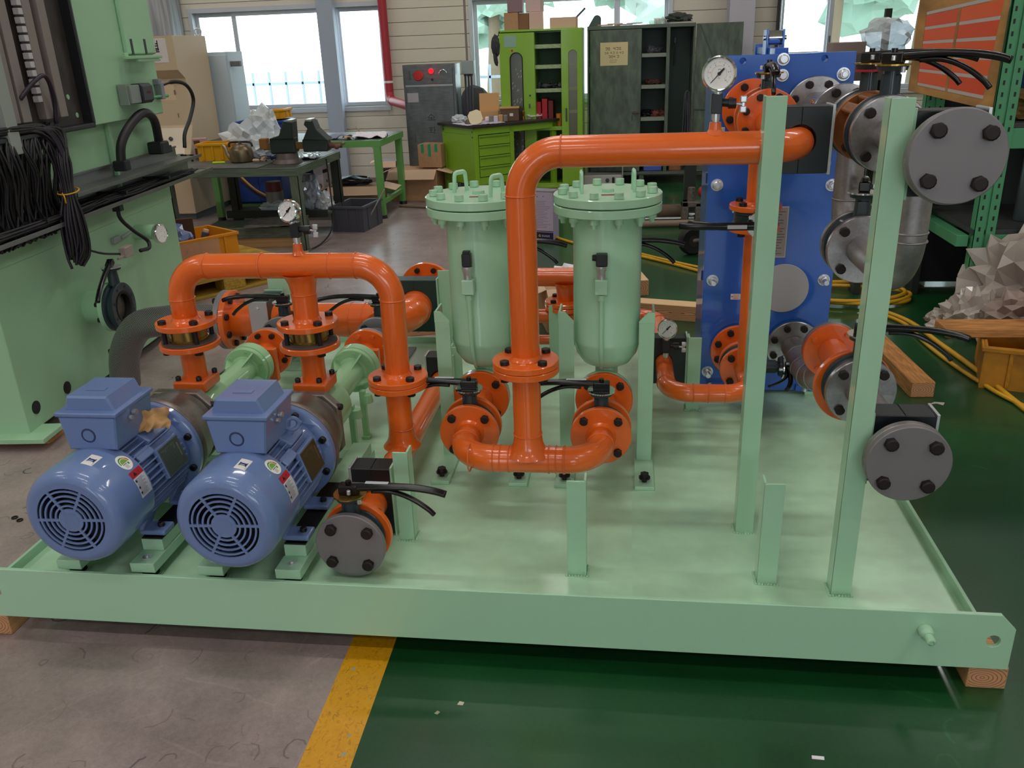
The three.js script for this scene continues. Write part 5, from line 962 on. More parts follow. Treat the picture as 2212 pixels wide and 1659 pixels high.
// ================= BACKGROUND THINGS =================
const handStrokes = (c, list, w) => { c.lineWidth = w; c.lineCap = 'round'; for (const s of list) { c.beginPath(); c.moveTo(s[0], s[1]); for (let i = 2; i < s.length; i += 2) c.lineTo(s[i], s[i + 1]); c.stroke(); } };
{ // control cabinet with the PANEL sign
  const x1 = -2.485, x0 = -3.35, z = -6.2;
  const g = thing('control_cabinet', 'tall beige control cabinet with a PANEL sign behind the green machine', 'cabinet', [0, 0, 0]);
  const prof = [[z - 0.65, 0.06], [z + 0.12, 0.06], [z + 0.12, 0.42], [z - 0.1, 0.86], [z - 0.12, 1.28], [z, 1.36], [z, 1.65], [z - 0.65, 1.65]];
  const sh = prism(prof.map(([a, b]) => [-a, b]), x1 - x0, 0.003); // profile in (−z, y), pushed along x
  P(g, 'carcass', mv(sh, x0, 0, 0, 0, PI / 2, 0), M.beige);
  TX.panel = canvasTex(512, 256, (c) => { c.fillStyle = '#e9e2e4'; c.fillRect(0, 0, 512, 256); c.strokeStyle = c.fillStyle = '#1b1b20'; c.font = 'bold 84px sans-serif'; c.fillText('PANEL', 148, 232); c.lineWidth = 15; c.strokeStyle = '#1b1b20';
    handStrokes(c, [[206, 24, 206, 80, 262, 80], [232, 24, 232, 76], [278, 18, 278, 132], [280, 58, 306, 58], [214, 98, 214, 132, 270, 132]], 14);
    handStrokes(c, [[348, 30, 348, 76, 392, 76], [404, 22, 404, 92], [384, 52, 404, 52], [342, 104, 408, 104, 408, 120, 344, 120, 344, 138, 412, 138]], 13); });
  P(g, 'panel_sign', bl(x1 - 0.47, x1 - 0.07, 1.425, 1.63, z, z + 0.006, 0.001), [M.white, M.white, M.white, M.white, stick(TX.panel), M.white]);
  P(g, 'recess_face', bl(x0 + 0.02, x1 - 0.12, 0.9, 1.26, z - 0.122, z - 0.108, 0.002), S('#e6cfae', 0.5));
  for (const y of [1.17, 1.085, 1.0]) P(g, 'meter_window', bl(x1 - 0.42, x1 - 0.32, y - 0.026, y + 0.026, z - 0.109, z - 0.102, 0.002), S('#7b6242', 0.4));
  for (const y of [1.16, 0.95]) P(g, 'door_hinge', bl(x1 - 0.128, x1 - 0.118, y - 0.02, y + 0.02, z - 0.11, z - 0.098, 0.001), S('#8d7a66', 0.5));
  const nrm = Math.atan2(0.22, 0.44);
  P(g, 'console_panel', mv(bx(0.75, 0.44, 0.008, 0, 0, 0, 0.002), (x0 + x1) / 2, 0.64, z + 0.014, -nrm), S('#efe2cf', 0.45));
  for (const [dx, y, r] of [[-0.3, 0.74, 0.018], [-0.2, 0.74, 0.018], [-0.3, 0.68, 0.014], [-0.22, 0.66, 0.014]]) P(g, 'console_switch', place(latheZ([[0, 0], [r, 0], [r, 0.02], [r * 0.6, 0.024], [0, 0.024]], 16), V(x1 + dx, y, z + 0.014 + (0.64 - y) * 0.5 + 0.004), V(0, 0.45, 0.9)), M.greyPlastic);
  P(g, 'plinth', bl(x0 + 0.01, x1 - 0.01, 0, 0.06, z - 0.64, z + 0.1, 0.002), S('#5c6468', 0.5));
  P(g, 'lifting_ring', [mv(new THREE.TorusGeometry(0.03, 0.008, 8, 24), x1 - 0.04, 1.69, z - 0.6, 0, 0.5, 0), mv(new THREE.CylinderGeometry(0.012, 0.014, 0.02, 12), x1 - 0.04, 1.655, z - 0.6)], M.zinc);
}
{
  const g = thing('pale_cabinet', 'narrow pale blue cabinet beside the beige control cabinet under the window', 'cabinet', [0, 0, 0]);
  P(g, 'carcass', bl(-2.9, -2.3, 0.04, 1.5, -7.25, -6.9, 0.006), M.paleBlue); P(g, 'door', bl(-2.88, -2.32, 0.08, 1.47, -6.9, -6.888, 0.003), M.paleBlue);
  P(g, 'lock', [bl(-2.31, -2.2, 1.36, 1.41, -6.98, -6.93, 0.006)], S('#6b6f72', 0.5)); P(g, 'plinth', bl(-2.88, -2.32, 0, 0.04, -7.23, -6.92, 0.002), S('#5c6468', 0.5));
}
// front workbench
{
  const g = thing('workbench', 'grey green steel workbench carrying the big vise and a kettle', 'workbench', [0, 0, 0]);
  P(g, 'bench_top', bl(-2.6, -0.875, 0.635, 0.655, -5.7, -4.68, 0.003), M.darkTop);
  P(g, 'top_rim', [bl(-2.6, -0.86, 0.59, 0.652, -4.68, -4.655, 0.002), bl(-0.875, -0.86, 0.59, 0.652, -5.72, -4.68, 0.002), bl(-2.6, -0.86, 0.59, 0.65, -5.72, -5.7, 0.002)], M.greyGreen);
  const leg = (x, z, m) => P(g, 'leg', [bl(x - 0.035, x + 0.035, 0.012, 0.59, z - 0.006, z, 0.001), bl(x + 0.028, x + 0.035, 0.012, 0.59, z - 0.07, z, 0.001), bl(x - 0.05, x + 0.05, 0, 0.012, z - 0.07, z + 0.02, 0.002)], m);
  leg(-0.895, -4.66, M.greyGreen); leg(-1.95, -4.66, M.greyGreen); leg(-0.9, -5.64, M.darkLeg); leg(-1.8, -5.5, M.darkLeg);
  P(g, 'lower_shelf', [bl(-1.8, -0.88, 0.17, 0.19, -5.68, -5.35, 0.003)], M.greyGreen); P(g, 'shelf_beam', bl(-1.8, -0.9, 0.15, 0.21, -5.35, -5.31, 0.002), M.darkLeg);
  P(g, 'bench_mat', bl(-2.2, -1.17, 0.655, 0.66, -5.2, -4.66, 0.002), S('#6b6e6a', 0.6, 0, { map: TX.dirty }));
}
{ // bench vise along x
  const g = thing('bench_vise', 'large dark iron bench vise with a wide open jaw on the workbench', 'vise', [-1.0, 0.656, -4.98], 0.1);
  const iron = S('#2f3836', 0.45, 0.4), worn = S('#a8a6a2', 0.35, 0.7);
  P(g, 'base', [mv(new THREE.CylinderGeometry(0.1, 0.12, 0.03, 32), -0.05, 0.015, 0), mv(new THREE.CylinderGeometry(0.085, 0.09, 0.05, 32), -0.05, 0.05, 0)], S('#6f6460', 0.5, 0.4));
  P(g, 'fixed_body', [bx(0.2, 0.12, 0.13, -0.06, 0.135, 0, 0.012), mv(prism([[-0.15, 0.19], [0.03, 0.19], [0.035, 0.31], [-0.02, 0.315], [-0.035, 0.28], [-0.07, 0.21]], 0.15, 0.006), 0, 0, -0.075)], iron);
  P(g, 'fixed_jaw', bx(0.045, 0.02, 0.16, 0.02, 0.318, 0, 0.003), worn);
  P(g, 'slide_bar', bx(0.5, 0.055, 0.075, 0.03, 0.13, 0, 0.006), S('#7b5b34', 0.4, 0.4));
  P(g, 'moving_body', [bx(0.2, 0.1, 0.13, 0.2, 0.13, 0, 0.012), mv(prism([[0.12, 0.18], [0.3, 0.17], [0.22, 0.25], [0.2, 0.31], [0.15, 0.315], [0.14, 0.29], [0.165, 0.26]], 0.15, 0.006), 0, 0, -0.075)], iron);
  P(g, 'moving_jaw', bx(0.05, 0.02, 0.16, 0.17, 0.318, 0, 0.003), worn);
  P(g, 'screw_handle', [rod(V(0.28, 0.12, 0), V(0.4, 0.12, 0), 0.022), rod(V(0.385, 0.12, -0.14), V(0.385, 0.12, 0.13), 0.011), mv(new THREE.SphereGeometry(0.02, 14, 10), 0.385, 0.12, 0.13)], S('#6b4b38', 0.5, 0.4));
  P(g, 'tail_block', bx(0.06, 0.08, 0.08, -0.22, 0.15, 0, 0.004), S('#8d6030', 0.5, 0.3));
}
{
  const g = thing('kettle', 'battered old metal kettle with a dark handle on the workbench', 'kettle', [-1.45, 0.66, -5.02], 0);
  P(g, 'body', mv(latheZ([[0, 0], [0.082, 0], [0.092, 0.01], [0.094, 0.06], [0.088, 0.1], [0.062, 0.122], [0.058, 0.126], [0, 0.13]], 36), 0, 0, 0, -PI / 2), S('#8c7a62', 0.38, 0.75, { map: TX.dirty }));
  P(g, 'lid', mv(latheZ([[0, 0], [0.058, 0], [0.05, 0.012], [0.012, 0.018], [0.014, 0.034], [0, 0.036]], 28), 0, 0.126, 0, -PI / 2), S('#7b6a58', 0.4, 0.7));
  P(g, 'spout', sweep(curve([V(-0.08, 0.03, 0.01), V(-0.11, 0.06, 0.01), V(-0.125, 0.11, 0.01), V(-0.145, 0.138, 0.01)], 14), (t) => 0.022 - 0.011 * t, 12), S('#a89480', 0.35, 0.75));
  P(g, 'handle', sweep(curve([V(-0.095, 0.12, 0), V(-0.09, 0.15, 0), V(0, 0.158, 0), V(0.09, 0.15, 0), V(0.1, 0.12, 0)], 18), 0.0085, 10), S('#2a1c1a', 0.5));
}
function crate(name, label, x, y, z, w, h, d, turn, m, group, text) {
  const g = thing(name, label, 'crate', [x, y, z], turn, group), t = 0.012;
  P(g, 'base', bl(-w / 2 + t, w / 2 - t, 0, 0.01, -d / 2 + t, d / 2 - t, 0.002), m);
  P(g, 'walls', (() => { const a = new THREE.Shape([[-w / 2, -d / 2], [w / 2, -d / 2], [w / 2, d / 2], [-w / 2, d / 2]].map((p) => new THREE.Vector2(...p))); const b = new THREE.Path([[-w / 2 + t, -d / 2 + t], [w / 2 - t, -d / 2 + t], [w / 2 - t, d / 2 - t], [-w / 2 + t, d / 2 - t]].map((p) => new THREE.Vector2(...p))); a.holes.push(b); return mv(prism(a, h), 0, 0, 0, -PI / 2); })(), m);
  P(g, 'rim', [bl(-w / 2 - 0.012, w / 2 + 0.012, h - 0.02, h, d / 2, d / 2 + 0.012, 0.003), bl(-w / 2 - 0.012, w / 2 + 0.012, h - 0.02, h, -d / 2 - 0.012, -d / 2, 0.003), bl(w / 2, w / 2 + 0.012, h - 0.02, h, -d / 2, d / 2, 0.003), bl(-w / 2 - 0.012, -w / 2, h - 0.02, h, -d / 2, d / 2, 0.003)], m);
  P(g, 'rib', [-0.32, 0, 0.32].flatMap((k) => [bl(k * w - 0.008, k * w + 0.008, 0.01, h - 0.015, d / 2, d / 2 + 0.008, 0.002)]).concat([-0.25, 0.25].map((k) => bl(w / 2, w / 2 + 0.008, 0.01, h - 0.015, k * d - 0.008, k * d + 0.008, 0.002))), m);
  if (text) P(g, 'print', mv(new THREE.PlaneGeometry(w * 0.36, h * 0.3), -w * 0.24, h * 0.45, d / 2 + 0.0095), stick(text));
  return g;
}
crate('yellow_bin', 'yellow plastic bin on the workbench left of the kettle', -1.75, 0.66, -5.22, 0.25, 0.14, 0.2, 0.08, M.yellow);
{
  const g = thing('plastic_bag_pile', 'heap of white translucent plastic bags behind the kettle', 'bags', [-1.5, 0.66, -5.42]);
  P(g, 'bag', mv(lump(0.22, 0.17, 0.13, 0.3, 2.2, 3, 4, -0.1), -0.02, 0.1, 0), M.bag); P(g, 'bag', mv(lump(0.12, 0.17, 0.11, 0.28, 2, 9, 4, -0.1), 0.08, 0.21, -0.03), M.bag); P(g, 'bag', mv(lump(0.14, 0.1, 0.1, 0.32, 2.4, 14, 4, -0.09), 0.18, 0.09, 0.12), M.bag);
}
{
  const g = thing('scrap_parts', 'small loose metal scraps lying between the kettle and the vise', 'scrap', [-1.27, 0.66, -5.0]);
  for (let i = 0; i < 12; i++) P(g, 'scrap_piece', bx(rnd(0.02, 0.06), rnd(0.012, 0.03), rnd(0.02, 0.05), 0, 0, 0, 0.004), [M.greyPlastic, M.zinc, M.binBlue, M.cardLight, M.black][i % 5], [rnd(-0.06, 0.14), rnd(0.01, 0.05), rnd(-0.08, 0.08)], [rnd(0, 1), rnd(0, 3), 0]);
  const h = thing('yellow_marker', 'bright yellow marker pen at the edge of the workbench', 'marker', [-1.62, 0.668, -4.95], 0.1); P(h, 'barrel', rod(V(-0.05, 0, 0), V(0.05, 0, 0), 0.008), S('#d6e81c', 0.5));
  const p = thing('pink_carton', 'small faded pink carton at the left end of the workbench', 'box', [-1.98, 0.66, -5.4], 0.3); P(p, 'carton', bx(0.11, 0.16, 0.08, 0, 0.08, 0, 0.003), S('#c79a98', 0.8)); P(p, 'print', [bx(0.05, 0.03, 0.002, -0.02, 0.13, 0.041, 0.0005), bx(0.03, 0.06, 0.002, -0.03, 0.05, 0.041, 0.0005)], S('#5c3b34', 0.8));
  const q = thing('bolt_cluster', 'a few loose bolts standing on the left end of the workbench', 'bolts', [-2.05, 0.66, -5.15]);
  for (let i = 0; i < 6; i++) P(q, 'bolt', mg([mv(new THREE.CylinderGeometry(0.009, 0.009, 0.05, 10), 0, 0.025, 0), mv(new THREE.CylinderGeometry(0.016, 0.016, 0.013, 6), 0, 0.05, 0)]), i % 2 ? M.blackBolt : M.zinc, [rnd(-0.09, 0.12), 0, rnd(-0.06, 0.06)]);
  const s = thing('silver_sheet', 'wrinkled silver foil sheet on the right edge of the workbench', 'sheet', [-0.97, 0.662, -5.25], 0.2);
  const G = new THREE.BoxGeometry(0.16, 0.006, 0.3, 10, 1, 14), a = G.attributes.position; for (let i = 0; i < a.count; i++) a.setY(i, a.getY(i) + 0.012 + 0.012 * n2(a.getX(i) * 20, a.getZ(i) * 16)); G.computeVertexNormals(); P(s, 'foil', G, S('#c9d3da', 0.3, 0.6));
}
// green table against the wall
{
  const g = thing('green_table', 'bright green steel table under the left window behind the workbench', 'table', [0, 0, 0]);
  P(g, 'table_top', bl(-2.35, -0.585, 0.695, 0.71, -6.85, -6.02, 0.003), S('#4d4f4a', 0.5)); P(g, 'rim', [bl(-2.36, -0.57, 0.65, 0.708, -6.02, -6.0, 0.002), bl(-0.585, -0.57, 0.65, 0.708, -6.86, -6.02, 0.002)], M.tableGreen);
  for (const [x, z] of [[-0.61, -6.03], [-0.61, -6.8], [-2.2, -6.03], [-2.15, -6.8], [-1.75, -6.8]]) { const l = P(g, 'leg', bl(x - 0.03, x + 0.03, 0.03, 0.65, z - 0.03, z + 0.03, 0.003), M.tableGreen); P(l, 'foot_pad', mv(new THREE.CylinderGeometry(0.035, 0.04, 0.03, 16), x, 0.015, z), M.black); }
  P(g, 'stretcher', [bl(-0.625, -0.595, 0.12, 0.16, -6.77, -6.06, 0.002), bl(-2.17, -0.64, 0.12, 0.16, -6.83, -6.8, 0.002)], M.tableGreen);
  P(g, 'lower_shelf', bl(-2.1, -0.64, 0.1, 0.115, -6.78, -6.06, 0.002), M.limeDark);
}
{
  const s = (name, label, x, z, w, d, t, m, lift = 0.016) => { const g = thing(name, label, 'paper', [x, 0.712, z], t); const G = new THREE.BoxGeometry(w, 0.004, d, 12, 1, 10), a = G.attributes.position; for (let i = 0; i < a.count; i++) a.setY(i, a.getY(i) + 0.006 + lift * (0.6 + n2(a.getX(i) * 7 + x, a.getZ(i) * 7))); G.computeVertexNormals(); P(g, 'sheet', G, m); };
  s('paper_sheet', 'large white paper sheet lying at the right end of the green table', -0.74, -6.3, 0.3, 0.4, 0.2, M.paper, 0.022); s('blue_cloth', 'crumpled blue grey cloth on the green table right of the vise', -1.0, -6.2, 0.2, 0.18, 0.4, S('#8a93ae', 0.8), 0.03); s('brown_paper', 'small brown paper left of the white sheet', -0.9, -6.12, 0.08, 0.14, 0.5, M.kraft, 0.02);
}
crate('blue_bin', 'blue plastic tub on the green table under the left window', -1.8, 0.712, -6.4, 0.46, 0.17, 0.32, 0.02, M.binBlue);
TX.crateText = canvasTex(256, 96, (c) => { c.fillStyle = '#dca010'; c.fillRect(0, 0, 256, 96); c.strokeStyle = '#4a2c10'; for (let i = 0; i < 4; i++) { const x = 12 + i * 60; handStrokes(c, [[x + 4, 22, x + 22, 22, x + 6, 52], [x + 36, 14, x + 36, 54], [x + 8, 64, x + 38, 64, x + 38, 84, x + 8, 84, x + 8, 64]], 7); } });
crate('yellow_crate', 'shallow yellow crate with dark lettering tilted on the blue tub', -1.72, 0.887, -6.42, 0.31, 0.085, 0.22, 0.05, M.yellow, undefined, TX.crateText).rotation.z = 0.06;
{
  const g = thing('white_socket', 'white wall socket box beside the pale blue cabinet', 'socket', [-2.17, 0.72, -7.0]); P(g, 'box', [bx(0.09, 0.14, 0.05, 0, 0, 0, 0.006)], M.white); P(g, 'socket_face', [-0.03, 0.03].map((y) => place(latheZ([[0, 0], [0.022, 0], [0.022, 0.006], [0, 0.006]], 20), V(0, y, 0.026), Z)), M.greyPlastic);
  const b = thing('blue_box_low', 'big blue plastic container on the floor under the green table', 'container', [-1.9, 0.115, -6.45]); P(b, 'shell', [bx(0.5, 0.42, 0.42, 0, 0.21, 0, 0.03)], M.binBlue); P(b, 'rim', [bl(-0.27, 0.27, 0.4, 0.43, -0.23, 0.23, 0.01)], M.binBlue); P(b, 'seam', bl(0.02, 0.026, 0.02, 0.4, 0.208, 0.213, 0.001), S('#122c6c', 0.5));
  const c = thing('air_hose', 'striped orange and black hose drooping in front of the blue container', 'hose', [-1.95, 0, -5.95]);
  const hp = [V(-0.1, 0.62, 0), V(0.02, 0.45, 0.02), V(0.2, 0.28, 0.03), V(0.42, 0.2, 0.03), V(0.6, 0.2, 0.0)]; P(c, 'hose', sweep(curve(hp, 26), 0.011, 10), S('#d39a4a', 0.5)); P(c, 'hose', sweep(curve(hp.map((p) => p.clone().add(V(-0.01, -0.024, 0.005))), 26), 0.009, 10), S('#3c2a22', 0.5));
  TX.carton = canvasTex(256, 256, (q) => { q.fillStyle = '#d8cfdd'; q.fillRect(0, 0, 256, 256); q.fillStyle = '#2c2250'; q.fillRect(0, 30, 150, 26); q.fillRect(0, 240, 256, 16); q.fillStyle = '#7a6a3a'; q.beginPath(); q.ellipse(90, 120, 26, 12, 0.2, 0, 7); q.fill(); q.beginPath(); q.arc(215, 150, 18, 0, 7); q.fill(); });
  const d = thing('printed_carton', 'white and purple printed carton under the right end of the workbench', 'box', [-1.38, 0.116, -6.5], -0.15); P(d, 'carton', bx(0.24, 0.33, 0.2, 0, 0.165, 0, 0.003), stick(TX.carton, 0.7));
  const e = thing('red_can', 'grey can with dark red lid under the workbench', 'can', [-1.42, 0.19, -5.5]); P(e, 'can', mv(new THREE.CylinderGeometry(0.075, 0.075, 0.16, 28), 0, 0.08, 0), S('#8b8a88', 0.45, 0.3)); P(e, 'lid', mv(new THREE.CylinderGeometry(0.066, 0.07, 0.085, 28), 0, 0.2, 0), S('#6a2028', 0.5));
  const f = thing('foil_bag', 'shiny grey plastic bag slumped on the lower shelf of the workbench', 'bag', [-1.1, 0.19, -5.52]); P(f, 'bag', mv(lump(0.09, 0.17, 0.08, 0.25, 2, 21, 4, -0.12), 0, 0.12, 0), S('#aab4c4', 0.22, 0.3));
  const f2 = thing('white_bag', 'small white plastic bag beside the grey bag under the workbench', 'bag', [-0.97, 0.19, -5.5]); P(f2, 'bag', mv(lump(0.07, 0.08, 0.07, 0.3, 2, 25, 4, -0.06), 0, 0.06, 0), M.bag);
  const h = thing('white_rag', 'crumpled pale cloth on the lower shelf of the workbench', 'cloth', [-1.5, 0.19, -5.45]); P(h, 'cloth', mv(lump(0.13, 0.05, 0.09, 0.35, 2.2, 31, 4, -0.02), 0.1, 0.02, 0), S('#cfd9e2', 0.8));
  const k = thing('hanging_cable', 'thin black cord hanging from the workbench to the floor', 'cord', [-0.85, 0, -5.0]); P(k, 'cord', sweep(curve([V(0.005, 0.64, -0.3), V(0.01, 0.4, -0.3), V(0.02, 0.12, -0.25), V(0.03, 0.02, 0.05), V(-0.05, 0.008, 0.4), V(-0.2, 0.008, 0.5)], 30), 0.006, 8), M.black);
}
crate('grey_crate', 'dark grey plastic crate on the floor beside the workbench', -0.73, 0, -5.62, 0.3, 0.22, 0.42, -0.12, M.greyPlastic);
{ const g = thing('grey_stick', 'thin pale rod leaning out of the dark grey crate', 'rod', [-0.6, 0.1, -5.55]); P(g, 'rod', rod(V(0, 0, 0), V(0.12, 0.22, -0.15), 0.006), M.duct); }
{ // flat cardboard and timber under the front of the bench
  const g = thing('timber_baulk', 'long grey painted timber baulk on the floor under the workbench', 'timber', [-1.35, 0, -4.95], 0.1); P(g, 'baulk', [bl(-0.42, 0.36, 0.085, 0.17, -0.2, 0.16, 0.004)], M.greyGreen); P(g, 'baulk_wood', bl(-0.4, 0.34, 0.0, 0.085, -0.18, 0.14, 0.003), M.wood);
  const h = thing('cardboard_sheet', 'flattened grey cardboard sheet lying on the timber baulk', 'cardboard', [-1.2, 0.172, -4.95], 0.2);
  const G = new THREE.BoxGeometry(0.46, 0.008, 0.4, 10, 1, 8), a = G.attributes.position; for (let i = 0; i < a.count; i++) a.setY(i, a.getY(i) + 0.012 + 0.012 * Math.abs(n2(a.getX(i) * 5, a.getZ(i) * 5))); G.computeVertexNormals(); P(h, 'sheet', G, S('#77716c', 0.85, 0, { map: TX.dirty }));
  const k = thing('orange_offcut', 'flat orange brown plank behind the gauge on the arched header', 'plank', [-0.98, 0, -4.35], 0.5); P(k, 'plank', bl(-0.3, 0.25, 0, 0.03, -0.12, 0.12, 0.003), M.woodOrange);
}
// yellow crates on a yellow pallet
{
  const g = thing('yellow_pallet', 'worn yellow plastic pallet on the floor behind the left gauge', 'pallet', [-1.28, 0, -3.75], -0.62);
  P(g, 'deck', [bl(-0.42, 0.42, 0.1, 0.13, -0.5, 0.5, 0.004), bl(-0.42, 0.42, 0, 0.02, -0.5, 0.5, 0.004)], M.palletYellow);
  for (const x of [-0.36, 0, 0.36]) for (const z of [-0.42, 0, 0.42]) P(g, 'spacer_block', bl(x - 0.06, x + 0.06, 0.02, 0.1, z - 0.08, z + 0.08, 0.004), M.palletYellow);
  crate('orange_crate', 'orange yellow crate of blue wrapped parts on the yellow pallet', -1.44, 0.132, -3.9, 0.56, 0.17, 0.4, 0.95, S('#d68a12', 0.5));
  const t = thing('wrapped_part', 'blue plastic wrapped part in the orange crate', 'part', [-1.52, 0.15, -3.75]); P(t, 'wrap', mv(lump(0.17, 0.13, 0.13, 0.22, 2, 41, 4), 0, 0.13, 0), M.blueWrap);
  const r = thing('brown_board', 'dark brown board standing behind the blue wrapped part', 'board', [-1.62, 0.15, -4.05], 0.5); P(r, 'board', bx(0.3, 0.22, 0.02, 0, 0.12, 0, 0.003), S('#4a3022', 0.7));
  const b = thing('black_cylinder', 'small black cylinder with pale cap sticking out of the orange crate', 'part', [-1.37, 0.2, -3.98]); P(b, 'cylinder', rod(V(0, 0, 0), V(0.03, 0.1, -0.02), 0.026), M.greyPlastic); P(b, 'cap', rod(V(0.03, 0.1, -0.02), V(0.036, 0.12, -0.024), 0.02), M.cardLight);
  const w = thing('clear_sheet', 'clear plastic sheet hanging over the edge of the orange crate', 'sheet', [-1.28, 0.132, -3.72], 0.95); P(w, 'sheet', bx(0.4, 0.15, 0.004, -0.05, 0.09, 0.04, 0.001), new THREE.MeshPhysicalMaterial({ color: hx('#f0e0d0'), roughness: 0.12, transmission: 0.8, thickness: 0, clearcoat: 0.5 }));
}
// fire hydrant box with red pipe
{
  const g = thing('fire_hydrant_box', 'grey steel fire hydrant box with a glowing red lamp on the back wall', 'cabinet', [-0.37, 0, -7.4], BY);
  P(g, 'carcass', bl(-0.27, 0.27, 0.02, 1.31, -0.22, 0.1, 0.004), M.fireSteel);
  P(g, 'upper_panel', bl(-0.245, 0.245, 1.12, 1.275, 0.1, 0.112, 0.003), M.fireSteel);
  const d = P(g, 'door', bl(-0.245, 0.245, 0.06, 1.1, 0.1, 0.115, 0.003), M.fireSteel);
  P(d, 'door_handle', bl(-0.2, -0.18, 0.55, 0.64, 0.115, 0.13, 0.004), S('#5f6368', 0.4, 0.5));
  P(d, 'door_edge', bl(-0.245, 0.245, 1.098, 1.118, 0.1, 0.122, 0.002), S('#a8acb0', 0.35, 0.6));
  TX.fire = canvasTex(256, 512, (c) => { c.clearRect(0, 0, 256, 512); c.strokeStyle = '#23262a'; handStrokes(c, [[128, 30, 50, 100], [128, 30, 206, 100], [128, 84, 128, 150], [70, 112, 186, 112], [40, 152, 216, 152]], 15); handStrokes(c, [[60, 330, 150, 330], [104, 310, 104, 330], [104, 350, 80, 372, 104, 394, 128, 372, 104, 350], [104, 396, 104, 424], [54, 428, 156, 428], [182, 310, 182, 460], [182, 380, 216, 380]], 13); });
  P(d, 'lettering', mv(new THREE.PlaneGeometry(0.115, 0.23), 0.0, 0.745 - 0.02, 0.1158), new THREE.MeshStandardMaterial({ map: TX.fire, transparent: true, roughness: 0.5 }));
  P(d, 'paper_label', bl(-0.235, -0.12, 0.95, 1.04, 0.115, 0.1165, 0.0004), S('#a9a3ab', 0.7));
  P(g, 'red_bell', place(latheZ([[0, 0], [0.045, 0], [0.05, 0.006], [0.05, 0.02], [0.044, 0.028], [0, 0.03]], 32), V(-0.105, 1.205, 0.112), Z), M.red);
  P(g, 'lamp_ring', place(latheZ([[0.022, 0], [0.031, 0], [0.031, 0.014], [0.026, 0.02], [0.022, 0.014]], 28), V(0.03, 1.245, 0.112), Z), M.chrome);
  P(g, 'red_lamp', place(latheZ([[0, 0.02], [0.012, 0.028], [0.022, 0.016], [0.023, 0], [0, 0]], 24), V(0.03, 1.245, 0.112), Z), new THREE.MeshStandardMaterial({ color: '#c01018', emissive: new THREE.Color('#ff0c18'), emissiveIntensity: 3, roughness: 0.3 }));
  const pl = new THREE.PointLight('#ff1420', 0.02, 3); pl.position.set(0.03, 1.245, 0.16); g.add(pl);
  P(g, 'arc_handle', sweep([...Array(14).keys()].map((i) => V(0.15 + Math.cos((i / 13) * PI) * 0.04, 1.215 + Math.sin((i / 13) * PI) * 0.04, 0.122)), 0.005, 8), M.chrome);
  P(g, 'push_button', place(latheZ([[0, 0], [0.012, 0], [0.012, 0.012], [0, 0.014]], 18), V(0.035, 1.165, 0.112), Z), M.black);
  P(g, 'slot_handle', bl(-0.205, -0.19, 1.17, 1.25, 0.112, 0.124, 0.004), S('#5f6368', 0.4, 0.5));
}
{
  const g = thing('red_pipe', 'vertical red fire water pipe elbowing into the hydrant box', 'pipe', [0, 0, 0]);
  const a = bW(0.635, 0, 0.07), b = V(-0.66, 0.86, -7.6);
  P(g, 'pipe', pipe([V(a.x, 5.5, a.z), V(a.x, 0.92, a.z), V(b.x, 0.89, b.z)], 0.048, 0.11), M.redPipe);
  P(g, 'pipe_clip', place(latheZ([[0.049, -0.012], [0.052, -0.012], [0.052, 0.012], [0.049, 0.012]], 28), V(a.x, 1.12, a.z), Y), M.white);
}
{
  const g = thing('junction_box', 'small pale grey junction box with conduits right of the hydrant box', 'box', [0.0, 0, -7.5], BY);
  P(g, 'box', bl(-0.06, 0.07, 1.2, 1.33, -0.05, 0.04, 0.004), M.ventGrey);
  for (const x of [-0.028, 0.005, 0.035]) P(g, 'conduit', [rod(V(x, 0.05, 0), V(x, 1.2, 0), 0.011), mv(new THREE.CylinderGeometry(0.016, 0.016, 0.02, 12), x, 1.19, 0)], M.greyPlastic);
  P(g, 'riser_conduit', rod(V(-0.0, 1.33, 0), V(0.0, 5.4, 0), 0.012), M.duct);
}
function cardboard(label, x, y, z, w, h, d, turn, open, group, m = M.cardboard) {
  const g = thing('cardboard_box', label, 'box', [x, y, z], turn, group);
  P(g, 'carton', bx(w, h, d, 0, h / 2, 0, 0.003), m);
  if (open) { P(g, 'flap', mv(bx(w, 0.004, d * 0.42, 0, 0, d * 0.21, 0.001), 0, h + 0.004, d / 2, 0.55), M.cardLight); P(g, 'flap', mv(bx(w * 0.32, 0.004, d, w * 0.16, 0, 0, 0.001), w / 2, h + 0.004, 0, 0, 0, -0.25), M.cardLight); P(g, 'flap', mv(bx(w * 0.3, 0.004, d, -w * 0.15, 0, 0, 0.001), -w / 2, h + 0.004, 0, 0, 0, 0.35), M.cardLight); }
  return g;
}
cardboard('large open brown cardboard box on the floor in front of the hydrant box', -0.52, 0, -7.12, 0.5, 0.31, 0.36, -0.03, true);
{
  const g = cardboard('small brown carton with three green tape strips on the large cardboard box', -0.345, 0.322, -7.15, 0.25, 0.23, 0.22, -0.12, false);
  for (const [x, l] of [[-0.075, 0.085], [0.0, 0.12], [0.072, 0.075]]) P(g, 'green_tape', [bx(0.03, l, 0.002, x, 0.23 - l / 2, 0.111, 0.0004), bx(0.03, 0.002, 0.06, x, 0.231, 0.08, 0.0004)], M.tape);
}
cardboard('low brown cardboard tray on the lower shelf of the green table', -0.95, 0.116, -6.4, 0.5, 0.14, 0.3, 0.06, true);
cardboard('low grey carton between the green table and the large cardboard box', -0.92, 0, -7.4, 0.22, 0.36, 0.25, 0.2, true, undefined, S('#8e8f96', 0.8));
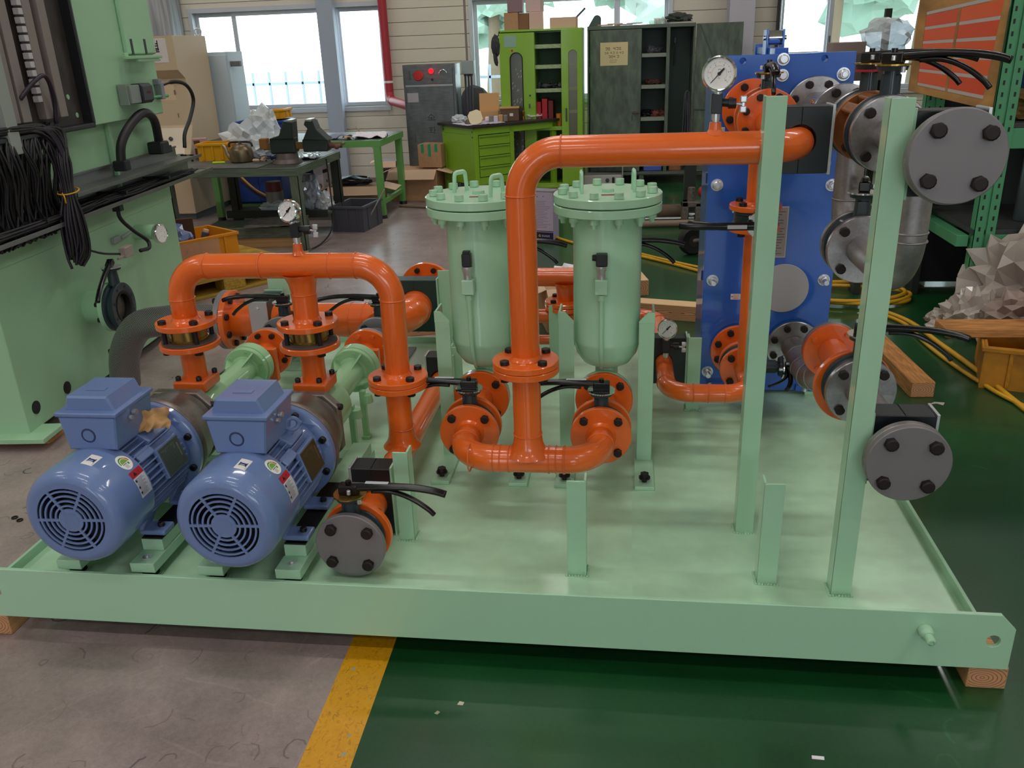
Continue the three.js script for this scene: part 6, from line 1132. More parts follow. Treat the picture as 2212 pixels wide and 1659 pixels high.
{
  const g = thing('black_disc', 'black rubber mat roll leaning in the cardboard tray', 'mat', [-0.98, 0.26, -6.42]); P(g, 'mat', mv(lump(0.16, 0.05, 0.1, 0.2, 2, 51, 3), 0, 0.03, 0), M.black);
  const h = thing('wall_hose', 'thin beige hose curving down the wall behind the green table', 'hose', [0, 0, 0]); P(h, 'hose', sweep(curve([V(-1.28, 0.7, -7.6), V(-1.15, 0.52, -7.6), V(-1.02, 0.38, -7.55), V(-0.98, 0.3, -7.5)], 20), 0.008, 8), S('#b3a894', 0.6));
  const k = thing('floor_hose', 'thin brown hose lying along the floor towards the green desk', 'hose', [0, 0, 0]); P(k, 'hose', sweep(curve([V(-0.6, 0.012, -6.6), V(-0.3, 0.012, -6.5), V(0.2, 0.012, -6.3), V(0.6, 0.012, -6.35)], 24), 0.011, 8), S('#7d6a50', 0.6));
}
// office chair behind the desk
{
  const g = thing('office_chair', 'grey fabric office chair back showing behind the green desk', 'chair', [0.06, 0, -7.75], 0.5);
  P(g, 'backrest', mv(lump(0.2, 0.27, 0.07, 0.05, 1.2, 3, 4), 0, 0.8, -0.12), M.chairGrey); P(g, 'seat', mv(lump(0.24, 0.07, 0.23, 0.04, 1.2, 5, 4), 0, 0.46, 0.05), M.chairGrey);
  for (const s of [-1, 1]) P(g, 'armrest', [bx(0.07, 0.05, 0.28, s * 0.29, 0.72, 0.02, 0.02), rod(V(s * 0.28, 0.46, 0.0), V(s * 0.29, 0.7, 0.0), 0.018)], M.chairGrey);
  P(g, 'pedestal', [rod(V(0, 0.08, 0), V(0, 0.42, 0), 0.03), ...[0, 1, 2, 3, 4].map((i) => rod(V(0, 0.09, 0), V(Math.cos(i * 1.257) * 0.26, 0.05, Math.sin(i * 1.257) * 0.26), 0.018))], M.black);
}
// lime green desk, corner towards the viewer
{
  const g = thing('green_desk', 'lime green steel desk with drawers and a dark worn top', 'desk', [0.165, 0, -6.72], 0.72);
  // local x runs right along the drawer front, z back along the side panel is -z
  const W = 1.0, D = 0.62;
  P(g, 'desk_top', bl(-0.03, W + 0.02, 0.725, 0.75, -D - 0.04, 0.03, 0.003), S('#3c3230', 0.45, 0, { map: TX.dirty }));
  P(g, 'apron', [bl(0, W, 0.66, 0.725, -0.02, 0, 0.002), bl(0, 0.02, 0.66, 0.725, -D, -0.02, 0.002), bl(W - 0.02, W, 0.66, 0.725, -D, -0.02, 0.002)], M.lime);
  const leg = (x, z) => P(g, 'leg', bl(x - 0.0, x + 0.05, 0, 0.725, z - 0.05, z, 0.003), M.lime);
  leg(-0.002, 0.002); leg(0.42, 0.0); leg(W - 0.05, 0); leg(0, -D + 0.05); leg(W - 0.05, -D + 0.05);
  P(g, 'side_panel', bl(0.004, 0.016, 0.24, 0.66, -D + 0.05, -0.05, 0.002), M.lime); P(g, 'lower_rail', [bl(0.0, 0.03, 0.18, 0.25, -D + 0.02, -0.03, 0.003), bl(0.05, 0.42, 0.18, 0.25, -0.03, -0.002, 0.003)], M.lime);
  P(g, 'carcass', bl(0.03, 0.44, 0.25, 0.66, -D + 0.05, -0.012, 0.002), M.limeDark);
  for (let i = 0; i < 4; i++) { const y1 = 0.65 - i * 0.1, d = P(g, 'drawer', bl(0.055, 0.415, y1 - 0.094, y1, -0.012, 0.006, 0.004), M.lime); P(d, 'drawer_pull', bl(0.06, 0.41, y1 - 0.02, y1 - 0.006, 0.004, 0.014, 0.003), S('#6c9426', 0.4)); }
  for (const [x, y, z, sx] of [[-0.003, 0.69, -0.025, 0], [-0.003, 0.64, -0.025, 0], [-0.003, 0.22, -0.025, 0], [-0.003, 0.2, -0.03, 0], [-0.003, 0.69, -D + 0.03, 0]]) P(g, 'screw', mv(new THREE.CylinderGeometry(0.007, 0.007, 0.004, 10), x, y, z, 0, 0, PI / 2), M.black);
  const top = (dx, dz) => V(dx, 0.751, dz).applyAxisAngle(Y, 0.72).add(V(0.165, 0, -6.72));
  const f = (n, l, c, dx, dz, t = 0) => { const p = top(dx, dz); return thing(n, l, c, [p.x, p.y, p.z], t); };
  const fl = f('brass_flange', 'pale square four-hole flange leaning on the green desk', 'flange', 0.09, -0.1, 0.0);
  { const s = new THREE.Shape(); const R = 0.066, c = 0.03; [[-R + c, -R], [R - c, -R], [R, -R + c], [R, R - c], [R - c, R], [-R + c, R], [-R, R - c], [-R, -R + c]].forEach((p, i) => (i ? s.lineTo(...p) : s.moveTo(...p))); for (const [x, y, r] of [[0, 0, 0.018], [-0.042, 0.042, 0.009], [0.042, 0.042, 0.009], [-0.042, -0.042, 0.009], [0.042, -0.042, 0.009]]) { const h = new THREE.Path(); h.absarc(x, y, r, 0, 7); s.holes.push(h); } P(fl, 'flange_plate', mv(prism(s, 0.022, 0.002), 0, 0.062, 0, -0.35, 0.1, 0.35), S('#dccbaa', 0.45, 0.25)); P(fl, 'fitting', mv(new THREE.CylinderGeometry(0.024, 0.03, 0.045, 20), -0.075, 0.022, 0.02, 0.4, 0, 0.7), S('#7a6a54', 0.4, 0.5)); }
  const bx1 = f('brown_carton', 'open brown carton with its lid flap raised on the green desk', 'box', 0.42, -0.36, 0.1); P(bx1, 'carton', bx(0.2, 0.1, 0.16, 0, 0.05, 0, 0.003), M.kraft); P(bx1, 'lid_flap', mv(bx(0.2, 0.17, 0.004, 0, 0.085, 0, 0.001), -0.0, 0.1, -0.02, -0.25), M.kraft);
  const bx2 = f('brown_box', 'closed dark brown box right of the open carton on the green desk', 'box', 0.56, -0.2, 0.1); P(bx2, 'carton', bx(0.19, 0.12, 0.16, 0, 0.06, 0, 0.003), S('#6e5242', 0.8)); P(bx2, 'lid', bx(0.2, 0.012, 0.17, 0, 0.124, 0, 0.003), M.kraft); P(bx2, 'white_tag', bx(0.035, 0.028, 0.003, 0.02, 0.06, 0.082, 0.0006), M.white);
  const pb = f('grey_parts', 'three small grey wrapped parts in front of the brown cartons', 'parts', 0.33, -0.15, 0); for (let i = 0; i < 5; i++) P(pb, 'part', bx(0.045, rnd(0.04, 0.08), 0.045, -0.06 + i * 0.045, 0.035, rnd(-0.03, 0.05), 0.008), [M.paper, M.duct, M.lavender, M.kraft, M.duct][i]);
  const tp = f('brass_tap', 'small brass fitting stack at the right of the brown box', 'fitting', 0.7, -0.16, 0); P(tp, 'fitting', mv(latheZ([[0, 0], [0.02, 0], [0.02, 0.03], [0.012, 0.035], [0.018, 0.05], [0.018, 0.08], [0.01, 0.085], [0.014, 0.11], [0, 0.112]], 12), 0, 0, 0, -PI / 2), M.brass);
  const pp = f('paper_stack', 'stack of white papers at the right end of the green desk', 'papers', 0.86, -0.2, 0.6); for (let i = 0; i < 4; i++) P(pp, 'sheet', bx(0.24, 0.01, 0.18, 0, 0, 0, 0.001), i % 2 ? M.lavender : M.paper, [rnd(-0.02, 0.02), 0.008 + i * 0.011, rnd(-0.02, 0.02)], [0, rnd(-0.2, 0.2), 0]);
  const ns = f('newspaper', 'pale crumpled paper spread over the left part of the desk top', 'paper', 0.16, -0.16, 0.6); { const G = new THREE.BoxGeometry(0.42, 0.004, 0.34, 16, 1, 14), a = G.attributes.position; for (let i = 0; i < a.count; i++) a.setY(i, a.getY(i) + 0.004 + 0.008 * Math.abs(n2(a.getX(i) * 9, a.getZ(i) * 9))); G.computeVertexNormals(); P(ns, 'sheet', G, M.lavender); }
  const cb = f('clear_bag', 'small clear plastic bag at the back left of the green desk', 'bag', 0.1, -0.42, 0); P(cb, 'bag', mv(lump(0.075, 0.045, 0.06, 0.3, 2.3, 61, 4, -0.02), 0, 0.03, 0), M.bag);
  const mg1 = f('dark_mug', 'small dark cup beside the paper stack on the green desk', 'cup', 0.8, -0.42, 0); P(mg1, 'cup', mv(latheZ([[0, 0], [0.028, 0], [0.032, 0.07], [0.028, 0.07], [0.025, 0.006], [0, 0.006]], 20), 0, 0.02, 0, -PI / 2), M.greyPlastic);
}
// lime tool cabinet
{
  const zf = -7.32, zb = -7.75, T = 0.018;
  const g = thing('tool_cabinet', 'lime green steel tool cabinet with arched glass doors and open shelves', 'cabinet', [0, 0, 0]);
  P(g, 'carcass', [bl(0.36, 0.36 + T, 0.05, 1.6, zb, zf - 0.02, 0.003), bl(1.19 - T, 1.19, 0.05, 1.6, zb, zf - 0.02, 0.003), bl(0.36, 1.19, 1.58, 1.6, zb, zf - 0.0, 0.003), bl(0.36, 1.19, 0.05, 0.075, zb, zf - 0.02, 0.003), bl(0.37, 1.18, 0.06, 1.59, zb, zb + 0.012, 0.001)], M.lime);
  P(g, 'inner_back', bl(0.38, 1.17, 0.08, 1.57, zb + 0.012, zb + 0.02, 0.001), S('#4a6e52', 0.6));
  const doorShape = (w, y0, y1, ax, aw, a0, a1) => { const s = new THREE.Shape([[0, y0], [w, y0], [w, y1], [0, y1]].map((p) => new THREE.Vector2(...p))); const h = new THREE.Path(); h.moveTo(ax - aw, a0); h.lineTo(ax - aw, a1 - aw); h.absarc(ax, a1 - aw, aw, PI, 0, true); h.lineTo(ax + aw, a0); h.closePath(); s.holes.push(h); return s; };
  const d1 = P(g, 'door', mv(prism(doorShape(0.345, 0.08, 1.57, 0.163, 0.062, 0.3, 1.39), 0.016, 0.002), 0.365, 0, zf - 0.016), M.lime);
  P(d1, 'arched_glass', bl(0.455, 0.6, 0.28, 1.4, zf - 0.02, zf - 0.014, 0), M.archGlass);
  P(d1, 'arch_trim', (() => { const a = []; const pts = [V(0.466, 0.3, 0), V(0.466, 1.328, 0)]; for (let i = 0; i <= 16; i++) pts.push(V(0.528 - Math.cos((i / 16) * PI) * 0.062, 1.328 + Math.sin((i / 16) * PI) * 0.062, 0)); pts.push(V(0.59, 0.3, 0)); return [mv(sweep(pts, 0.005, 6), 0, 0, zf + 0.003)]; })(), M.black);
  P(d1, 'pale_fleck', [...Array(46).keys()].map(() => mv(bx(0.0035, 0.02, 0.001, 0, 0, 0, 0), rnd(0.475, 0.582), rnd(0.32, 1.25), zf - 0.0135, 0, 0, -0.5 + rnd(-0.3, 0.3))), S('#b9bdb8', 0.3, 0.3)).userData.label = 'pale flecks of the patterned glass';  // pale slanted flecks scattered over the glass
  P(d1, 'grey_placard', bl(0.41, 0.535, 1.44, 1.55, zf + 0.001, zf + 0.004, 0.001), S('#8fae9a', 0.4));
  P(d1, 'red_button', place(latheZ([[0, 0], [0.011, 0], [0.011, 0.008], [0, 0.01]], 16), V(0.49, 1.41, zf), Z), M.red);
  P(d1, 'door_lock', [place(latheZ([[0, 0], [0.01, 0], [0.01, 0.01], [0, 0.01]], 12), V(0.66, 0.98, zf), Z), bl(0.645, 0.66, 0.86, 0.9, zf, zf + 0.01, 0.003)], M.greyPlastic);
  const d2 = P(g, 'door', mv(prism(doorShape(0.205, 0.08, 1.585, 0.112, 0.045, 0.28, 1.4), 0.016, 0.002), 0.982, 0, zf - 0.005), M.lime);
  P(d2, 'arched_glass', bl(1.04, 1.15, 0.26, 1.41, zf - 0.008, zf - 0.004, 0), S('#6a6e5e', 0.2, 0.1));
  P(d2, 'glass_shelf_line', [1.23, 1.02, 0.8].map((y) => bl(1.052, 1.137, y, y + 0.03, zf - 0.004, zf - 0.002, 0)), S('#7f8464', 0.3));
  P(d2, 'door_handle', bl(1.018, 1.034, 0.72, 0.85, zf + 0.01, zf + 0.024, 0.004), M.greyPlastic);
  for (const y of [1.455, 1.265, 1.04, 0.67, 0.3, 0.1]) { const s = P(g, 'shelf', bl(0.715, 0.978, y - 0.03, y, zb + 0.02, zf - 0.03, 0.002), y < 0.7 ? M.lime : M.limeDark); P(s, 'shelf_edge', bl(0.715, 0.978, y - 0.036, y + 0.002, zf - 0.03, zf - 0.022, 0.001), y < 0.7 ? M.lime : S('#b9cf9f', 0.5, 0, { map: TX.dirty })); }
  P(g, 'partition', [bl(0.706, 0.716, 0.08, 1.57, zb, zf - 0.02, 0.001), bl(0.976, 0.986, 0.08, 1.57, zb, zf - 0.02, 0.001)], M.lime);
  for (const [k, [x, h, w]] of [[0.74, 0.24, 0.045], [0.8, 0.27, 0.055], [0.862, 0.25, 0.05]].entries()) { const b = thing('ring_binder', ['leftmost red binder on the open shelf of the lime cabinet', 'middle taller red binder on the open shelf of the lime cabinet', 'right dark red binder on the open shelf of the lime cabinet'][k], 'binder', [x, 0.672, zf - 0.16], 0, 'red binders in the lime cabinet'); P(b, 'cover', bx(w, h, 0.22, 0, h / 2, 0, 0.004), k === 2 ? S('#6f1c20', 0.5) : M.binder); }
  const o = thing('orange_cup', 'small orange object right of the red binders', 'cup', [0.94, 0.672, zf - 0.1]); P(o, 'cup', mv(latheZ([[0, 0], [0.025, 0], [0.03, 0.12], [0, 0.12]], 18), 0, 0, 0, -PI / 2), S('#d9822a', 0.5));
  const t = thing('shelf_tools', 'dark hand tools lying on the second shelf of the lime cabinet', 'tools', [0.85, 1.042, zf - 0.12]); for (let i = 0; i < 7; i++) P(t, 'tool', mv(lump(rnd(0.02, 0.05), rnd(0.012, 0.035), 0.03, 0.3, 2, i * 7, 2), -0.1 + i * 0.034, 0.025, rnd(-0.03, 0.05)), i % 2 ? M.black : M.greyPlastic);
}
cardboard('left brown carton stacked on top of the lime cabinet', 0.475, 1.6, -7.5, 0.14, 0.16, 0.2, 0.05, false, 'cartons on the lime cabinet');
cardboard('middle dark brown carton stacked on top of the lime cabinet', 0.6, 1.6, -7.52, 0.12, 0.15, 0.2, -0.04, false, 'cartons on the lime cabinet', S('#8a6248', 0.85));
cardboard('white and red printed carton at the right of the carton row on the lime cabinet', 0.725, 1.6, -7.48, 0.14, 0.16, 0.2, 0.08, false, 'cartons on the lime cabinet', S('#d8b5a6', 0.8));
cardboard('purplish carton in the upper row of boxes on the lime cabinet', 0.51, 1.762, -7.5, 0.15, 0.14, 0.2, 0.12, false, 'cartons on the lime cabinet', S('#8f7478', 0.85));
cardboard('pale pink carton at the right of the upper row on the lime cabinet', 0.71, 1.762, -7.5, 0.15, 0.14, 0.18, -0.1, false, 'cartons on the lime cabinet', S('#cdb1ac', 0.85));
cardboard('low open brown tray carton at the right end of the lime cabinet top', 1.0, 1.6, -7.48, 0.26, 0.1, 0.2, -0.04, false, undefined, M.cardLight);
{
  const g = thing('grey_bar', 'slim dark bar sticking up out of the tray carton on the lime cabinet', 'bar', [1.1, 1.66, -7.5]); P(g, 'bar', mv(bx(0.14, 0.02, 0.012, 0, 0, 0, 0.002), 0.06, 0.07, 0, 0, 0, 0.75), M.greyPlastic);
  const b = thing('dark_hat', 'dark cap hanging on the left corner of the lime cabinet', 'cap', [0.325, 1.46, -7.34]); P(b, 'crown', mv(lump(0.045, 0.1, 0.05, 0.15, 1.6, 71, 4), 0, 0.0, 0), S('#3a3a42', 0.85)); P(b, 'brim', mv(lump(0.02, 0.07, 0.035, 0.12, 1.6, 75, 3), -0.005, -0.12, 0.01, 0, 0, 0.15), S('#3a3a42', 0.85)); P(b, 'strap', rod(V(0.03, 0.09, 0), V(0.045, 0.13, 0.02), 0.006), M.black);
}
// grey green cabinet with open right side
{
  const zf = -7.83, zb = -8.3;
  const g = thing('storage_cabinet', 'dull grey green steel cabinet with a paper notice and its right half open', 'cabinet', [0, 0, 0]);
  P(g, 'carcass', [bl(1.215, 1.235, 0.1, 1.61, zb, zf - 0.015, 0.003), bl(2.3, 2.32, 0.1, 1.61, zb, zf - 0.015, 0.003), bl(1.215, 2.32, 1.575, 1.61, zb, zf, 0.003), bl(1.215, 2.32, 0.1, 0.13, zb, zf, 0.003), bl(1.22, 2.31, 0.11, 1.6, zb, zb + 0.01, 0.001), bl(2.03, 2.065, 0.13, 1.575, zf - 0.4, zf, 0.002)], M.greyGreen);
  P(g, 'cabinet_leg', [1.24, 1.8, 2.28].map((x) => bl(x - 0.025, x + 0.025, 0, 0.1, zf - 0.06, zf - 0.01, 0.002)), M.greyGreen);
  P(g, 'inner_back', bl(1.24, 2.29, 0.13, 1.57, zb + 0.01, zb + 0.016, 0.001), M.greyGreenDark);
  const d = P(g, 'door', bl(1.245, 1.776, 0.14, 1.57, zf - 0.012, zf + 0.004, 0.003), M.greyGreen);
  P(d, 'hinge', [bl(1.238, 1.252, 1.16, 1.22, zf, zf + 0.014, 0.003), bl(1.238, 1.252, 0.4, 0.46, zf, zf + 0.014, 0.003)], M.greyGreenDark);
  P(d, 'door_lock', [place(latheZ([[0, 0], [0.016, 0], [0.016, 0.014], [0, 0.016]], 16), V(1.71, 0.75, zf + 0.004), Z), bl(1.69, 1.76, 0.74, 0.76, zf + 0.004, zf + 0.018, 0.003), bl(1.685, 1.695, 0.67, 0.72, zf + 0.006, zf + 0.012, 0.002)], S('#5b5046', 0.5, 0.3));
  TX.notice = canvasTex(512, 384, (c) => { c.fillStyle = '#e6d3a4'; c.fillRect(0, 0, 512, 384); c.strokeStyle = '#26221c'; const row = (y, xs, s, w) => xs.forEach((x, i) => handStrokes(c, i % 3 === 0 ? [[x, y, x + s, y], [x + s, y, x + s, y + s * 0.6], [x + s * 0.1, y + s, x + s, y + s]] : i % 3 === 1 ? [[x + s / 2, y - 4, x + 2, y + s * 0.5], [x + s / 2, y - 4, x + s - 2, y + s * 0.5], [x, y + s, x + s, y + s]] : [[x, y, x, y + s * 0.5, x + s * 0.5, y + s * 0.5], [x + s * 0.8, y - 4, x + s * 0.8, y + s]], w)); row(86, [100, 146, 250, 300, 350], 34, 8); row(160, [80, 125, 190, 235, 300, 360, 400], 28, 6); row(220, [160, 204, 248, 312], 32, 7); row(288, [186, 214, 242, 270, 298], 14, 3); row(322, [180, 206, 232, 258, 284], 14, 3); });
  P(d, 'paper_notice', mv(bx(0.285, 0.225, 0.002, 1.493, 1.338, zf + 0.0055, 0.0004), 0, 0, 0), [M.cardLight, M.cardLight, M.cardLight, M.cardLight, stick(TX.notice, 0.8), M.cardLight].length ? stick(TX.notice, 0.8) : M.white).userData.label = 'yellowed paper notice with black lettering';
  const d2 = P(g, 'door', bl(2.33, 2.795, 0.14, 1.6, zf - 0.03, zf - 0.012, 0.003), M.greyGreen);
  P(d2, 'door_brace', [mv(bx(0.012, 0.42, 0.008, 0, 0, 0, 0.002), 2.45, 1.4, zf - 0.006, 0, 0, 0.42), bl(2.34, 2.78, 0.76, 0.775, zf - 0.012, zf - 0.002, 0.002)], M.greyGreenDark);
  for (const y of [1.33, 1.02, 0.695, 0.4]) P(g, 'shelf', [bl(1.78, 2.03, y - 0.02, y, zb + 0.02, zf - 0.02, 0.002), bl(1.78, 2.03, y - 0.035, y + 0.002, zf - 0.02, zf - 0.012, 0.001)], S('#8b9284', 0.5));
  P(g, 'lifting_lug', (() => { const s = new THREE.Shape(); s.moveTo(-0.075, 0); s.lineTo(0.055, 0); s.lineTo(0.055, 0.045); s.absarc(0.015, 0.065, 0.042, 0, PI * 0.8); s.lineTo(-0.075, 0); const h = new THREE.Path(); h.absarc(0.015, 0.065, 0.018, 0, 7); s.holes.push(h); return mv(prism(s, 0.016, 0.001), 1.3, 1.61, zf - 0.06); })(), M.greyGreenDark);
  const items = [['dark_tool_pile', 'dark tools on the top shelf of the grey green cabinet', 1.93, 1.332, 0.06, M.greyPlastic], ['rusty_clamp', 'reddish brown clamp on the second shelf of the grey green cabinet', 1.9, 1.022, 0.05, S('#5a3430', 0.6)], ['black_tool_heap', 'black tool heap on the third shelf of the grey green cabinet', 1.87, 0.697, 0.07, M.black], ['red_tool', 'dull red tool beside the black heap in the grey green cabinet', 1.98, 0.697, 0.05, S('#7a3a34', 0.6)]];
  for (const [n, l, x, y, r, m] of items) { const t = thing(n, l, 'tools', [x, y, zf - 0.15]); for (let i = 0; i < 4; i++) P(t, 'tool', mv(lump(r * rnd(0.5, 0.9), r * rnd(0.35, 0.8), r * 0.7, 0.35, 2, x * 10 + i * 5, 2), -0.05 + i * 0.033, r * 0.45, rnd(-0.03, 0.03)), m); }
  const st = thing('black_straps', 'black belts hanging inside the right half of the grey green cabinet', 'straps', [2.24, 0.5, zf + 0.03]); for (let i = 0; i < 5; i++) P(st, 'strap', sweep(curve([V(-0.02 + i * 0.012, rnd(-0.35, -0.1), 0), V(-0.015 + i * 0.01, 0.2, 0.01), V(0, 0.44, 0.01), V(0.02, 0.45, 0.0), V(0.025 + i * 0.004, 0.25, 0.0), V(0.02 + i * 0.006, rnd(-0.2, 0), 0)], 24), [0.008, 0.014], 8), i % 2 ? M.blackGloss : M.greyPlastic);
  const hk = thing('hanging_tool', 'dark tool hanging high inside the grey green cabinet', 'tool', [2.12, 1.2, zf - 0.1]); P(hk, 'tool', [rod(V(0, 0.25, 0), V(0, 0, 0), 0.01), bx(0.03, 0.06, 0.02, 0, 0.25, 0, 0.006)], M.black);
  const sp = thing('spring_coil', 'white metal coil spring lying on top of the grey green cabinet', 'spring', [1.98, 1.64, zf - 0.1]); P(sp, 'coil', sweep([...Array(160).keys()].map((i) => V(-0.08 + i * 0.001, Math.cos(i * 0.42) * 0.025, Math.sin(i * 0.42) * 0.025)), 0.0045, 6), M.white);
  const bl2 = thing('dark_bag', 'dark crumpled bag on the right end of the grey green cabinet top', 'bag', [2.14, 1.61, zf - 0.12]); P(bl2, 'bag', mv(lump(0.13, 0.06, 0.09, 0.3, 2, 81, 4, -0.02), 0, 0.035, 0), S('#3c423c', 0.7));
  const pp = thing('flat_papers', 'flat pinkish sheets on the left of the grey green cabinet top', 'papers', [1.55, 1.611, zf - 0.1]); for (let i = 0; i < 4; i++) P(pp, 'sheet', bx(0.16, 0.012, 0.12, -0.15 + i * 0.1, 0.008 + (i % 2) * 0.008, 0, 0.003), [M.kraft, M.cardLight, S('#a98f88', 0.8), M.paper][i]);
  const bb = thing('blue_case', 'blue plastic case at the bottom of the grey green cabinet', 'case', [1.92, 0.13, zf - 0.12]); P(bb, 'case', bx(0.2, 0.12, 0.14, 0, 0.06, 0, 0.012), S('#5566c8', 0.35)); P(bb, 'lid', bx(0.21, 0.03, 0.15, 0, 0.125, 0, 0.008), S('#5566c8', 0.35));
  const ob = thing('orange_case', 'brown orange case beside the blue case', 'case', [2.16, 0.13, zf - 0.14]); P(ob, 'case', bx(0.13, 0.1, 0.12, 0, 0.05, 0, 0.006), S('#a86a48', 0.6)); P(ob, 'latch', bx(0.02, 0.02, 0.01, 0, 0.07, 0.063, 0.002), M.zinc);
}
{
  const g = thing('white_appliance', 'low off-white metal box with a round knob in front of the grey green cabinet', 'box', [1.39, 0.03, -7.6]);
  P(g, 'case', bl(-0.2, 0.2, 0, 0.12, -0.12, 0.12, 0.006), S('#b8b0ae', 0.5)); P(g, 'frame', [bl(-0.215, -0.2, 0, 0.26, -0.12, 0.12, 0.002), bl(0.2, 0.215, 0, 0.26, -0.12, 0.12, 0.002), bl(-0.2, 0.2, 0.245, 0.26, -0.12, 0.12, 0.002)], S('#9a9492', 0.5, 0.2));
  P(g, 'knob', place(latheZ([[0.014, 0], [0.02, 0.004], [0.02, 0.012], [0.014, 0.014], [0, 0.012]], 20), V(0.05, 0.07, 0.12), Z), M.greyPlastic); P(g, 'side_latch', bl(0.1, 0.125, 0.03, 0.1, 0.12, 0.128, 0.003), M.black); P(g, 'foot', [-0.17, 0.17].map((x) => bl(x - 0.02, x + 0.02, -0.03, 0, -0.1, 0.1, 0.002)), M.black);
}
// floor things between filters and heat exchanger
{
  const g = thing('log_piece', 'brown paper wrapped roll lying on the floor behind the right filter', 'roll', [1.98, 0.07, -5.8], 0.12); P(g, 'roll', place(latheZ([[0, 0], [0.06, 0], [0.066, 0.01], [0.066, 0.44], [0.06, 0.45], [0, 0.45]], 28), V(-0.32, 0, 0), X), M.log);
  const b = thing('silver_bars', 'two bright steel bars lying in front of the brown roll', 'bars', [1.98, 0.02, -5.62], 0.05); for (const y of [0.0, 0.035]) P(b, 'bar', rod(V(-0.2, y + 0.0, y), V(0.25, y, y), 0.011), M.zinc);
  const pl = thing('tan_bar', 'tan round bar lying on the green floor by the steel bars', 'bar', [1.98, 0.03, -5.5], 0.05); P(pl, 'bar', rod(V(-0.25, 0, 0), V(0.22, 0, 0), 0.028), S('#8e7866', 0.6));
  const j = thing('drill_stand', 'grey cast machine part with a red knob standing beside the heat exchanger', 'stand', [2.2, 0, -5.6], 0);
  P(j, 'casting', [bl(-0.1, -0.04, 0.0, 0.2, -0.05, 0.05, 0.01), bl(0.01, 0.12, 0.0, 0.19, -0.05, 0.05, 0.01), bl(-0.1, 0.12, 0.15, 0.2, -0.05, 0.05, 0.01), bl(-0.1, 0.12, 0, 0.05, -0.05, 0.05, 0.01), mv(new THREE.CylinderGeometry(0.03, 0.035, 0.12, 18), -0.02, 0.25, 0)], M.jackGrey); P(j, 'red_knob', mv(new THREE.SphereGeometry(0.05, 20, 14), 0.08, 0.27, 0), M.red); P(j, 'knob_stem', rod(V(0.08, 0.18, 0), V(0.08, 0.24, 0), 0.016), M.jackGrey); P(j, 'pin', [rod(V(-0.03, 0.09, 0.05), V(0.0, 0.09, 0.06), 0.012), bx(0.05, 0.015, 0.015, -0.015, 0.1, 0.06, 0.003)], M.zinc);
  const s = thing('black_post', 'black upright steel bar standing behind the grey cast part', 'post', [2.2, 0, -6.1]); P(s, 'post', bl(-0.05, 0.05, 0.015, 0.62, -0.03, 0.03, 0.004), M.darkLeg); P(s, 'post_base', bl(-0.12, 0.12, 0, 0.02, -0.1, 0.1, 0.003), M.darkLeg);
  const w = thing('rubber_wheel', 'black rubber wheel with a rim on the floor left of the heat exchanger', 'wheel', [2.12, 0.105, -4.5], 0); P(w, 'tyre', place(latheZ([[0.04, -0.03], [0.09, -0.035], [0.105, -0.02], [0.105, 0.02], [0.09, 0.035], [0.04, 0.03]], 40), V(0, 0, 0), V(0.35, 0, 1)), M.rubber); P(w, 'rim', place(latheZ([[0, -0.02], [0.06, -0.022], [0.06, 0.022], [0, 0.02]], 32), V(0, 0, 0), V(0.35, 0, 1)), S('#3a3634', 0.5, 0.3)); P(w, 'axle', rod(V(0, 0, 0), V(0.16, 0.0, 0.05), 0.02), M.jackGrey);  // wheel with tyre, rim and axle
  TX.doc = canvasTex(256, 640, (c) => { c.fillStyle = '#b9abc6'; c.fillRect(0, 0, 256, 640); c.fillStyle = '#231a4a'; c.fillRect(0, 520, 256, 120); c.fillStyle = '#cfc4da'; c.fillRect(0, 532, 256, 6); c.fillStyle = '#7a6e8c'; for (let y = 120; y < 480; y += 22) c.fillRect(24, y, rnd(120, 205), 5); c.fillStyle = '#3a3050'; c.beginPath(); c.arc(84, 60, 6, 0, 7); c.arc(150, 56, 6, 0, 7); c.fill(); c.font = 'bold 42px sans-serif'; c.fillStyle = '#d8c21c'; c.fillText('G', 88, 604); c.fillStyle = '#e6e2ee'; c.font = '34px sans-serif'; c.fillText('EUGO', 126, 602); });
  const d = thing('lavender_box', 'tall lavender printed box standing on the floor between riser and right filter', 'box', [0.99, 0, -5.1], -0.3); const sd = S('#a79bb4', 0.7); const bb = P(d, 'carton', bx(0.2, 0.38, 0.12, 0, 0.19, 0, 0.003), sd); P(bb, 'printed_face', mv(new THREE.PlaneGeometry(0.196, 0.376), 0, 0.19, 0.0612), stick(TX.doc, 0.7)); P(bb, 'lid', bx(0.204, 0.012, 0.124, 0, 0.384, 0, 0.002), S('#8f8a96', 0.7));
  const cb = cardboard('open brown carton on the floor behind the filters', 1.33, 0, -2.85, 0.3, 0.24, 0.3, 0.25, true); P(cb, 'packing_paper', mv(lump(0.12, 0.07, 0.12, 0.3, 2, 91, 3), 0.02, 0.26, 0), M.paper);
  timber('pale timber beam on the green floor left of the heat exchanger', 1.7, 2.35, 0, 0.09, -2.98, -2.88, M.woodPale, -0.25);
  timber('short pale timber end on the green floor behind the right filter', 1.62, 1.75, 0, 0.1, -3.75, -3.4, M.woodPale, 0.2);
  timber('reddish timber lying on the green floor behind the low right blind flange', 2.84, 2.94, 0, 0.07, -2.5, -1.83, M.woodOrange, 0.06);
  timber('pale timber plank on the concrete behind the suction header', 0.2, 0.75, 0, 0.04, -2.75, -2.6, M.woodPale, 0.35);
